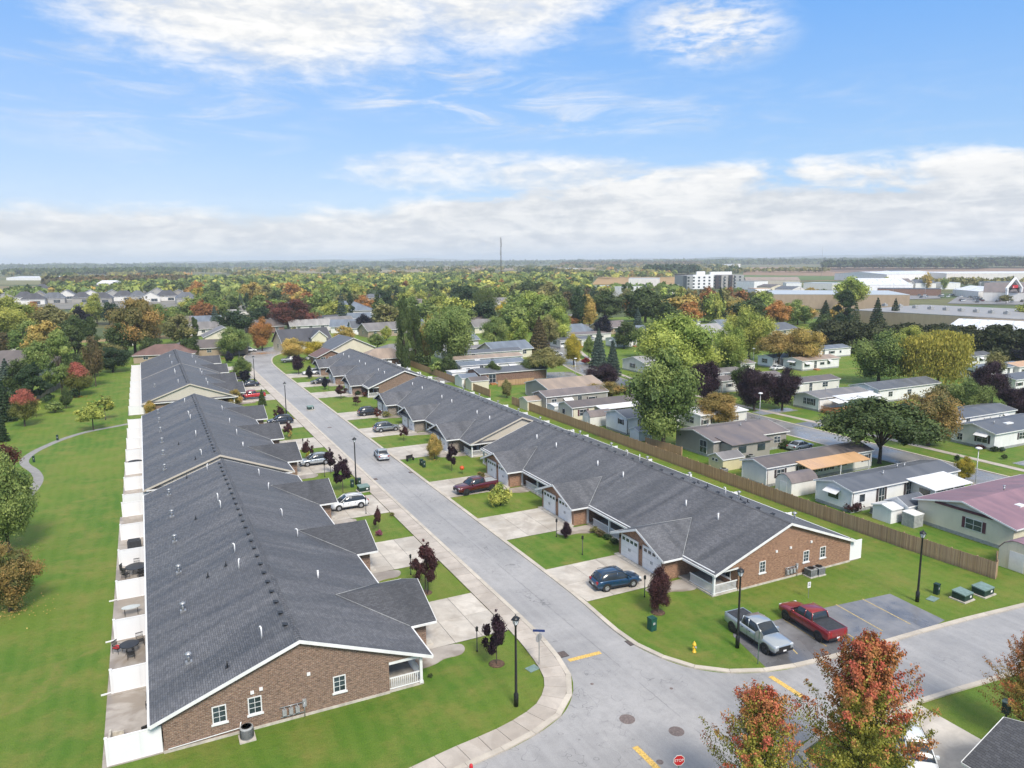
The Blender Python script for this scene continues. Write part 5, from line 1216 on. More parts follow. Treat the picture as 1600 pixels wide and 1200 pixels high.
def shed(label, x0, x1, y0, y1, roofc, wallc, he=1.9, hr=2.5, axis='x', barn=False, name='garden_shed', wins=(), group='sheds in the home park'):
    if not barn: return gable_house(name, label, 'shed', x0, x1, y0, y1, he, hr, roofc, wallc, axis, .12, True, group, wins)
    cx, cy = (x0+x1)/2, (y0+y1)/2; T = thing('barn_shed', label, 'shed', (cx, cy, 0), 0, group); hx, hy = (x1-x0)/2, (y1-y0)/2
    prof = [(-1, 0), (-1, he), (-.72, he+.62*(hr-he)), (-.3, hr), (0, hr+.06), (.3, hr), (.72, he+.62*(hr-he)), (1, he), (1, 0)]
    w = MB(); i = 0; n = len(prof)
    for sx in (-hx, hx): w.v += [(sx, b*hy, z) for b, z in prof]
    w.f += [tuple(range(n)), tuple(range(2*n-1, n-1, -1)), (0, n, n+1, 1), (n-2, 2*n-2, 2*n-1, n-1)]; w.sm += [False]*4
    link('wall', w.mesh('wall', wallm(wallc, True)), T); r = MB(); pr = prof[1:-1]
    for (b0, z0), (b1, z1) in zip(pr, pr[1:]): r.slab([(-hx-.06, b0*(hy+.06), z0+.04), (hx+.06, b0*(hy+.06), z0+.04), (hx+.06, b1*(hy+.06), z1+.04), (-hx-.06, b1*(hy+.06), z1+.04)], .05)
    link('roof', r.mesh('roof', roofm(roofc, RC[roofc])), T); link('door', MB().box(-hx-.03, -hx, -hy*.4, hy*.4, .05, he).mesh('door', M['trim']), T); return T
def porch_roof(parent, x0, x1, y0, y1, z1, z0, col='white'):
    """a patio roof against the wall of a home, with posts"""
    L = parent.location; m = roofm(col, RC[col], .4, .08)
    link('porch_roof', MB().slab([(x0-L.x, y0-L.y, z0), (x1-L.x, y0-L.y, z0), (x1-L.x, y1-L.y, z1), (x0-L.x, y1-L.y, z1)], .1).mesh('porch_roof', m), parent)
    for t in (0, .5, 1): link('porch_post', cached('pp', lambda: MB().box(-.05, .05, -.05, .05, 0, 2.4).mesh('porch_post', M['trim'])), parent, (x0+.15+(x1-x0-.3)*t-L.x, y0+.1-L.y, 0))
# --- row nearest the board fence, from the camera outwards
Gh = gable_house('mobile_home', 'cream home with wide maroon roof and maroon shutters beyond the fence', 'mobile home', 78.0, 98.0, 42.6, 53.2, 2.75, 4.0, 'maroon', 'cream', 'x', .45, False, 'homes of the park', [('w', -1.2, 1.15, 1.7, 1.1, 'R'), ('s', -4, 1.1, 1.5, 1.0, 'R')], skirt=True, chim=[(-2, .6), (1.5, -1), (4, 1)])
link('skylight', MB().box(-.5, .5, -.35, .35, 0, .18).mesh('skylight', M['white']), Gh, (-4.5, -2.6, 3.35)); link('skylight', MB().box(-.4, .4, -.3, .3, 0, .16).mesh('skylight', M['white']), Gh, (-2.5, -2.9, 3.3))
link('gable_trim', MB().box(-10.2, -10.05, -3.2, 3.2, 2.9, 3.15).mesh('gable_trim', M['shutter_r']), Gh)
shed('cream barn shed with maroon roof at the right end of the board fence', 73.6, 79.5, 38.0, 41.4, 'maroon', 'cream', 1.9, 2.9, barn=True)
o = thing('storage_locker', 'pale grey plastic storage locker against the cream home', 'storage box', (76.4, 52.6, 0)); link('body', MB().box(-.8, .8, -.75, .75, 0, 1.45).mesh('body', M['greybox']), o); link('lid', MB().slab([(-.85, -.8, 1.5), (.85, -.8, 1.5), (.85, .8, 1.62), (-.85, .8, 1.62)], .08).mesh('lid', M['trim']), o)
Ah = home('long white home with slate roof and glazed sunroom nearest the camera', 73.7, 93.2, 58.6, 63.8, 'slate', 'white', wins=[('w', 0, 1.2, 1.5, .9, 'A'), ('s', -4.6, .4, .95, 2.0, 'dS'), ('s', .4, .5, .95, 1.9, 'dS'), ('s', 7.2, 1.2, 1.7, 1.0, 'A'), ('s', -8, 1.2, .9, .9, '')], chim=[(-2, -.7), (2.2, .5), (3.2, .2)])
L_ = Ah.location; link('sunroom', MB().box(84.2-L_.x, 89.6-L_.x, 55.2-L_.y, 58.58-L_.y, 0, 2.35).mesh('sunroom', wallm('white')), Ah)
porch_roof(Ah, 83.2, 90.4, 54.7, 58.6, 2.95, 2.5)
for k in range(3):
    wd = MB().box(-.62, .62, -.04, 0, .95, 2.1).mesh('sunroom_window', M['glass']); link('sunroom_window', wd, Ah, (85.2+k*1.7-L_.x, 55.19-L_.y, 0)); link('frame', MB().box(-.7, .7, -.025, .0, .87, .95).box(-.7, .7, -.025, 0, 2.1, 2.18).mesh('frame', M['trim']), Ah, (85.2+k*1.7-L_.x, 55.19-L_.y, 0))
link('sunroom_window', MB().box(-.04, 0, -.9, .5, 1.0, 2.0).mesh('sunroom_window', M['glass']), Ah, (84.19-L_.x, 56.9-L_.y, 0))
shed('white shed with slate roof between the fence and the sunroom home', 76.6, 80.2, 53.4, 56.2, 'slate', 'white', 1.95, 2.7); shed('smaller white shed left of the slate roofed shed', 74.6, 76.5, 54.0, 56.4, 'white', 'white', 1.7, 2.0)
o = thing('water_barrel', 'blue plastic tub beside the sunroom', 'tub', (91.3, 56.4, 0)); link('tub', MB().lathe(0, 0, [(.5, 0), (.7, .5), (.75, .55)], 14).mesh('tub', simple('blue_plastic', (.03, .16, .42), .4, .15, 3)), o); link('lid', MB().lathe(0, 0, [(.74, .55), (.3, .62)], 14).mesh('lid', M['white']), o)
Bh_ = home('long beige home with brown roof and an orange porch roof', 72.4, 92.6, 70.9, 75.3, 'brown', 'pale', wins=[('s', -7.6, 1.15, 1.3, 1.0, 'S'), ('s', -3.6, 1.15, 1.3, 1.0, 'S'), ('s', -.6, .9, 1.0, 1.5, 'S'), ('s', 1.6, .9, 1.0, 1.5, 'S'), ('s', 9, 1.2, .9, .9, 'S'), ('s', 4.2, 1.1, 1.8, 1.1)])
porch_roof(Bh_, 77.6, 89.0, 68.2, 70.9, 2.9, 2.45, 'orange')
shed('pale barn shed with taupe roof in front of the beige home', 72.0, 76.6, 66.2, 68.9, 'taupe', 'pale', 1.8, 2.7, barn=True)
Ch = gable_house('mobile_home', 'wide taupe home with purple brown roof and three dark windows', 'mobile home', 76.0, 91.0, 85.3, 94.2, 2.8, 3.7, 'taupe', 'taupe', 'x', .35, False, 'homes of the park', [('w', -2.2, .5, 1.5, 1.9, 'd'), ('s', 5.5, 1.1, 1.3, 1.0)], skirt=True, chim=[(-4, 1), (1, -1), (4, 1)])
L_ = Ch.location; link('wing_wall', MB().box(77.3-L_.x, 85.0-L_.x, 82.8-L_.y, 85.32-L_.y, 0, 2.5).mesh('wing_wall', wallm('taupe')), Ch)
link('wing_roof', MB().slab([(77.0-L_.x, 82.4-L_.y, 2.6), (85.3-L_.x, 82.4-L_.y, 2.6), (85.3-L_.x, 86.2-L_.y, 3.12), (77.0-L_.x, 86.2-L_.y, 3.12)], .1).mesh('wing_roof', roofm('taupe', RC['taupe'])), Ch)
for xx in (79.4, 83.2): link('window', MB().box(-.75, .75, -.05, 0, 1.1, 2.1).mesh('window', M['glass']), Ch, (xx-L_.x, 82.79-L_.y, 0))
shed('small cream shed with grey roof in front of the wide taupe home', 72.6, 76.4, 79.4, 82.4, 'grey', 'yellow', 1.75, 2.4, wins=[('w', -.2, 1.2, .45, .35), ('w', .5, 1.2, .4, .35)])
home('small white home with slate roof left of the great green tree', 73.4, 84.5, 104.3, 110.6, 'slate', 'white', 3.1, 3.9, wins=[('w', -1.4, 1.7, .9, .8, 'S'), ('s', -2, 1.3, 1.6, 1.2, 'S')])
shed('tiny white shed in front of the small white home', 72.6, 75.2, 99.6, 102.2, 'bluegrey', 'white', 1.7, 2.2)
home('pale blue and white home half hidden behind the great green tree', 86.5, 99-2.0, 100.6, 106.5, 'white', 'pale', 2.9, 3.1)
t_ = home('cream home with brown roof and long white porch roof', 70.4, 91.5, 117.5, 122.6, 'brown', 'cream', 2.9, 3.6, wins=[('w', .6, 1.2, 0.9, .9), ('s', -8.2, 1.2, 1.5, 1.1, 'R')]); porch_roof(t_, 75.2, 91, 114.9, 117.5, 2.9, 2.5)
shed('pale barn shed with brown roof before the white porch roof', 71.2, 76.0, 112.6, 115.2, 'taupe', 'pale', 1.8, 2.7, barn=True)
home('taupe home with purple brown roof in the middle of the park', 71.5, 86, 129.5, 135.0, 'taupe', 'taupe', 2.9, 3.7)
shed('white carport shed beside the taupe home', 70.6, 73.4, 124.6, 127.6, 'white', 'white', 1.9, 2.1); shed('brown roofed barn shed beside the white carport shed', 73.6, 76.6, 124.4, 127.0, 'taupe', 'pale', 1.6, 2.3, barn=True)
shed('cream shed with tan roof behind the board fence', 68.2, 72.6, 131.4, 135.0, 'tan', 'cream', 2.0, 2.6)
home('broad tan roofed home beside the spreading tree', 76.2, 90, 137.0, 147.6, 'tan', 'taupe', 2.9, 4.2, wins=[('s', -3, 1.2, 1.6, 1.2)])
home('brown brick bungalow with slate roof behind the two round trees', 72.6, 91.0, 164.8, 172.5, 'slate', 'brick', 2.8, 3.6, wins=[('s', -6, .4, 1.8, 2.0, 'd')])
shed('white shed with brown roof beside the brown brick bungalow', 67.6, 72.0, 158.6, 162.4, 'brown', 'cream', 2.2, 2.9); shed('white shed with pale roof behind the brown roofed shed', 67.4, 71.6, 164.0, 168.5, 'bluegrey', 'white', 2.2, 2.9)
home('long slate roofed home behind the brick bungalow', 74, 93, 180.5, 187, 'bluegrey', 'white'); home('long tan roofed home between slate roofs', 76, 98, 192, 198, 'tan', 'white'); home('long white home with slate roof and small gable far back', 80, 104, 204, 210, 'slate', 'pale'); home('long purple grey roof behind the white home', 82, 104, 216, 222, 'grey', 'pale')
shed('white awning carport behind the sheds', 68.5, 74, 173, 177, 'white', 'white', 2.3, 2.4)
# --- far side of the park road
t_ = home('grey white home with purple roof and orange deck across the park road', 118.4, 133, 103.2, 109.5, 'grey', 'white', wins=[('w', -.6, 1.1, .7, 1.2, ''), ('w', .3, 1.1, .7, 1.2, ''), ('w', -1.5, 1.1, .7, 1.2, 'S')], chim=[(-2, 0), (2, .5)]); porch_roof(t_, 122, 133, 100.2, 103.2, 2.9, 2.5)
o = thing('garden_deck', 'orange wooden deck on the home across the park road', 'deck', (121.5, 100.9, 0)); link('deck_floor', MB().box(-3.4, 3.4, -1.7, 1.7, .5, .62).mesh('deck_floor', M['deckwood']), o); rl = MB()
for k in range(46): rl.box(-3.4+k*.15, -3.32+k*.15, -1.72, -1.68, .1, 1.45)
for k in range(22): rl.box(-3.42, -3.38, -1.7+k*.15, -1.62+k*.15, .1, 1.45)
rr = link('deck_railing', rl.mesh('deck_railing', M['deckwood']), o); rr['kind'] = 'stuff'; link('canopy', MB().slab([(-2, -1.4, 2.2), (1.2, -1.4, 2.2), (1.2, 1.2, 2.55), (-2, 1.2, 2.55)], .05).mesh('canopy', M['awning']), o)
home('brown roofed home behind the grey white home', 122, 142, 118.5, 124, 'brown', 'pale'); t_ = home('white home with slate roof and two awnings left of the willow', 136, 155.5, 103.5, 110.5, 'slate', 'white', 2.9, 3.8, axis='x', wins=[('w', 1.5, 1.5, 1.0, .7, 'A'), ('w', -1.8, 1.5, 1.2, .8, 'A'), ('s', -6, 1.2, 1.2, 1), ('s', 0, 1.2, 1.2, 1)], hip=0)
Fh = gable_house('mobile_home', 'white home with slate roof, awning and dark shutters on the right', 'mobile home', 117.8, 137, 68.6, 75.6, 2.8, 3.75, 'slate', 'white', 'x', .3, False, 'homes of the park', [('w', -1.6, 1.0, 1.6, 1.2, 'SA'), ('w', 2.0, .7, .8, 1.0, ''), ('s', -2.5, 1.2, 1.5, 1.0, 'S')], skirt=True, chim=[(-6, -1), (-1, 1)])
link('skylight', MB().box(-.9, .9, -.35, .35, 0, .2).mesh('skylight', M['white']), Fh, (-3.2, -1.6, 3.32))
home('second slate roof directly behind the white home with awning', 119, 140, 78.5, 84.5, 'slate', 'white')
home('grey roofed home behind the green tree near the park field', 178, 196, 160, 167, 'bluegrey', 'white'); home('pinkish roofed home facing the park field', 158, 172, 144, 150.5, 'tan', 'white'); home('pale blue roofed home beside the pinkish roof', 156, 170, 152.5, 158, 'bluegrey', 'white')
home('brown roofed home behind the two purple trees', 116, 135, 128.5, 134.5, 'taupe', 'pale')
home('wide grey roof behind the two blue green spruces', 118, 140, 160, 170, 'lightgrey', 'pale', 2.9, 4.1); home('white home in front of the wide grey roof', 114.8, 132, 150, 156, 'grey', 'white'); home('white gabled home beside the round red tree', 146, 160, 214, 221, 'grey', 'white'); home('dark roofed home behind the yellow tree', 128, 142, 222, 229, 'slate', 'white'); home('purple grey roofed home far behind the yellow tree', 140, 158, 236, 243, 'taupe', 'pale'); home('pale home to the right of the round red tree', 165, 178, 205, 212, 'lightgrey', 'white')
for i, (px, py, rc, wc, lb) in enumerate(((1445, 548, 'grey', 'white', 'white home at the right edge below the cypress row'), (1560, 560, 'tan', 'cream', 'cream home with tan roof at the right edge'), (1535, 595, 'bluegrey', 'white', 'blue grey home by the purple trees at right'), (1590, 590, 'orange', 'white', 'home with peach porch roof at the right edge'), (1585, 612, 'slate', 'white', 'slate gabled home at the far right edge'),
     (1100, 590, 'taupe', 'pale', 'home half hidden between the great green tree and the purple trees'), (1075, 605, 'grey', 'white', 'grey roof behind the great green tree'), (745, 480, 'grey', 'pale', 'grey roof between the dark trees far back'), (1130, 540, 'grey', 'white', 'pale home behind the yellow green tree'), (1045, 515, 'slate', 'white', 'small white home behind the great green trees'), (1320, 535, 'bluegrey', 'white', 'pale home at the far end of the park field'), (1490, 575, 'slate', 'white', 'home behind the weeping willow'))):
    x, y = at(px, py); home(lb, x, x+17, y, y+6, rc, wc)
for k, (x, y, sz, lb) in enumerate(((76.2, 57.2, .8, 'grey air conditioner beside the long white home'), (80.6, 84.2-2, .7, 'grey air conditioner by the taupe wing'), (71.9, 78.4, .7, 'small air conditioner at the cream shed'), (83, 41.8, .8, 'dark air conditioner below the cream home'))): ac_unit(x, y, lb, True)
def patio_set(x, y, lb):
    o = thing('garden_table', lb, 'table', (x, y, 0), rnd.uniform(0, 1), 'garden furniture in the park'); link('table_top', cached('gt', lambda: MB().cyl(0, 0, .68, .72, .55, n=12).mesh('table_top', M['trim'])), o)
    for q in range(4): link('stool', cached('gs', lambda: MB().cyl(0, 0, 0, .45, .22, n=8).mesh('stool', M['deckwood'])), o, (1.0*math.cos(q*1.57), 1.0*math.sin(q*1.57), 0))
    link('leg', cached('gl', lambda: MB().cyl(0, 0, 0, .68, .05, n=6).mesh('leg', M['galv'])), o)
patio_set(76.0, 82.0-1.0, 'small round garden table near the yellow shed'); patio_set(92.0, 56.5-1.8, 'garden table past the sunroom'); patio_set(80, 67.8, 'garden table in front of the orange porch roof'); patio_set(112.5, 82, 'garden table on the far park lawn')
# --- houses beyond the street end
def hs(label, px, py, w, d, he, hr, rc, wc, axis='x', ro=0, hip=0, name='house', cat='house', wins=None, group='houses beyond the row houses'):
    x, y = at(px, py)
    if wins is None: wins = [('s', t*w/2, 1.2, 1.3, 1.2) for t in (-.6, 0, .6)]+[('w', 0, 1.2, 1.3, 1.2)]
    return gable_house(name, label, cat, x-w/2, x+w/2, y, y+d, he, hr, rc, wc, axis, .5, False, group, wins, hip, ro=ro)
hs('low brown hip roofed house beyond the left row', 262, 566, 17, 12, 2.6, 5.0, 'redbrown', 'tanbrick', 'x', -.15, 6); hs('long brown grey roofed bungalow beyond the farthest west row', 330, 556, 24, 10, 2.8, 4.9, 'brown', 'tanbrick', 'x', -.1, 5); 
hs('cream side gabled house behind the round green tree', 352, 545, 13, 10, 4.6, 7.5, 'grey', 'cream', 'y'); hd_ = hs('cream house with dark roof and white gable dormer', 478, 548, 17, 11, 3.0, 7.2, 'dark', 'cream', 'x', .15)
dm = MB().prism([(1.2, -6.2), (6.4, -6.2), (6.4, -1), (1.2, -1)], 0, 4.4).face([(1.2, -6.2, 4.4), (6.4, -6.2, 4.4), (3.8, -6.2, 6.5)]); link('dormer_wall', dm.mesh('dormer_wall', wallm('cream')), hd_); dr_ = MB().slab([(3.8, -6.6, 6.75), (3.8, 0, 6.75), (.8, 0, 4.3), (.8, -6.6, 4.3)], .12).slab([(3.8, -6.6, 6.75), (3.8, 0, 6.75), (6.8, 0, 4.3), (6.8, -6.6, 4.3)], .12); link('dormer_roof', dr_.mesh('dormer_roof', roofm('dark', RC['dark'])), hd_); link('rake_board', MB().slab([(3.8, -6.66, 6.8), (3.8, -6.61, 6.8), (.75, -6.61, 4.32), (.75, -6.66, 4.32)], .3).slab([(3.8, -6.66, 6.8), (3.8, -6.61, 6.8), (6.85, -6.61, 4.32), (6.85, -6.66, 4.32)], .3).mesh('rake_board', M['trim']), hd_)
hs('tall cream gable house right behind the far east row', 550, 566, 13, 12, 4.4, 7.4, 'slate', 'cream', 'y', .1); hs('brown gabled wing beside the tall cream house', 516, 570, 8, 7, 2.6, 4.4, 'redbrown', 'brick', 'y', .1)
hs('brown brick house with tan hip roof behind the board fence end', 606, 574, 14, 9, 2.8, 5.0, 'tan', 'brick', 'x', -.05, 5); hs('grey roof beside the tan hip roof', 622, 560, 10, 8, 2.6, 4.2, 'grey', 'brick', 'x', 0, 4)
for px, py, w, d, rc, wc, lb in ((600, 526, 15, 10, 'grey', 'tanbrick', 'tan brick house with grey roof left of the dark poplars'), (577, 522, 13, 10, 'slate', 'white', 'white gabled house with slate roof by the navy tree'), (545, 520, 12, 10, 'bluegrey', 'pale', 'pale house behind the orange tree'), (532, 514, 12, 9, 'grey', 'pale', 'small pale house left of the orange tree'), (507, 512, 14, 10, 'dark', 'pale', 'dark roofed house in the middle of the old town'),
     (602, 494, 14, 10, 'red', 'brick', 'house with dull red roof beyond the dark round tree'), (497, 497, 12, 9, 'slate', 'grey', 'grey house behind the red purple tree'), (416, 520, 15, 10, 'brown', 'brick', 'brown house behind the orange maple'), (318, 524, 12, 9, 'grey', 'pale', 'pale house between the dark trees left of centre'), (305, 500, 13, 9, 'red', 'white', 'house with orange red band among the left trees'), (325, 512, 12, 9, 'bluegrey', 'white', 'white house left of the blue spruce')):
    hs(lb, px, py, w, d, 2.9, 5.4, rc, wc, 'x', rnd.uniform(-.3, .3))
OLD = []
for i_, (px, py) in enumerate([(452, 486), (520, 482), (556, 476), (588, 470), (628, 500), (655, 480), (560, 506), (486, 518), (640, 520), (740, 512), (765, 520), (716, 545), (800, 560), (700, 474), (780, 478), (820, 470), (860, 476), (905, 474), (350, 500), (388, 492), (430, 506), (290, 512), (905, 530), (960, 522), (1010, 530), (1060, 540), (1110, 530), (1150, 520), (1180, 512), (1095, 555), (880, 512), (1225, 526), (1280, 540)]):
    rc, wc = rnd.choice(['grey', 'slate', 'brown', 'lightgrey', 'taupe', 'bluegrey']), rnd.choice(['pale', 'white', 'cream', 'tanbrick']); OLD.append((px, py))
    hs(f"{dict(lightgrey='light grey', bluegrey='blue grey').get(rc, rc)} roofed {dict(tanbrick='tan brick').get(wc, wc)} house {'glimpsed between the old town trees' if px < 700 else 'glimpsed between the trees behind the park'}", px, py, rnd.uniform(13, 18), rnd.uniform(8, 10), 2.9, rnd.uniform(4.6, 5.6), rc, wc, 'x', rnd.uniform(-.2, .2), rnd.choice([0, 4]), group='houses glimpsed between the far trees')
hs('large pale house with blue grey hip roof among the trees', 548, 498, 30, 22, 4.5, 9, 'bluegrey', 'pale', 'x', -.3, 12); hs('grey roofed house with pale wall at the left edge', 25, 588, 21, 14, 2.9, 6.4, 'brown', 'cream', 'x', -.25, 7); hs('flat grey roof behind the left edge house', 40, 548, 16, 12, 3, 4.4, 'bluegrey', 'pale', 'x')
hs('white shed with arched top behind the dark round yew', 202, 540, 4.5, 4, 2.1, 3, 'white', 'white', 'y')
# --- new houses of the subdivision, upper left
sub = [(15, 468), (38, 472), (62, 470), (84, 474), (105, 468), (128, 473), (46, 462), (72, 462), (96, 461), (120, 462), (142, 468), (160, 474), (176, 468), (150, 458), (128, 455), (108, 453), (86, 454), (66, 456), (172, 456), (194, 470), (200, 460), (216, 470), (236, 472), (226, 462), (246, 464), (262, 470), (280, 468), (292, 474), (270, 458), (288, 456), (25, 460), (52, 476)]
for i, (px, py) in enumerate(sub):
    x, y = at(px, py); w = rnd.uniform(12, 16)
    gable_house('suburban_house', f"{['dark', 'slate'][0 if i % 3 else 1]} roofed {['grey', 'pale', 'taupe'][i % 3]} {['gabled', 'hipped'][i % 2]} new house in the packed subdivision", 'house', x-w/2, x+w/2, y, y+11, 4.2, 8.2, 'dark' if i % 3 else 'slate', ['grey', 'pale', 'taupe'][i % 3], 'x' if i % 2 else 'y', .5, False, 'new houses in the distant subdivision', [('s', -3, 3.4, 1.4, 1.3), ('s', 2.5, .4, 4.5, 2.2)], hip=(5 if i % 2 else 0), ro=rnd.uniform(-.1, .1))
# --- commercial buildings
def hall(label, pts, h, roofcol, wallcol, name='warehouse', cat='warehouse', pitch=0.0, bands=0, wins=0, face_mat=None):
    """flat or low pitched hall over a ground quadrilateral"""
    P = [np.array(p) for p in pts]; c = sum(P)/len(P); T = thing(name, label, cat, (c[0], c[1], 0)); Q = [p-c for p in P]
    w = MB(); n = len(Q)
    for i in range(n): a, b = Q[i], Q[(i+1) % n]; w.face([(*a, 0), (*b, 0), (*b, h), (*a, h)])
    link('wall', w.mesh('wall', wallm(wallcol, True)), T)
    r = MB()
    if pitch:
        m0, m1 = (Q[0]+Q[3])/2, (Q[1]+Q[2])/2; z = h+pitch
        r.slab([(*m0, z), (*m1, z), (*Q[1], h), (*Q[0], h)], .3); r.slab([(*m0, z), (*m1, z), (*Q[2], h), (*Q[3], h)], .3)
        w2 = MB(); w2.face([(*Q[0], h-.3), (*Q[3], h-.3), (*m0, z-.3)]); w2.face([(*Q[1], h-.3), (*Q[2], h-.3), (*m1, z-.3)]); link('gable', w2.mesh('gable', wallm(wallcol, True)), T)
    else: r.slab([(*q, h+.25) for q in Q], .35)
    link('roof', r.mesh('roof', roofm(roofcol, RC[roofcol], .5, .1)), T)
    if wins:
        for i in range(n):
            a, b = Q[i], Q[(i+1) % n]; d = b-a; L = np.linalg.norm(d); u = d/L; nn = np.array([u[1], -u[0]])
            if nn@(c+ (a+b)/2) > 0: nn2 = -nn
            if nn@(a+b) < 0: nn = -nn
            for fl in range(wins):
                for k in range(int(L/7)):
                    p = a+u*(3.5+k*7); z = 1.2+fl*3.2; me = cached(('hw', round(float(u[0]), 2), round(float(nn[0]), 2)), lambda: MB().prism([tuple(-u*2.1), tuple(u*2.1), tuple(u*2.1+nn*.15), tuple(-u*2.1+nn*.15)], 0, 1.7).mesh('window', M['glass']))
                    link('window', me, T, (*p, z))
    return T
def quad(px0, py0, px1, py1, depth):
    a = np.array(at(px0, py0)); b = np.array(at(px1, py1)); d = b-a; u = d/np.linalg.norm(d); n = np.array([-u[1], u[0]]); n = n if n@a > 0 else -n
    return [a, b, b+n*depth, a+n*depth]
hall('huge beige factory hall with flat grey roof behind the cypress row', quad(1330, 506, 1700, 532, 62), 6.2, 'lightgrey', 'tanbrick', 'factory'); hall('long beige hall with pale blue roof left of the factory', quad(1206, 482, 1420, 484, 60), 8.5, 'metal', 'tanbrick', 'factory'); hall('low white roofed hall in front of the factory', quad(1475, 530, 1720, 545, 34), 4.2, 'white', 'white', 'warehouse', pitch=2.5)
for k in range(9):
    x, y = at(1375+k*24, 479+k*1.6, 6.6); o = thing('rooftop_unit', 'small ventilation unit on the factory roof', 'ventilation unit', (x+6, y+2, 6.5), 0, 'ventilation units on the factory roof'); link('casing', MB().box(-1.1, 1.1, -.9, .9, 0, 1.1).mesh('casing', M['greybox']), o); link('cowl', MB().cyl(0, 0, 1.1, 1.5, .5).mesh('cowl', M['galv']), o)
hall('white industrial hall with pitched roof beyond the car lot', quad(1350, 458, 1424, 458, 60), 7, 'white', 'white', pitch=5); hall('pale grey hall with white roof beside the dealership', quad(1488, 462, 1528, 466, 25), 5, 'white', 'pale', pitch=3); hall('long white distribution hall in the distance', quad(1385, 440, 1480, 438, 90), 9, 'white', 'white', pitch=3); hall('very large pale hall at the right edge of the town', quad(1478, 441, 1700, 441, 120), 10.5, 'white', 'pale', wins=0); hall('blue grey hall beside the white halls', quad(1420, 438, 1440, 437, 60), 9, 'slate', 'white', pitch=4)
hall('white low store left of the industrial hall', quad(1343, 456, 1352, 457, 40), 7, 'white', 'white'); hall('low brown fronted store strip with white trim', quad(1372, 461, 1470, 462, 20), 5, 'dark', 'brick')
D_ = hall('store with dark hip roof and white gabled entrance', quad(1535, 470, 1640, 472, 35), 6, 'taupe', 'pale', 'store', 'store', pitch=6)
x, y = at(1570, 471); fr = MB(); fr.box(-8.5, -7.2, -4, -2.8, 0, 9).box(7.2, 8.5, -4, -2.8, 0, 9).slab([(-9, -4, 9.4), (0, -4, 16.5), (0, -2.8, 16.5), (-9, -2.8, 9.4)], 1.3).slab([(9, -4, 9.4), (0, -4, 16.5), (0, -2.8, 16.5), (9, -2.8, 9.4)], 1.3)
o = thing('store_entrance', 'white gabled entrance portal with a dark red emblem', 'portal', (x, y-2, 0)); link('frame', fr.mesh('frame', M['white']), o); link('sign_board', MB().prism([(-5.4, -3.4), (5.4, -3.4), (5.4, -3.0), (-5.4, -3.0)], 8.2, 9.2).slab([(-6, -3.4, 9.2), (0, -3.4, 13.4), (0, -3.0, 13.4), (-6, -3.0, 9.2)], 3.0).slab([(6, -3.4, 9.2), (0, -3.4, 13.4), (0, -3.0, 13.4), (6, -3.0, 9.2)], 3.0).mesh('sign_board', M['shutter']), o)
link('emblem', MB().prism([(2.9*math.cos(t*.5236)*1.1, -3.9) for t in range(1)]+[(-2.6, -3.7), (2.6, -3.7), (2.6, -3.45), (-2.6, -3.45)], 9.2, 11.2).mesh('emblem', M['stopred']), o); link('emblem_stripe', MB().slab([(-2.2, -3.75, 10.0), (2.2, -3.75, 10.9), (2.2, -3.7, 10.9), (-2.2, -3.7, 10.0)], .5).mesh('emblem_stripe', M['white']), o)
# apartment block
A0 = quad(1072, 452, 1160, 450, 22); Tb = hall('four storey white and charcoal apartment block on the skyline', A0, 13.5, 'lightgrey', 'grey', 'apartment_block', 'apartment block', wins=0)
a, b = A0[0], A0[1]; u = (b-a)/np.linalg.norm(b-a); nn = np.array([u[1], -u[0]]); nn = nn if nn@a < 0 else -nn; c0 = np.array(Tb.location[:2])
for s0, s1, z0, z1, mt, nm in ((.10, .46, 0, 14.2, 'white', 'white_bay'), (.22, .36, 14, 17.5, 'white', 'roof_house'), (.46, .84, 14, 17, 'trim', 'roof_house'), (0, .1, 0, 13.4, 'greybox', 'grey_bay'), (.50, .60, 0, 13.4, 'shutter', 'dark_bay'), (.74, .80, 0, 13.4, 'shutter', 'dark_bay'), (.84, 1, 0, 13.4, 'greybox', 'grey_bay')):
    p, q = a+(b-a)*s0-c0, a+(b-a)*s1-c0; dd = nn*1.5 if z0 == 0 else nn*-4
    link(nm, MB().prism([tuple(p+dd), tuple(q+dd), tuple(q-nn*6), tuple(p-nn*6)], z0, z1).mesh(nm, M[mt]), Tb)
for k in range(0, 22, 2):
    for fl in range(4):
        p = a+(b-a)*((k+.5)/22)-c0+nn*1.62; link('bay_window', cached('bw', lambda: MB().prism([tuple(-u*1.1), tuple(u*1.1), tuple(u*1.1+nn*.1), tuple(-u*1.1+nn*.1)], 0, 1.6).mesh('bay_window', M['glass'])), Tb, (*p, 1.2+fl*3.2))
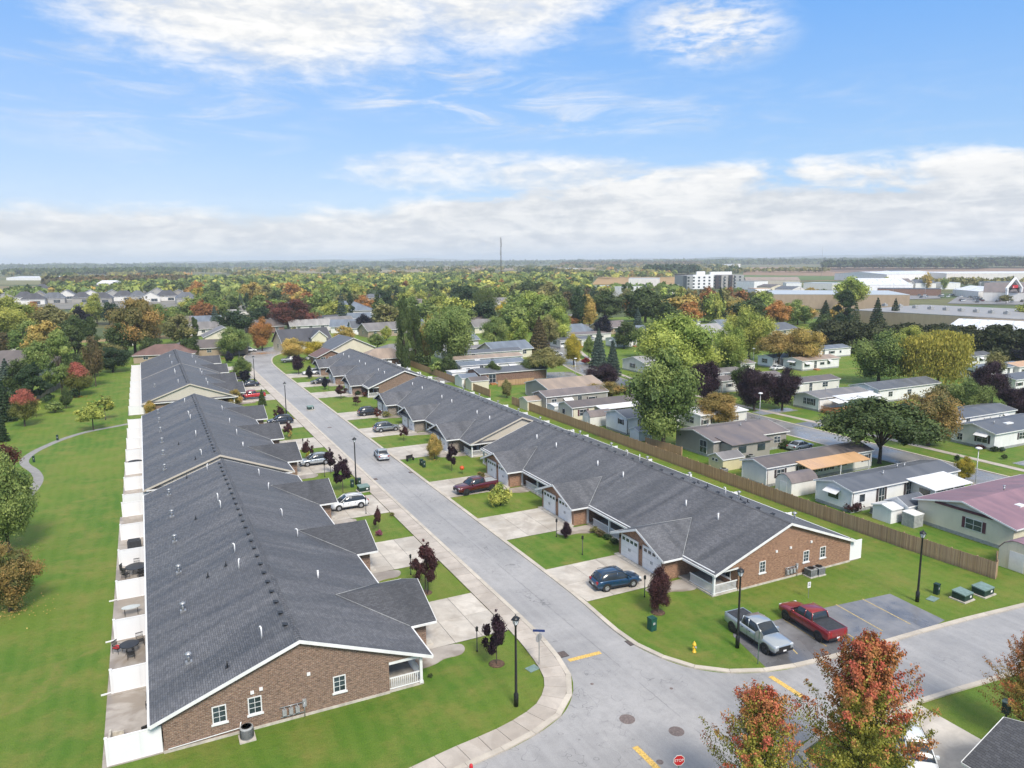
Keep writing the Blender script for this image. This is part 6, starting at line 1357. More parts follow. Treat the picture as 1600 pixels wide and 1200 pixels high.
for px0, py0, px1, py1, dep, h, rc, wc, pit, lb in ((928, 462, 985, 464, 30, 8, 'white', 'white', 0, 'white flat roofed building beyond the big green trees'), (982, 448, 1030, 448, 30, 9, 'metal', 'pale', 0, 'pale blue roofed hall behind the white building'), (1165, 446, 1250, 446, 40, 6, 'tan', 'beige', 3, 'long low hall with cream roof beside the apartment block'), (1150, 452, 1178, 453, 20, 8, 'lightgrey', 'white', 0, 'white and brown block right of the apartments'), (1040, 454, 1062, 454, 20, 5, 'lightgrey', 'tanbrick', 0, 'low tan building left of the apartments'),
     (1255, 452, 1300, 453, 25, 6, 'metal', 'pale', 0, 'long pale store roof at the edge of town'), (700, 452, 732, 452, 25, 7, 'white', 'pale', 0, 'white roofed hall among the far trees'), (828, 424, 852, 424, 60, 10, 'white', 'white', 0, 'tiny white hall on the far side of the woods'), (860, 425, 890, 425, 60, 9, 'metal', 'pale', 0, 'tiny pale hall next to the tiny white hall'), (10, 438, 78, 438, 60, 5, 'white', 'white', 2, 'long white greenhouse at the left edge'), (92, 437, 108, 437, 60, 4, 'white', 'pale', 1, 'small white greenhouse right of the long one'), (195, 437, 252, 437, 60, 5, 'white', 'white', 2, 'long white greenhouse behind the subdivision'), (262, 436, 294, 436, 60, 5, 'white', 'pale', 1, 'short greenhouse right of the long one'), (152, 456, 176, 456, 18, 9, 'white', 'white', 3, 'tall white barn in the subdivision'), (1128, 418, 1146, 418, 60, 12, 'white', 'white', 0, 'tiny white barn out in the brown fields')):
    hall(lb, quad(px0, py0, px1, py1, dep), h, rc, wc, pitch=pit)
o = thing('rail_car', 'orange and white banded roof edge seen between the left trees', 'canopy', (*at(272, 497), 0)); link('canopy_roof', MB().box(-7, 7, -3, 3, 4.2, 4.8).mesh('canopy_roof', simple('orange_canopy', (.55, .12, .04), .5, .15, 2)), o); link('canopy_fascia', MB().box(-7, 7, -3.1, -3.01, 3.6, 4.2).mesh('canopy_fascia', M['white']), o)
o.name = 'petrol_canopy'
for s_ in (-5, 5): link('column', cached('cc', lambda: MB().box(-.3, .3, -.3, .3, 0, 4.2).mesh('column', M['white'])), o, (s_, 0, 0))
# parked cars in front of the store, far away
cm_ = {}
for k in range(70):
    px = rnd.uniform(1500, 1600) if k < 46 else rnd.uniform(1345, 1500); py = rnd.uniform(463.5, 473) if k < 46 else rnd.uniform(458, 466); x, y = at(px, py); c = rnd.choice(['white', 'silver', 'grey', 'black', 'navy', 'white', 'silver', 'maroon'])
    def mk():
        b = MB(); loft(b, [hull_ring(*s_) for s_ in [(-2.2, .75, .3, .9, .95), (-1.9, .88, .3, 1.0, 1.02), (0, .9, .3, .98, 1.0), (1.6, .86, .3, .88, .92), (2.2, .7, .3, .65, .7)]]); return b
    def mg(): return loft(MB(), [[(x_, -w_, .9), (x_, -w_*.8, z_), (x_, w_*.8, z_), (x_, w_, .9)] for x_, w_, z_ in [(-1.7, .8, 1.0), (-1.2, .8, 1.5), (.2, .8, 1.5), (1.0, .8, .98)]])
    o = thing('parked_car', f"{c} car packed in the dealership lot before the gabled store" if k < 46 else f"{c} car in the far yard by the low brown store strip", 'car', (x, y, 0), rnd.choice([0, .05, 3.1])+.3, f'{c} cars in the far dealership lot' if k < 46 else f'{c} cars in the far yard')
    link('body', cached(('fc', c), lambda: mk().mesh('body', PAINT[c])), o); link('windows', cached('fg', lambda: mg().mesh('windows', M['carglass'])), o)
for i_, (px0, py0, px1, py1, dep, h, rc, wc, pit) in enumerate(((1182, 456, 1205, 457, 18, 5, 'brown', 'cream', 2), (1210, 460, 1238, 461, 18, 5, 'slate', 'pale', 2), (1228, 452, 1252, 452, 20, 6, 'metal', 'white', 0), (1306, 455, 1338, 456, 18, 5, 'grey', 'brick', 2), (1430, 452, 1462, 452, 22, 6, 'slate', 'white', 3), (1398, 452, 1424, 452, 22, 7, 'taupe', 'pale', 3), (1470, 452, 1500, 452, 20, 6, 'metal', 'white', 0), (1545, 453, 1600, 453, 24, 7, 'slate', 'grey', 0), (1050, 462, 1068, 462, 16, 6, 'lightgrey', 'white', 0), (1168, 462, 1180, 463, 14, 6, 'orange', 'white', 0))):
    hall(['cream fronted shop left of the beige hall', 'slate roofed shop behind the beige hall', 'small white store above the slate roofed shop', 'brick shop left of the low white store', 'blue grey truck shed in the far yard', 'taupe roofed shed beside the blue grey truck shed', 'metal roofed white depot in the far yard', 'grey dealership building at the right edge', 'pale shop at the foot of the apartment block', 'shop with orange roof right of the apartment block'][i_], quad(px0, py0, px1, py1, dep), h, rc, wc, 'shop', 'shop', pitch=pit)
for k, px in enumerate((1395, 1445, 1492, 1530, 1250, 1310)):
    x, y = at(px, 462+k % 3); o = thing('yard_lamp', f"{['first', 'second', 'third', 'fourth', 'fifth', 'sixth'][k]} tall yard lamp in the commercial area", 'street lamp', (x, y, 0), 0, 'yard lamps'); link('post', cached('yl', lambda: MB().cyl(0, 0, 0, 10, .12, n=6).mesh('post', M['galv'])), o); link('lamp_head', cached('yh', lambda: MB().box(-.9, .9, -.2, .2, 9.9, 10.15).mesh('lamp_head', M['trim'])), o)
# radio tower
d_ = np.array(at(783, 431)); d_ = d_/np.linalg.norm(d_)*1150
htop = height_at(d_[0], d_[1], 783, 371); o = thing('radio_mast', 'tall red and grey lattice radio mast on the horizon', 'mast', (d_[0], d_[1], 0)); mb = MB(); r0 = 1.1
for j in range(3):
    a = j*2.094; mb.tube([(r0*math.cos(a), r0*math.sin(a), 0), (r0*.7*math.cos(a), r0*.7*math.sin(a), htop)], .16, 4)
lt = MB(); nz = 22
for k in range(nz):
    z0, z1 = htop*k/nz, htop*(k+1)/nz
    for j in range(3): a, b = j*2.094, (j+1)*2.094; lt.tube([(r0*.9*math.cos(a), r0*.9*math.sin(a), z0), (r0*.9*math.cos(b), r0*.9*math.sin(b), z1)], .09, 3)
link('mast_leg', mb.mesh('mast_leg', M['shutter']), o); link('lattice', lt.mesh('lattice', M['rust']), o)
link('antenna', MB().tube([(1.2, 0, htop*.78), (1.2, 0, htop*.95)], .3, 5).tube([(-1.2, 0, htop*.6), (-1.2, 0, htop*.7)], .3, 5).mesh('antenna', M['greybox']), o)
d_ = np.array(at(1283, 431)); d_ = d_/np.linalg.norm(d_)*1250; o = thing('radio_mast', 'faint thin mast above the brown fields at right', 'mast', (d_[0], d_[1], 0)); link('mast_leg', MB().tube([(0, 0, 0), (0, 0, height_at(d_[0], d_[1], 1283, 385))], .14, 4).mesh('mast_leg', M['greybox']), o)

# ------------------------------------------------------------------ trees
def leaf_material():
    m, n, b = newmat('tree_leaves')
    a1 = n.n('ShaderNodeAttribute', attribute_type='OBJECT', attribute_name='leaf'); a2 = n.n('ShaderNodeAttribute', attribute_type='OBJECT', attribute_name='tip')
    t = n.n('ShaderNodeAttribute', attribute_type='GEOMETRY', attribute_name='tint'); v = n.n('ShaderNodeAttribute', attribute_type='GEOMETRY', attribute_name='vary')
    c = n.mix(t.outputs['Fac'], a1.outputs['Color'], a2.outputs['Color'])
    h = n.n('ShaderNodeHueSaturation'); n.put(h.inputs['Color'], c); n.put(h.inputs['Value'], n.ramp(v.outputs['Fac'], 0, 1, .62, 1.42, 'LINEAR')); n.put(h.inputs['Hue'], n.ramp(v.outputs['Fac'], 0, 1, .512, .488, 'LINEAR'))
    n.put(b.inputs['Base Color'], h.outputs[0]); b.inputs['Roughness'].default_value = .55; b.inputs['Specular IOR Level'].default_value = .3
    tr = n.n('ShaderNodeBsdfTranslucent'); n.put(tr.inputs[0], h.outputs[0]); mx_ = n.n('ShaderNodeMixShader'); mx_.inputs[0].default_value = .22
    n.put(mx_.inputs[1], b.outputs[0]); n.put(mx_.inputs[2], tr.outputs[0])
    out = [x for x in m.node_tree.nodes if x.type == 'OUTPUT_MATERIAL'][0]; n.put(out.inputs[0], mx_.outputs[0]); return m
M['leaf'] = leaf_material()
def cards(name, C, size, tint, vary, rs, normal=None, stretch=None, mat=None):
    """N small four-cornered leaf clusters at C (N,3), one mesh"""
    N = len(C); u = rs.normal(size=(N, 3)); 
    if normal is not None:
        nn = normal/np.maximum(1e-6, np.linalg.norm(normal, axis=1))[:, None]+rs.normal(size=(N, 3))*.55; nn /= np.linalg.norm(nn, axis=1)[:, None]
        u = u-nn*(u*nn).sum(1)[:, None]
    else: nn = rs.normal(size=(N, 3)); nn /= np.linalg.norm(nn, axis=1)[:, None]; u = u-nn*(u*nn).sum(1)[:, None]
    u /= np.linalg.norm(u, axis=1)[:, None]; w = np.cross(nn, u)
    if stretch is not None: u = u*.35; w = np.array([0, 0, 1.])[None, :]*stretch[:, None]+w*.1
    s = np.asarray(size).reshape(-1, 1)*np.ones((N, 1)); a = rs.uniform(.7, 1.3, (N, 1)); b = rs.uniform(.55, 1.0, (N, 1))
    V = np.stack([C-u*s*a, C-w*s*b+u*s*.15, C+u*s*a, C+w*s*b-u*s*.1], 1).reshape(-1, 3)
    me = bpy.data.meshes.new(name); me.vertices.add(4*N); me.loops.add(4*N); me.polygons.add(N)
    me.vertices.foreach_set('co', V.ravel().astype(np.float32)); me.loops.foreach_set('vertex_index', np.arange(4*N, dtype=np.int32)); me.polygons.foreach_set('loop_start', np.arange(0, 4*N, 4, dtype=np.int32))
    for nm, arr in (('tint', tint), ('vary', vary)):
        at_ = me.attributes.new(nm, 'FLOAT', 'POINT'); at_.data.foreach_set('value', np.repeat(np.clip(arr, 0, 1), 4).astype(np.float32))
    me.update(calc_edges=True); me.materials.append(mat or M['leaf']); return me
def crown(kind, seed, N=2600):
    rs = np.random.RandomState(seed)
    if kind == 'conifer':
        t = rs.uniform(0, 1, N)**.75; tier = np.round(t*13)/13; z = .06+.93*(1-tier*1.0)+rs.uniform(-.02, .02, N)
        z = 1-(tier*.93)-rs.uniform(0, .02, N); ang = rs.uniform(0, 6.283, N); rmax = .03+.47*tier**.85*(1+.18*np.sin(ang*5+tier*20)); rr = rmax*rs.uniform(.25, 1, N)**.6
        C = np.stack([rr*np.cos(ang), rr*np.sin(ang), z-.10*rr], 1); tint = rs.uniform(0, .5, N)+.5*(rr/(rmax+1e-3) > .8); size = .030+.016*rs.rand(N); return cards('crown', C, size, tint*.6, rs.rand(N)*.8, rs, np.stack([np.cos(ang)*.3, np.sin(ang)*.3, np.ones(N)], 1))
    if kind == 'pine':
        K = 34; zc = rs.uniform(.18, .95, K); ac = rs.uniform(0, 6.283, K); rc = (.46*np.sin(np.clip((1-zc)*1.9, 0, 1.57)))*rs.uniform(.35, 1, K); cx = np.stack([rc*np.cos(ac), rc*np.sin(ac), zc], 1); lr = rs.uniform(.09, .16, K); fl = .4
    elif kind == 'column':
        K = 30; zc = rs.uniform(.06, .93, K); ac = rs.uniform(0, 6.283, K); rc = .30*np.minimum(1, (1-zc)*3)*rs.uniform(.3, 1, K); cx = np.stack([rc*np.cos(ac), rc*np.sin(ac), zc], 1); lr = rs.uniform(.14, .20, K); fl = .55
    elif kind == 'spread':
        K = 46; ac = rs.uniform(0, 6.283, K); rc = .40*np.sqrt(rs.uniform(0, 1, K)); zc = .50+.36*np.sqrt(np.maximum(0, 1-(rc/.42)**2))*rs.uniform(.1, 1, K)-.06*(rc/.42); cx = np.stack([rc*np.cos(ac), rc*np.sin(ac), zc], 1); lr = rs.uniform(.10, .165, K); fl = .72
    elif kind == 'willow':
        K = 40; ac = rs.uniform(0, 6.283, K); rc = .38*np.sqrt(rs.uniform(0, 1, K)); zt = .5+.48*np.sqrt(np.maximum(0, 1-(rc/.44)**2)); per = N//K; C = []; tn = []; S_ = []
        for k in range(K):
            a = rs.normal(size=(per, 2))*.055; d = rs.uniform(0, 1, per); C.append(np.stack([rc[k]*np.cos(ac[k])*(1+.25*d)+a[:, 0], rc[k]*np.sin(ac[k])*(1+.25*d)+a[:, 1], zt[k]-d*(zt[k]-.12)*rs.uniform(.6, 1)], 1)); tn.append(.3+.5*rs.rand()*np.ones(per)+.3*(1-d)); S_.append(rs.uniform(.5, 1.25, per))
        C = np.concatenate(C); return cards('crown', C, .030, np.concatenate(tn), rs.rand(len(C)), rs, None, np.concatenate(S_))
    elif kind == 'young':
        K = 15; zc = rs.uniform(.36, .78, K); ac = rs.uniform(0, 6.283, K); rc = rs.uniform(.08, .36, K)*np.where(zc > .66, .6, 1); cx = np.stack([rc*np.cos(ac), rc*np.sin(ac), zc], 1); lr = rs.uniform(.10, .19, K); fl = .62
        sh = 3; cx = np.concatenate([cx, np.array([[rs.uniform(-.08, .08), rs.uniform(-.08, .08), .88], [rs.uniform(-.1, .1), rs.uniform(-.1, .1), .95], [rs.uniform(-.16, .16), rs.uniform(-.1, .1), .84]])]); lr = np.concatenate([lr, [.07, .045, .06]]); K += 3
    elif kind == 'shrub':
        K = 18; ac = rs.uniform(0, 6.283, K); rc = .34*np.sqrt(rs.uniform(0, 1, K)); zc = .25+.5*rs.rand(K)*np.sqrt(np.maximum(0.05, 1-(rc/.4)**2)); cx = np.stack([rc*np.cos(ac), rc*np.sin(ac), zc], 1); lr = rs.uniform(.14, .24, K); fl = .9
    else:
        cap = kind == 'cap'; kind = 'oval' if cap else kind
        K = 38; p = rs.normal(size=(K, 3)); p /= np.linalg.norm(p, axis=1)[:, None]; q = rs.uniform(.45, 1, K)[:, None]; zb = .515 if kind == 'round' else .52; hz = .365 if kind == 'round' else .38
        cx = p*q*np.array([.38, .38, hz])*np.where(p[:, 2:3] < 0, np.array([[.92, .92, 1.0]]), 1)+np.array([0, 0, zb]); 
        if kind == 'oval': cx[:, :2] *= (1.0-.55*np.clip((cx[:, 2:3]-.5)/.45, 0, 1))
        lr = rs.uniform(.11, .19, K); fl = .85
    w = lr**2; idx = rs.choice(len(cx), N, p=w/w.sum()); d = rs.normal(size=(N, 3)); d /= np.linalg.norm(d, axis=1)[:, None]; rad = lr[idx]*rs.uniform(.55, 1.12, N)
    C = cx[idx]+d*rad[:, None]*np.array([1, 1, fl]); lt = rs.rand(len(cx)); sz = {'young': .036, 'shrub': .050}.get(kind, .0245)*rs.uniform(.6, 1.45, N)*({'young': 700, 'shrub': 800}.get(kind, 2600)/N)**.42
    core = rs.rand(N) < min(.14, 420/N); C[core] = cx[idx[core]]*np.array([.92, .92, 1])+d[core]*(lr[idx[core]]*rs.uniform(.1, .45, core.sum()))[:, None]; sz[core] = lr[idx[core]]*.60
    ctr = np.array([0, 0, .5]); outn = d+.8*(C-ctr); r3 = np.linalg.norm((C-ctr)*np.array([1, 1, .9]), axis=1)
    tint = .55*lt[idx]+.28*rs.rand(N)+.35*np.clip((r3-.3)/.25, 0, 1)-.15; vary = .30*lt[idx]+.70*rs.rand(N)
    C[:, 2] = np.clip(C[:, 2], .01, 1.02)
    if kind == 'oval' and cap: tint = np.clip((C[:, 2]+.10*(lt[idx]-.5)+.06*rs.rand(N)-.63)/.12, 0, 1)
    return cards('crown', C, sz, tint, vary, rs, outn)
def trunk_mesh(kind, seed):
    rs = random.Random(seed); t = MB(); top = {'spread': .62, 'young': .55, 'shrub': .3}.get(kind, .6); r = {'young': .018, 'conifer': .02, 'spread': .017}.get(kind, .026)
    if kind == 'conifer': t.tube([(0, 0, -.01), (0, 0, .5), (0, 0, .97)], [r, r*.6, r*.1], 6)
    else:
        fork = {'spread': .22, 'young': .40, 'shrub': .05, 'column': .1}.get(kind, .30); t.tube([(0, 0, -.01), (0, 0, .03), (rs.uniform(-.01, .01), 0, fork), (0, rs.uniform(-.02, .02), top)], [r*1.5, r*1.05, r*.85, r*.3], 7)
        for k in range({'spread': 11, 'young': 5, 'shrub': 5}.get(kind, 7)):
            a = k*2.4+rs.uniform(-.3, .3); q = {'spread': .36, 'column': .14, 'young': .16}.get(kind, .27)*rs.uniform(.6, 1); z0 = fork*rs.uniform(.85, 1.3); z1 = top+rs.uniform(0, .18)
            t.tube([(0, 0, z0), (q*.45*math.cos(a), q*.45*math.sin(a), z0+(z1-z0)*.6), (q*math.cos(a), q*math.sin(a), z1)], [r*.55, r*.38, r*.12], 5)
    return t.mesh('trunk', M['bark'])
LEAF = {'green': ((0.1221, 0.1928, 0.0505), (0.2894, 0.3373, 0.0945)), 'deep': ((0.052, 0.086, 0.026), (0.098, 0.132, 0.038)), 'dark': ((0.0243, 0.0513, 0.0216), (0.054, 0.0918, 0.0324)), 'lime': ((0.2483, 0.3172, 0.0676), (0.5685, 0.5365, 0.118)), 'yellow': ((0.3375, 0.2937, 0.0375), (0.6, 0.4625, 0.0562)), 'gold': ((0.3296, 0.2798, 0.0777), (0.6536, 0.4405, 0.1254)), 'orange': ((0.354, 0.189, 0.057), (0.5638, 0.2558, 0.0743)), 'ochre': ((0.285, 0.225, 0.0675), (0.435, 0.285, 0.09)), 'olive': ((0.1678, 0.1788, 0.0617), (0.3227, 0.2807, 0.1013)), 'purple': ((0.026, 0.014, 0.022), (0.052, 0.024, 0.034)), 'plum': ((0.0572, 0.0242, 0.0264), (0.11, 0.044, 0.0396)), 'navy': ((0.014, 0.014, 0.026), (0.026, 0.024, 0.04)), 'maroon': ((0.091, 0.039, 0.0286), (0.208, 0.065, 0.0455)), 'red': ((0.276, 0.0312, 0.0264), (0.396, 0.06, 0.042)), 'redtop': ((0.15, 0.1625, 0.0375), (0.42, 0.135, 0.095)), 'spruce': ((0.065, 0.104, 0.0806), (0.1235, 0.1755, 0.1365)), 'willow': ((0.225, 0.2325, 0.045), (0.435, 0.39, 0.075)), 'rust': ((0.225, 0.12, 0.045), (0.39, 0.165, 0.06)), 'autumn': ((0.1195, 0.1423, 0.0479), (0.4828, 0.2793, 0.0852)), 'bright': ((0.2012, 0.2979, 0.0628), (0.4389, 0.4623, 0.1)), 'bronze': ((0.09, 0.093, 0.042), (0.195, 0.1275, 0.0525)), 'pink': ((0.2, 0.07, 0.1), (0.5, 0.13, 0.26)), 'cypress': ((0.042, 0.056, 0.026), (0.082, 0.092, 0.036))}   # leaf colour, tip colour (linear)
_v = {'cap': 2, 'round': 4, 'oval': 3, 'spread': 2, 'conifer': 2, 'pine': 2, 'column': 2, 'willow': 1, 'young': 3, 'shrub': 3}
def crown_for(kind, big):
    n = {'young': 700, 'shrub': 800, 'willow': 6000}.get(kind, 5500); k = rnd.randrange(_v[kind])
    if big == 2: n = {'cap': 16000, 'round': 22000, 'spread': 18000, 'oval': 20000, 'willow': 16000, 'young': 3200, 'shrub': 2600, 'column': 14000}.get(kind, 12000)
    elif big == 0: n = n//3 if kind not in ('young', 'shrub') else n//2
    return cached(('crown', kind, k, n), lambda: crown(kind, 11+k*7, n)), cached(('trunk', kind, k), lambda: trunk_mesh(kind, 3+k))
TREES = []
def tree(x, y, h, w, kind, col, label, group=None, big=1, name=None, cat=None):
    if name is None:
        name = {'conifer': 'spruce_tree', 'pine': 'pine_tree', 'shrub': 'garden_shrub', 'willow': 'willow_tree', 'column': 'poplar_tree'}.get(kind, 'leafy_tree'); cat = 'shrub' if kind == 'shrub' else 'tree'
    T = thing(name, label, cat, (x, y, 0), rnd.uniform(0, 6.28), group); cm, tm = crown_for(kind, big)
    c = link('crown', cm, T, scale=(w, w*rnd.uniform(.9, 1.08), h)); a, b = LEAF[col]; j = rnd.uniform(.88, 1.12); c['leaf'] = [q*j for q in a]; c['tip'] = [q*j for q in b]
    link('trunk', tm, T, scale=(w*.9, w*.9, h)); TREES.append((x, y, w)); return T
def tpx(px, pb, pt, wpx, kind, col, label, group=None, big=1, **k):
    """tree whose foot shows at (px, pb), top at row pt, crown wpx pixels wide"""
    x, y = at(px, pb); h = height_at(x, y, px, pt); return tree(x, y, h, wpx*mpp(x, y)*(1.22 if kind == 'young' else 1.0 if kind in ('conifer', 'pine', 'column') else 1.2), kind, col, label, group, big, **k)
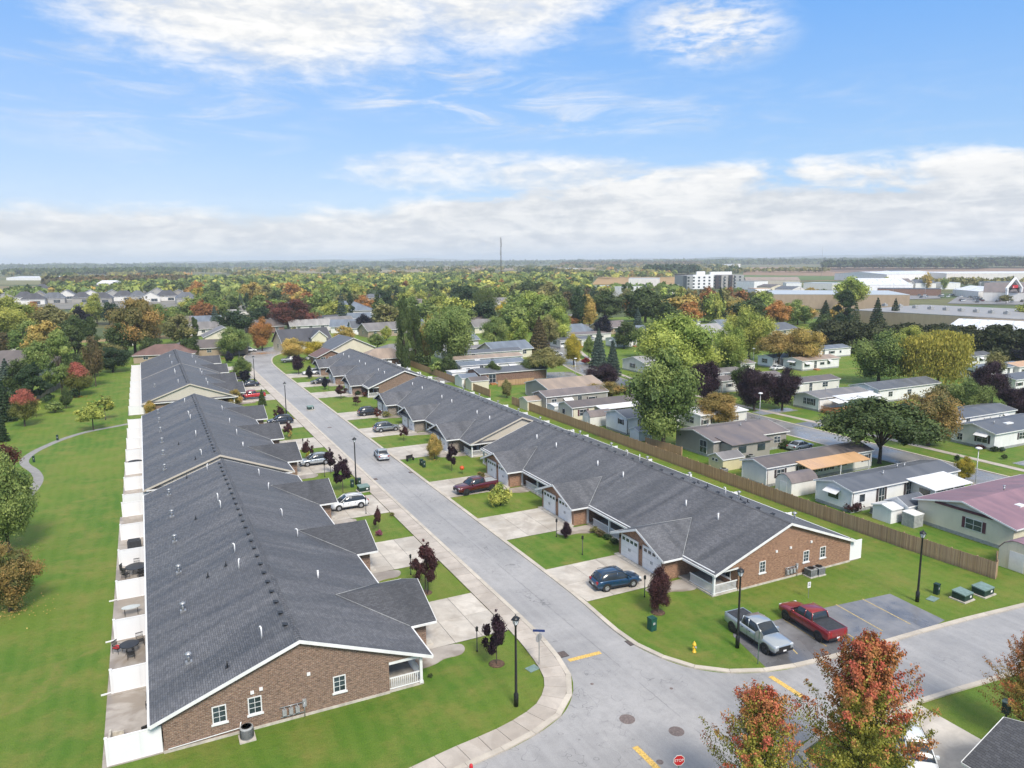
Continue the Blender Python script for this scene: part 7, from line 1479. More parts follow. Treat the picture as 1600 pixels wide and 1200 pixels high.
T_ = [  # left side
 (14, 862, 702, 92, 'oval', 'green', 'big green tree with pale leaf undersides at the left edge of the lawn', 2), (16, 955, 848, 86, 'round', 'autumn', 'round green and orange tree at the left edge below the big green one', 2), (-12, 760, 688, 70, 'round', 'maroon', 'rust red crown peeking out above the big green tree at left', 1),
 (146, 672, 624, 46, 'young', 'lime', 'thin young tree standing beside the footpath', 2), (165, 656, 614, 34, 'young', 'lime', 'second thin young tree just behind the one by the footpath', 1), (39, 666, 607, 42, 'cap', 'redtop', 'small green tree with salmon red top near the left fence', 2), (57, 652, 617, 20, 'young', 'lime', 'slim yellow green sapling right of the salmon topped tree', 1),
 (124, 618, 566, 44, 'cap', 'redtop', 'round tree with bright red top beside the tall pines', 2), (98, 616, 515, 70, 'pine', 'green', 'tall feathery light green pine left of the red topped tree', 2), (76, 572, 500, 62, 'round', 'gold', 'yellow crowned tree behind the feathery pine', 1), (52, 634, 568, 68, 'pine', 'dark', 'broad dark pine left of the feathery pine', 2),
 (12, 610, 561, 32, 'conifer', 'spruce', 'blue spruce at the left edge', 1), (9, 658, 598, 36, 'conifer', 'dark', 'dark spruce below the blue spruce', 1), (3, 690, 640, 22, 'conifer', 'dark', 'dark narrow spruce cut by the left edge', 1), (177, 582, 534, 50, 'round', 'dark', 'dark green round yew at the top of the long lawn', 2), (170, 570, 528, 42, 'round', 'olive', 'olive crown behind the dark round yew', 1),
 (212, 556, 464, 80, 'round', 'autumn', 'large dark green maple with orange shoulder beyond the lawn', 2), (127, 524, 477, 30, 'round', 'navy', 'blue black round tree among the left trees', 1), (152, 506, 458, 32, 'oval', 'lime', 'yellow green tree behind the blue black one', 1), (18, 540, 461, 86, 'round', 'lime', 'large yellow green tree at the upper left edge', 2),
 (57, 510, 470, 34, 'round', 'orange', 'orange crown behind the large yellow green tree', 1), (84, 532, 473, 62, 'round', 'olive', 'wide olive tree right of the orange crown', 1), (148, 572, 494, 36, 'pine', 'deep', 'tall deep green pine left of the large maple', 1), (120, 572, 508, 44, 'pine', 'deep', 'deep green pine behind the feathery pine', 1), (150, 604, 522, 30, 'round', 'bronze', 'brownish narrow tree left of the yew', 1),
 (8, 556, 518, 44, 'round', 'bronze', 'dark bronze tree at the left edge above the grey roof', 1), (86, 645, 625, 24, 'shrub', 'green', 'low round shrub on the lawn by the grey fence', 1), (104, 638, 606, 20, 'oval', 'deep', 'upright dark shrub by the grey fence', 1), (116, 622, 604, 14, 'shrub', 'dark', 'small dark shrub under the red topped tree', 1), (132, 606, 580, 28, 'shrub', 'bronze', 'brown green shrub at the upper end of the lawn', 1),
 (366, 556, 510, 56, 'round', 'green', 'broad green tree at the inner end of the street', 2), (410, 548, 494, 38, 'oval', 'orange', 'orange maple at the turning circle', 2), (370, 524, 484, 60, 'round', 'dark', 'wide dark tree behind the broad green one', 1), (408, 510, 477, 44, 'round', 'dark', 'dark crown left of the red purple tree', 1), (460, 516, 467, 70, 'round', 'maroon', 'big red purple tree above the cream dormer house', 2),
 (361, 488, 460, 34, 'round', 'yellow', 'yellow tree behind the dark trees left of centre', 1), (460, 564, 527, 44, 'round', 'gold', 'left one of the two yellow trees at the street end', 2), (495, 562, 527, 44, 'round', 'yellow', 'right one of the two yellow trees at the street end', 2), (337, 517, 477, 18, 'conifer', 'spruce', 'narrow blue spruce left of the dark trees', 1), (320, 510, 466, 36, 'round', 'rust', 'rusty green tree left of the narrow blue spruce', 1),
 (281, 538, 490, 50, 'round', 'olive', 'olive tree behind the low brown hip roof', 1), (306, 536, 494, 14, 'column', 'deep', 'thin dark columnar tree left of centre', 1), (463, 540, 509, 34, 'round', 'olive', 'rounded olive tree against the cream dormer house', 1), (379, 593, 557, 30, 'oval', 'green', 'loose green tree between two parked cars on the west side', 2), (384, 598, 574, 20, 'round', 'navy', 'dark purple bush below the loose green tree', 1),
 (358, 567, 548, 14, 'oval', 'navy', 'small dark tree at the end of the farthest west row', 1), (410, 634, 608, 14, 'conifer', 'deep', 'small green conifer on the far west verge', 1), (368, 634, 608, 24, 'round', 'gold', 'yellow green tree at the cream gable corner', 2), (234, 648, 625, 22, 'oval', 'gold', 'yellow green tree between the second and third west rows', 2), (538, 536, 508, 34, 'round', 'gold', 'yellow green tree behind the tall cream gable house', 1),
 (436, 658, 631, 17, 'young', 'plum', 'small purple street tree by the far west lamp', 2), (450, 684, 657, 16, 'young', 'plum', 'small purple street tree before the dark blue car', 2), (482, 720, 684, 18, 'young', 'plum', 'small purple street tree by the yellow sapling', 2), (517, 740, 698, 22, 'young', 'purple', 'left purple tree of the pair before the silver crossover', 2), (536, 770, 708, 28, 'young', 'purple', 'larger purple tree of the pair beside the green pedestals', 2),
 (591, 830, 789, 15, 'young', 'plum', 'thin purple tree above the pink flowers', 2), (665, 926, 840, 42, 'young', 'plum', 'purple tree by the bird feeder on the second west lawn', 2), (776, 1038, 950, 40, 'young', 'purple', 'purple tree in a ring of mulch on the nearest corner lawn', 2), (483, 722, 704, 10, 'young', 'yellow', 'tiny yellow sapling on a west lawn', 1), (454, 686, 670, 8, 'young', 'gold', 'tiny yellow sapling near the dark blue car', 1),
 (592, 838, 825, 10, 'shrub', 'pink', 'pink flowering bush on the small west lawn', 1), (631, 689, 662, 14, 'young', 'plum', 'small purple tree on the bright green east lawn', 2), (706, 736, 690, 20, 'young', 'purple', 'purple tree left of the orange ball ornament', 2), (679, 718, 678, 27, 'oval', 'gold', 'yellow green tree before the third east porch', 2), (782, 790, 750, 34, 'shrub', 'lime', 'light green bushy tree beside the maroon pickup', 2),
 (884, 841, 815, 19, 'oval', 'purple', 'compact dark purple tree on the near east lawn', 2), (1028, 957, 882, 44, 'oval', 'plum', 'purple brown tree beside the blue crossover', 2), (467, 585, 553, 22, 'round', 'purple', 'dark purple tree on the far east verge by the grey pickup', 1), (484, 592, 571, 12, 'oval', 'navy', 'small dark tree by the far small sedan', 1), (508, 609, 588, 10, 'oval', 'navy', 'narrow dark shrub on a far east lawn', 1), (533, 623, 599, 20, 'young', 'plum', 'purple street tree before the farthest east garages', 2),
 (556, 634, 617, 15, 'young', 'plum', 'small purple tree above the second east row drives', 1), (590, 658, 634, 13, 'young', 'maroon', 'small red purple tree between the black and grey crossovers', 1), (571, 494, 460, 36, 'round', 'orange', 'bright orange tree in the old town', 1), (598, 486, 452, 34, 'round', 'dark', 'dark round tree right of the orange one', 1), (568, 521, 489, 25, 'round', 'navy', 'navy purple tree in front of the orange one', 1), (604, 532, 508, 20, 'oval', 'lime', 'small yellow green tree left of the dark poplars', 1),
 (620, 472, 445, 13, 'conifer', 'dark', 'dark pointed spruce far behind the poplars', 1), (617, 496, 464, 22, 'conifer', 'deep', 'deep green spruce left of the dark poplars', 1), (633, 576, 466, 36, 'column', 'deep', 'tall dark poplar column behind the board fence', 2), (650, 572, 476, 32, 'column', 'deep', 'second dark poplar right of the tall column', 2), (704, 572, 460, 84, 'round', 'green', 'massive green tree behind the end of the board fence', 2), (672, 566, 488, 36, 'oval', 'gold', 'yellow green limb tree left inside the massive green tree', 2),
 (704, 588, 552, 28, 'round', 'deep', 'small dark tree before the massive green tree', 1), (685, 586, 560, 26, 'shrub', 'green', 'ragged green bushes along the inner fence', 1), (661, 574, 548, 26, 'shrub', 'deep', 'dark bushes at the far fence corner', 1), (770, 596, 563, 26, 'round', 'deep', 'round dark tree left of the brick bungalow porch', 2), (826, 592, 560, 28, 'round', 'deep', 'round dark tree at the right end of the brick bungalow', 2), (852, 592, 539, 52, 'spread', 'olive', 'spreading olive tree at the park road junction', 2),
 (758, 500, 448, 40, 'willow', 'deep', 'drooping dark green tree among the far houses', 1), (730, 492, 444, 46, 'round', 'dark', 'dark crown left of the drooping tree', 1), (828, 516, 454, 74, 'round', 'bright', 'large bright yellow green tree right of the drooping one', 2), (791, 506, 468, 34, 'round', 'yellow', 'golden limb crown left of the large bright tree', 1), (772, 548, 493, 50, 'round', 'green', 'green tree before the golden crown', 2), (806, 546, 494, 38, 'round', 'bright', 'yellow green tree beside the brown spruce', 1),
 (842, 552, 496, 36, 'conifer', 'bronze', 'broad brown green spruce in the park', 2), (858, 546, 490, 34, 'round', 'olive', 'olive tree right behind the brown green spruce', 1), (792, 622, 591, 20, 'oval', 'olive', 'small olive tree on the grass behind the fence gap', 1), (752, 510, 484, 16, 'round', 'navy', 'navy tree right of the massive green tree', 1), (896, 570, 519, 34, 'oval', 'yellow', 'bright lemon yellow tree on the park bend', 2), (920, 560, 524, 20, 'oval', 'green', 'green tree behind the lemon yellow one', 1),
 (935, 574, 514, 28, 'conifer', 'spruce', 'left one of two ragged grey green spruces', 2), (957, 586, 534, 26, 'conifer', 'spruce', 'right one of two ragged grey green spruces', 2), (942, 606, 562, 56, 'round', 'purple', 'purple tree below the two grey green spruces', 2), (946, 626, 594, 70, 'round', 'autumn', 'orange green tree in front of the purple one', 2), (988, 626, 598, 30, 'round', 'purple', 'small purple tree left of the great green tree', 1), (943, 530, 492, 32, 'round', 'navy', 'dark purple tree far behind the lemon yellow one', 1),
 (989, 534, 511, 28, 'round', 'red', 'round bright red tree on the far bend', 1), (996, 524, 481, 22, 'conifer', 'spruce', 'grey green spruce above the red tree', 1), (916, 569, 557, 13, 'shrub', 'red', 'small fiery red shrub under the lemon yellow tree', 1), (1008, 510, 446, 80, 'round', 'deep', 'huge deep green tree before the ochre field', 1), (1056, 504, 449, 62, 'round', 'deep', 'deep green tree right of the huge one', 1), (945, 502, 452, 58, 'round', 'deep', 'deep green tree left of the huge one', 1), (905, 514, 446, 36, 'oval', 'dark', 'dark upright tree in the tree belt', 1),
 (921, 514, 461, 30, 'oval', 'gold', 'yellow green tree inside the dark belt', 1), (868, 512, 454, 44, 'round', 'green', 'green tree right of the bright yellow green one', 1), (891, 514, 489, 28, 'round', 'rust', 'rusty low tree inside the belt', 1), (1036, 700, 538, 118, 'oval', 'green', 'great green tree with bare trunk behind the board fence', 2), (1066, 610, 487, 116, 'round', 'bright', 'great yellow green tree rising behind the great green one', 2), (1104, 632, 550, 50, 'round', 'purple', 'purple tree between the great green tree and the purple pair', 2),
 (1178, 642, 562, 62, 'round', 'purple', 'left one of the large purple pair on the park road', 2), (1222, 640, 570, 56, 'round', 'purple', 'right one of the large purple pair on the park road', 2), (1117, 668, 612, 66, 'round', 'ochre', 'low ochre tree in front of the purple trees', 2), (1170, 562, 474, 74, 'round', 'lime', 'yellow green tree left of the ochre ones', 2), (1214, 512, 468, 42, 'round', 'orange', 'orange topped tree behind the yellow green tree', 1), (1108, 496, 446, 34, 'oval', 'rust', 'rusty red tree right of the deep green belt', 1),
 (1124, 504, 450, 24, 'conifer', 'dark', 'dark spruce beside the rusty red tree', 1), (1150, 504, 460, 38, 'round', 'gold', 'yellow green crown right of the dark spruce', 1), (1246, 508, 467, 42, 'round', 'green', 'green tree in front of the beige hall', 1), (1318, 522, 452, 52, 'pine', 'dark', 'very dark big pine in front of the factory', 2), (1326, 486, 430, 50, 'round', 'bright', 'light green crown rising behind the dark pine', 1), (1288, 512, 470, 26, 'conifer', 'dark', 'small dark spruce left of the big pine', 1), (1369, 512, 466, 24, 'conifer', 'dark', 'left dark spruce before the factory wall', 1),
 (1397, 508, 467, 22, 'conifer', 'dark', 'right dark spruce before the factory wall', 1), (1216, 574, 513, 62, 'spread', 'ochre', 'ochre spreading tree left on the park field', 2), (1254, 574, 500, 64, 'round', 'gold', 'golden green tree with a dark trunk on the park field', 2), (1372, 600, 510, 98, 'round', 'green', 'large round green tree left of the weeping willow', 2), (1465, 606, 514, 100, 'willow', 'willow', 'yellow green weeping willow', 2), (1450, 696, 592, 94, 'round', 'autumn', 'olive and orange tree right of the dark spreading one', 2),
 (1516, 650, 588, 66, 'round', 'green', 'light green tree right of the olive orange one', 2), (1374, 724, 612, 152, 'spread', 'deep', 'dark spreading tree with forked bare trunk by the slate roofed home', 2), (1549, 630, 564, 58, 'round', 'purple', 'purple tree right of the light green one', 2), (1594, 654, 594, 56, 'round', 'purple', 'purple tree cut by the right edge', 2), (1527, 562, 529, 28, 'round', 'purple', 'small purple tree under the cypress row', 1), (1592, 568, 540, 34, 'round', 'navy', 'dark purple tree at the right edge by the cream home', 1),
 (1507, 752, 711, 30, 'oval', 'yellow', 'small lemon yellow tree beside the pale park lamp', 2), (1334, 800, 776, 26, 'shrub', 'plum', 'purple green shrub behind the fence by the white sheds', 1), (1180, 735, 715, 30, 'shrub', 'green', 'green shrub beside the taupe home window', 1), (1440, 800, 786, 20, 'shrub', 'lime', 'hydrangea bush by the slate shed', 1), (960, 650, 627, 36, 'shrub', 'red', 'red shrub before the small white home', 1), (1495, 722, 708, 8, 'shrub', 'dark', 'dark shrub at the white home corner', 1),
 (1226, 700, 682, 22, 'shrub', 'deep', 'dark green shrubs beside the wide taupe home', 1), (1516, 694, 682, 9, 'shrub', 'dark', 'round dark bush under the awning window', 1), (1555, 706, 696, 12, 'shrub', 'dark', 'clipped dark bush at the white home corner on the right', 1), (1566, 706, 697, 10, 'shrub', 'spruce', 'clipped grey bush beside the dark one', 1), (1532, 701, 694, 14, 'shrub', 'plum', 'purple bush below the shuttered window', 1), (1569, 718, 708, 8, 'shrub', 'deep', 'tiny round bush on the right lawn', 1), (935, 612, 600, 10, 'shrub', 'dark', 'dark bush by the tan roofed home', 1),
]
T_ += [(60, 590, 530, 46, 'round', 'green', 'green crown left of the feathery pine', 1), (190, 560, 500, 44, 'round', 'deep', 'deep green crown behind the yew', 1), (230, 545, 488, 40, 'round', 'olive', 'olive crown right of the large maple top', 1), (120, 545, 490, 44, 'round', 'deep', 'deep green crown under the blue black tree', 1), (45, 560, 500, 50, 'round', 'green', 'green crown behind the left edge roof', 1), (270, 520, 478, 40, 'round', 'green', 'green crown before the orange banded canopy', 1), (345, 506, 462, 40, 'round', 'green', 'green crown behind the blue spruce', 1), (300, 500, 462, 40, 'round', 'lime', 'yellow green crown left of the rusty tree', 1), (500, 492, 458, 40, 'round', 'green', 'green crown behind the red purple tree', 1), (545, 485, 452, 44, 'round', 'olive', 'olive crown behind the big pale house', 1),
 (1180, 470, 452, 20, 'round', 'olive', 'small olive tree at the cream fronted shop', 0), (1268, 468, 448, 22, 'round', 'gold', 'small golden tree by the pale store roof', 0), (1340, 462, 440, 20, 'round', 'lime', 'small yellow green tree by the low white store', 0), (1385, 455, 432, 22, 'oval', 'lime', 'slim yellow green tree in the far yard', 0), (1448, 452, 424, 20, 'oval', 'gold', 'slim golden tree before the long white hall', 0), (1410, 454, 436, 14, 'oval', 'olive', 'small olive tree right of the slim yellow green one', 0), (1475, 452, 432, 12, 'round', 'green', 'small round green tree before the truck yard', 0), (1572, 474, 460, 20, 'round', 'olive', 'rounded olive tree before the gabled portal', 0), (1285, 470, 450, 26, 'round', 'deep', 'deep green tree left of the light green crown', 0), (1235, 472, 454, 26, 'round', 'dark', 'dark tree behind the beige hall corner', 0), (1200, 474, 452, 26, 'round', 'deep', 'deep green tree at the left end of the beige hall', 0),
 (1092, 600, 512, 58, 'round', 'lime', 'yellow green tree peeping between the great trees', 2), (1140, 590, 500, 60, 'round', 'bright', 'light green tree behind the purple trio', 2), (1010, 560, 500, 44, 'round', 'green', 'green tree behind the bright red one', 1), (975, 545, 500, 40, 'round', 'deep', 'deep green tree left of the bright red one', 1), (1160, 620, 560, 36, 'round', 'deep', 'deep green tree just behind the large purple pair', 1), (870, 540, 478, 50, 'round', 'bright', 'light green tree left of the lemon yellow one', 2), (715, 520, 470, 60, 'round', 'green', 'green crown behind the massive green tree', 1), (690, 500, 452, 50, 'round', 'lime', 'yellow green crown far behind the poplars', 1), (640, 505, 455, 44, 'round', 'green', 'green crown left behind the poplars', 1), (590, 545, 520, 26, 'round', 'green', 'green tree by the tan hip roof', 1), (525, 505, 468, 44, 'round', 'lime', 'lime green tree behind the old town houses', 1), (430, 495, 462, 44, 'round', 'bright', 'light green tree behind the dark pair', 1), (395, 478, 440, 44, 'round', 'gold', 'golden tree high behind the dark pair', 1), (250, 530, 474, 46, 'round', 'green', 'green tree right of the large maple', 2), (300, 560, 520, 30, 'round', 'deep', 'deep green bush tree behind the brown hip roof', 1), (235, 560, 520, 36, 'round', 'deep', 'deep green tree beside the white arched shed', 1), (110, 600, 545, 40, 'round', 'deep', 'deep green tree filling the gap behind the pines', 1), (30, 620, 560, 44, 'round', 'deep', 'deep green tree behind the blue spruce', 1), (140, 590, 540, 40, 'round', 'green', 'green tree behind the red topped one', 1), (1290, 545, 490, 50, 'round', 'deep', 'deep green tree at the left end of the cypress row', 1), (1420, 560, 508, 50, 'round', 'lime', 'yellow green shoulder left of the willow', 2), (1555, 590, 548, 34, 'round', 'olive', 'olive tree by the right edge homes', 1), (1480, 640, 592, 50, 'round', 'olive', 'olive crown between the willow and the right purple tree', 1)]
for px, pb, pt, w, kd, cl, lb, bg in T_:
    tpx(px, pb, pt, w, kd, cl, lb, None, bg)
# front-garden shrubs of the east row and by the porches
for i, (px, py, w, cl, lb) in enumerate(((928, 832, 14, 'olive', 'olive shrub first of four by the white porch rail'), (937, 838, 15, 'bronze', 'bronze shrub second of four by the white porch rail'), (949, 843, 13, 'dark', 'dark shrub third of four by the white porch rail'), (960, 850, 13, 'dark', 'dark shrub nearest the white garage doors'), (612, 806, 8, 'olive', 'small olive shrub beside the garage corner'), (752, 745, 12, 'autumn', 'green orange shrub by the brick garage corner'),
     (857, 783, 12, 'olive', 'low olive shrub in the bed by the second garage'), (640, 652, 12, 'bronze', 'brown shrub in the second east row bed'), (603, 652, 14, 'olive', 'olive shrub before the grey brick porch'), (572, 620, 13, 'maroon', 'dark red shrub by the far east porch'), (560, 617, 10, 'dark', 'dark shrub beside the dark red one'), (590, 612, 9, 'deep', 'green shrub at the dark brick gable'), (394, 655, 14, 'deep', 'green shrub bed beside the third west row'), (404, 655, 10, 'olive', 'olive shrub at the third west row corner'), (672, 1058, 8, 'deep', 'narrow hedge against the nearest porch'))):
    tpx(px, py, py-w*.8, w, 'shrub', cl, lb, 'front garden shrubs', 1)
# clipped hedge at the nearest porch
# ---- foreground maples with red shoots
def maple_crown(seed, N, redness):
    rs = np.random.RandomState(seed); K = 120; C = []; tn = []; NN = []; sz = []
    per = N//K
    for k in range(K):
        t = (k+.5)/K; z0 = .12+.76*t**1.0; a = k*2.399+rs.uniform(-.3, .3); L = (.74*(1-t)**.80+.10)*rs.choice([.72, .88, 1.0, 1.18]); up = rs.uniform(.30, .62)+1.1*t
        d = np.array([math.cos(a), math.sin(a), up]); d /= np.linalg.norm(d); s = rs.uniform(.08, 1, per)**.72; wob = rs.normal(size=(per, 3))*(.009+.030*(1-s))[:, None]
        p = np.array([0, 0, z0])+d*(s*L*.72)[:, None]+wob; p[:, 2] -= .05*s*L
        C.append(p); q = s+rs.normal(size=per)*.12; lim = 1.16-.78*t*redness-.34*(rs.rand() > .55)*redness-.1*rs.rand(); tn.append(np.clip((q-lim)/.14, 0, 1)*(.55+.45*rs.rand())); NN.append(np.tile(d, (per, 1))); sz.append(np.full(per, .0078)*rs.uniform(.7, 1.4, per)*(1.05-.25*s))
    C = np.concatenate(C); n = len(C); return cards('crown', C, np.concatenate(sz), np.concatenate(tn), rs.rand(n), rs, np.concatenate(NN))
def front_maple(x, y, h, w, label, seed, N, red=1.0, tip=(.50, .125, .075), leaf=(.29, .29, .045)):
    T = thing('maple_tree', label, 'tree', (x, y, 0), seed*1.3); me = maple_crown(seed, N, red); c = link('crown', me, T, scale=(w, w, h)); c['leaf'] = list(leaf); c['tip'] = list(tip)
    t = MB(); t.tube([(0, 0, -.01), (.004, 0, .3), (0, .004, .7), (0, 0, .97)], [.022, .016, .008, .002], 9); rs = random.Random(seed)
    for k in range(60):
        q = (k+.5)/60; z0 = .12+.76*q; a = k*3*2.399; L = (.62*(1-q)**.62+.07)*.62; up = .45+.9*q; d = Vector((math.cos(a), math.sin(a), up)).normalized(); t.tube([(0, 0, z0), tuple(Vector((0, 0, z0))+d*L*.5), tuple(Vector((0, 0, z0-.02))+d*L)], [.006*(1-q)+.002, .003, .0008], 4)
    link('trunk', t.mesh('trunk', M['bark']), T, scale=(w, w, h)); return T
mx0, my0 = at(1362, 985, 10.2); front_maple(mx0, my0, 10.3, 8.6, 'large maple with dark red shoots in the right foreground', 5, 46000)
mx1, my1 = at(1193, 1066, 8.6); front_maple(mx1, my1, 8.7, 7.2, 'smaller maple with red tips at the bottom edge left of the large one', 9, 30000, .8)
mx2, my2 = at(1618, 985, 7.4); front_maple(mx2, my2, 7.5, 5.6, 'orange tinged maple cut by the right edge', 14, 26000, .9, (.52, .17, .07), (.32, .22, .05))
# mulch rings under the near street trees
for px, py in ((776, 1037), (665, 926), (1028, 957)):
    x, y = at(px, py); o = link('mulch_ring', MB().lathe(0, 0, [(.62, 0), (.55, .05), (.2, .07)], 16).mesh('mulch_ring', M['mulch']), None, (x, y, 0)); tag(o, {776: 'mulch ring under the purple tree on the corner lawn', 665: 'mulch ring under the purple tree by the bird feeder', 1028: 'mulch ring under the purple brown tree by the blue crossover'}[px], 'mulch bed', 'mulch rings')
# house corner at the lower right with its driveway and front lawn
hc_ = gable_house('house', 'dark shingled roof corner cut by the lower right edge', 'house', 39.3, 45.6, 6, 22.2, 2.45, 3.9, 'dark', 'tanbrick', 'y', .45, False, None, [])
for c_ in hc_.children:
    if c_.name.startswith('roof'): c_.data.materials.clear(); c_.data.materials.append(M['roof_new'])
struct('driveway_south', MB().box(39.7, 45.2, 22.2, 29.75, -.05, .03), M['drive'])
# fallen leaves
def litter(cx, cy, r, n, cols_, seed, lift=.02):
    rs = np.random.RandomState(seed); a = rs.uniform(0, 6.283, n); d = r*np.abs(rs.normal(size=n))*.55; C = np.stack([cx+d*np.cos(a), cy+d*np.sin(a)*.9, np.full(n, lift)+rs.uniform(0, .02, n)], 1)
    o = link('fallen_leaves', cards('fallen_leaves', C, .07, rs.rand(n), rs.rand(n), rs, np.tile([0, 0, 4.], (n, 1)))); o['leaf'] = list(cols_[0]); o['tip'] = list(cols_[1]); o['kind'] = 'stuff'
for px, py, r, n_, cl in ((410, 552, 7, 1500, 'orange'), (350, 560, 6, 700, 'rust'), (478, 562, 6, 900, 'yellow'), (22, 955, 3.0, 300, 'gold'), (22, 862, 3.5, 300, 'olive'), (1254, 576, 7, 700, 'gold'), (1216, 576, 7, 700, 'ochre'), (896, 572, 5, 500, 'yellow'), (1120, 670, 4, 300, 'rust'), (124, 620, 3, 200, 'red'), (679, 718, 1.6, 90, 'gold'), (1507, 752, 1.6, 80, 'yellow'), (1350, 1150, 3.5, 260, 'rust')):
    x, y = at(px, py); litter(x, y, r, n_, LEAF[cl], int(px+py))
# cypress row before the factory
h0 = np.array(at(1290, 548)); h1 = np.array(at(1690, 572)); n_ = 42
for k in range(n_):
    p = h0+(h1-h0)*(k+.5)/n_; d = np.hypot(*p); tree(p[0]+rnd.uniform(-1.5, 1.5), p[1]+rnd.uniform(-1.5, 1.5), rnd.uniform(9.0, 11.0), rnd.uniform(10.5, 13.5), 'column', 'cypress', 'dark cypress in the long row that screens the factory', 'cypress row before the factory', 0, name='cypress_tree', cat='tree')
# town and belt trees of every autumn colour, behind everything measured above
KEEP = []
def blocked(px, py):
    for (a, b, c, d) in ((0, 440, 300, 489), (928, 436, 1070, 446), (1165, 418, 1600, 448), (1340, 440, 1600, 532), (1205, 470, 1420, 500), (1070, 428, 1165, 452), (905, 505, 1020, 600), (735, 520, 880, 600), (1240, 560, 1330, 600), (0, 428, 130, 455)):
        if a <= px <= c and b <= py <= d: return True
    return False
cols = ['green', 'deep', 'olive', 'lime', 'gold', 'autumn', 'green', 'deep', 'olive', 'green', 'bright', 'deep', 'green', 'olive', 'lime', 'green', 'deep', 'olive', 'gold', 'bright', 'deep', 'green', 'lime', 'olive', 'rust', 'yellow', 'green', 'orange', 'bronze', 'dark', 'green', 'maroon', 'gold', 'bright']
names_ = {'green': 'green', 'deep': 'deep green', 'olive': 'olive', 'lime': 'yellow green', 'gold': 'golden', 'autumn': 'orange tinged', 'rust': 'rusty', 'yellow': 'yellow', 'bright': 'light green', 'maroon': 'dark red', 'bronze': 'brownish', 'dark': 'dark', 'orange': 'orange', 'spruce': 'grey green'}
cnt = 0; rows = [(py, 34+int((py-428)*.15)) for py in (519, 508, 499, 488, 480, 473, 467, 461, 456, 451, 447, 443)]
for py, n_row in rows:
    st = 1640/n_row; off_ = rnd.random()*st
    for k in range(n_row):
        px = off_+k*st+rnd.uniform(-.42, .42)*st; q = py+rnd.uniform(-4, 4)
        if blocked(px, q) or any(abs(px-a) < 15 and 0 < q-b < 22 for a, b in OLD): continue
        if py >= 515 and not (560 < px < 1170 and rnd.random() < .6): continue
        if px > 1165 and py < 475 and rnd.random() < .8: continue
        if px < 300 and 440 < py < 500 and rnd.random() < .35: continue
        if cnt > 262: break
        x, y = at(px, q); d = np.hypot(x, y)
        if d > 1150: continue
        kd = rnd.choices(['round', 'oval', 'round', 'conifer', 'column', 'pine'], [6, 3, 3, 1.2, .6, .7])[0]; cl = rnd.choice(cols) if kd not in ('conifer', 'pine') else rnd.choice(['dark', 'deep', 'spruce', 'dark'])
        h = rnd.uniform(11, 18)*(1 if d < 500 else 1.0); lim_ = 470 if px < 300 else 447 if 900 < px < 1200 else 470 if px > 1200 else 433; hmax = height_at(x, y, px, lim_); h = min(h, hmax); h *= rnd.uniform(.85, 1); w = h*rnd.uniform(1.0, 1.4) if kd in ('round', 'oval') else h*.45
        if h < 5.5: continue
        where = 'left of the street end' if px < 400 else 'above the row houses' if px < 640 else 'behind the park' if px < 900 else 'before the ochre field' if px < 1160 else 'at the commercial edge'
        tree(x, y, h, w, kd, cl, f'{"tall" if h > 12.5 else "small" if h < 8.5 else "middling"} {names_[cl]} {dict(conifer="spruce", pine="pine", column="slim tree", oval="oval crowned tree").get(kd, "round crowned tree")} {"well back" if d > 600 else "nearer"} in the town, {where}', f'{"tall" if h > 12.5 else "small" if h < 8.5 else "middling"} {dict(conifer="spruce", pine="pine", column="slim", oval="oval").get(kd, "round")} {"far" if d > 600 else "near"} {names_[cl]} {"conifers" if kd in ("conifer", "pine") else "trees"} {where}', 0); cnt += 1

# ------------------------------------------------------------------ far country: woods, fields, hills, air
def clumps(name, P, R, Hh, cols_, seed, per=30, kind='stuff'):
    """a far wood: every clump is a crown of leaf-cluster faces, joined in one mesh because nobody could count them"""
    rs = np.random.RandomState(seed); N = len(P); idx = np.repeat(np.arange(N), per); d = rs.normal(size=(N*per, 3)); d /= np.linalg.norm(d, axis=1)[:, None]; d[:, 2] = np.abs(d[:, 2])*1.0-.25
    C = np.stack([P[idx, 0]+d[:, 0]*R[idx]*.8, P[idx, 1]+d[:, 1]*R[idx]*.8, Hh[idx]*.55+d[:, 2]*Hh[idx]*.42], 1); sz = R[idx]*.34*rs.uniform(.7, 1.3, N*per)
    t = rs.rand(N)[idx]; me = cards(name, C, sz, t, .5*rs.rand(N)[idx]+.5*rs.rand(N*per), rs, d)
    base = MB()
    o = link(name, me); o['leaf'] = list(cols_[0]); o['tip'] = list(cols_[1]); o['kind'] = kind; return o
def polar(az, d): a = np.radians(az); return np.stack([np.sin(a)*d, np.cos(a)*d], 1)
rs = np.random.RandomState(3); AZC = math.degrees(YAW)
def region(n, az0, az1, d0, d1, power=1.0):
    az = rs.uniform(az0, az1, n); d = d0+(d1-d0)*rs.uniform(0, 1, n)**power; return az, d
def px_az(px): return AZC+math.degrees(math.atan((px-800)/F))
fieldaz = lambda az, d: ((az > px_az(920)) & (az < px_az(1075)) & (d > 640) & (d < 1180)) | ((az > px_az(1150)) & (d > 600)) | ((az < px_az(85)) & (d > 820) & (d < 2100)) | ((az < px_az(300)) & (d > 520) & (d < 760)) | ((az > px_az(1060)) & (az < px_az(1165)) & (d > 520) & (d < 1500))
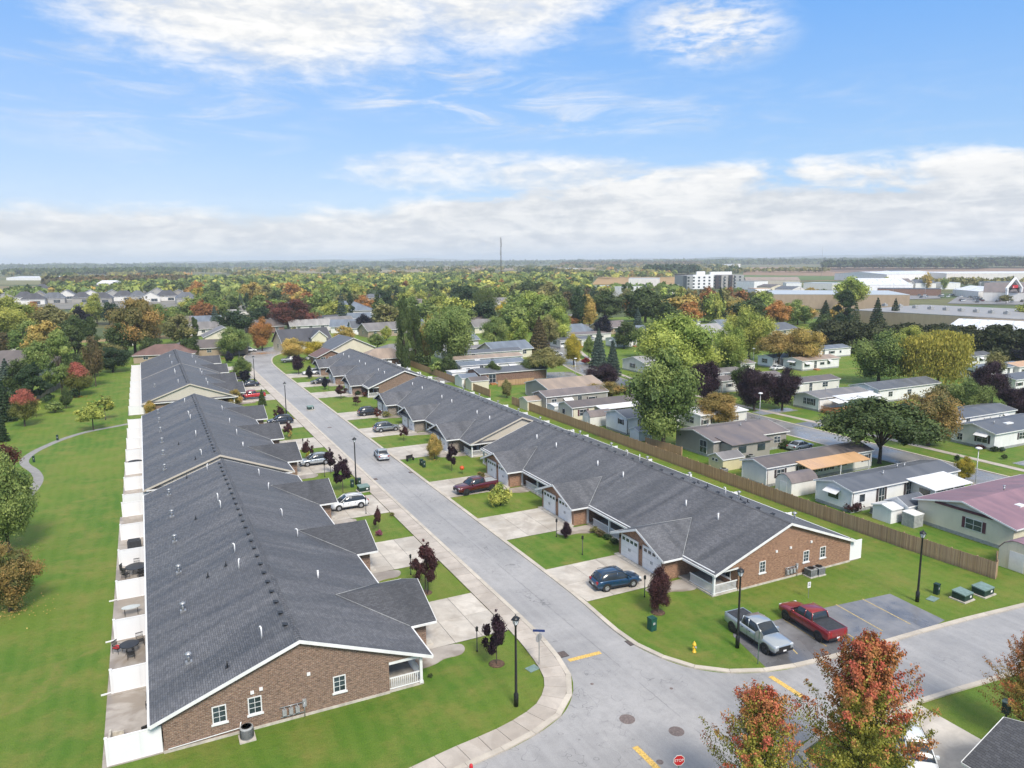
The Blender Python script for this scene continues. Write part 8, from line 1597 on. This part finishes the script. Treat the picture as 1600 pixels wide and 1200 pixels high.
for i, (n, a0, a1, d0, d1, per, cc, R0, H0) in enumerate(((2400, -30, 62, 620, 1300, 34, 'green', 6.0, 10.5), (500, -30, 62, 640, 1500, 30, 'autumn', 5.5, 10), (1300, -30, 62, 620, 1500, 30, 'lime', 6.5, 10.5), (900, -30, 62, 600, 1400, 30, 'deep', 6, 11), (500, -30, 62, 620, 1400, 30, 'gold', 5, 9), (2300, -35, 68, 1300, 3200, 18, 'olive', 13, 12), (1600, -35, 68, 1500, 3600, 16, 'deep', 13, 14), (350, -35, 68, 1300, 3300, 16, 'autumn', 12, 11))):
    az, d = region(n, a0, a1, d0, d1, 1.15); keep = ~fieldaz(az, d); 
    if d0 >= 1300: keep &= (np.sin(az*.9+d*.004)+np.sin(d*.011+az*.35) > np.where(d < 2700, .62, -.2))
    P = polar(az[keep], d[keep]); k = len(P)
    clumps('distant_woodland', P, R0*rs.uniform(.7, 1.3, k), H0*rs.uniform(.75, 1.2, k), LEAF[cc], 40+i, per)
def belt(name, az0, az1, d, dep, n, R0, H0, cc, per=16):
    az = rs.uniform(az0, az1, n); dd = d+rs.uniform(-dep, dep, n); clumps(name, polar(az, dd), R0*rs.uniform(.7, 1.3, n), H0*rs.uniform(.7, 1.25, n), LEAF[cc], int(d), per)
belt('far_treeline', px_az(1285), px_az(1530), 2300, 130, 900, 13, 22, 'dark'); belt('far_treeline', px_az(1520), px_az(1720), 2500, 130, 600, 14, 24, 'dark'); belt('far_treeline', px_az(1010), px_az(1085), 1550, 60, 260, 11, 17, 'dark'); belt('far_treeline', px_az(1080), px_az(1290), 1750, 25, 130, 9, 10, 'olive')
belt('far_treeline', px_az(1100), px_az(1700), 4200, 300, 700, 30, 22, 'deep', 10); belt('far_treeline', px_az(880), px_az(1090), 3500, 200, 420, 22, 18, 'bronze', 10); belt('far_treeline', px_az(20), px_az(300), 2350, 60, 420, 14, 17, 'deep', 12); belt('far_treeline', px_az(85), px_az(300), 1150, 60, 420, 9, 12, 'bronze', 16)
belt('far_treeline', px_az(1430), px_az(1600), 900, 30, 60, 6, 9, 'olive', 24); belt('far_treeline', -40, 72, 5200, 500, 1700, 40, 20, 'deep', 8); belt('far_treeline', -40, 72, 7000, 700, 1600, 55, 20, 'deep', 7)
# fields
def field(name, pxs, z, col, var=.12):
    m = cached(('fm', col), lambda: simple('field_'+name, col, .9, var, .02)); struct(name, MB().face([(*at(*q), z) for q in pxs]), m)
field('ochre_field', [(925, 444.5), (1080, 444.5), (1075, 432.5), (935, 432.5)], -.10, (.36, .23, .10)); field('brown_field', [(1160, 430.5), (1760, 437), (1760, 419.5), (1165, 417)], -.12, (.26, .165, .105)); field('green_field', [(1150, 436.5), (1320, 437.5), (1330, 431.5), (1150, 429.5)], -.06, (.10, .15, .04)); field('dark_field', [(1300, 424.5), (1420, 425), (1440, 421), (1290, 421)], -.04, (.14, .085, .06))
field('straw_field', [(-60, 446), (95, 444), (85, 438), (-60, 438)], -.08, (.17, .165, .07)); field('straw_field', [(-60, 456), (70, 455), (90, 447), (-60, 447)], -.08, (.20, .16, .075)); field('pale_field', [(-100, 427), (30, 427), (40, 423), (-100, 423)], -.1, (.26, .26, .16)); field('tan_field', [(1100, 422), (1180, 423), (1180, 419), (1100, 418)], -.05, (.28, .19, .12)); field('verge_field', [(1400, 452), (1560, 456), (1545, 448), (1395, 447)], -.05, (.16, .17, .06))
field('parking_yard', [(1480, 474), (1720, 478), (1720, 462), (1500, 461)], -.06, (.22, .22, .23)); field('dealer_yard', [(1340, 470), (1470, 466), (1465, 458), (1340, 458)], -.06, (.23, .23, .24)); field('subdivision_ground', [(-20, 485), (300, 480), (300, 456), (-20, 456)], -.07, (.20, .19, .17))
field('far_strip', [(330, 427), (760, 426), (760, 421.5), (330, 422)], -.09, (.24, .20, .11)); field('far_strip', [(100, 424), (420, 424), (420, 420.5), (100, 420.5)], -.07, (.17, .19, .08)); field('far_strip', [(640, 423), (1000, 421), (1000, 417.5), (640, 418.5)], -.05, (.27, .20, .12))
# low hills that make the horizon
def hills(name, d, hmax, seed, col):
    hm = MB(); n = 220; rs2 = np.random.RandomState(seed); az = np.linspace(-75, 125, n); ph = rs2.uniform(0, 6.28, 6)
    h = np.array([hmax*(.55+.20*math.sin(a*.16+ph[0])+.14*math.sin(a*.41+ph[1])+.08*math.sin(a*1.1+ph[2])+.05*math.sin(a*3.1+ph[3]))+rs2.uniform(-1.6, 1.6) for a in az]); ring = lambda dd, hh: [(math.sin(math.radians(a))*dd, math.cos(math.radians(a))*dd, q) for a, q in zip(az, hh)]
    R3 = [ring(d-1300, h*0-.3), ring(d-600, h*.55), ring(d, h), ring(d+900, h*.8), ring(d+2200, h*0-.3)]; i0 = 0
    for r in R3: hm.v += r
    for k in range(4):
        for j in range(n-1): a = k*n+j; hm.f.append((a, a+1, a+n+1, a+n)); hm.sm.append(True)
    struct(name, hm, cached(('hm', name), lambda: simple('wooded_'+name, col, .9, .3, .006)))
hills('hills', 9800, 66, 4, (.055, .075, .035)); hills('far_hills', 13500, 92, 8, (.06, .08, .05))
# the air
hz = link('haze', MB().box(-17000, 17000, -3000, 17500, -2.2, 125).mesh('haze', None)); hz['kind'] = 'stuff'
hmm = bpy.data.materials.new('haze_air'); hmm.use_nodes = True; hmm.node_tree.nodes.clear(); n = NG(hmm.node_tree); pv = n.n('ShaderNodeVolumePrincipled'); pv.inputs['Density'].default_value = .00013; pv.inputs['Color'].default_value = (.80, .88, 1.0, 1); pv.inputs['Anisotropy'].default_value = 0.0
ou = n.n('ShaderNodeOutputMaterial'); n.put(ou.inputs['Volume'], pv.outputs[0]); hz.data.materials.clear(); hz.data.materials.append(hmm)
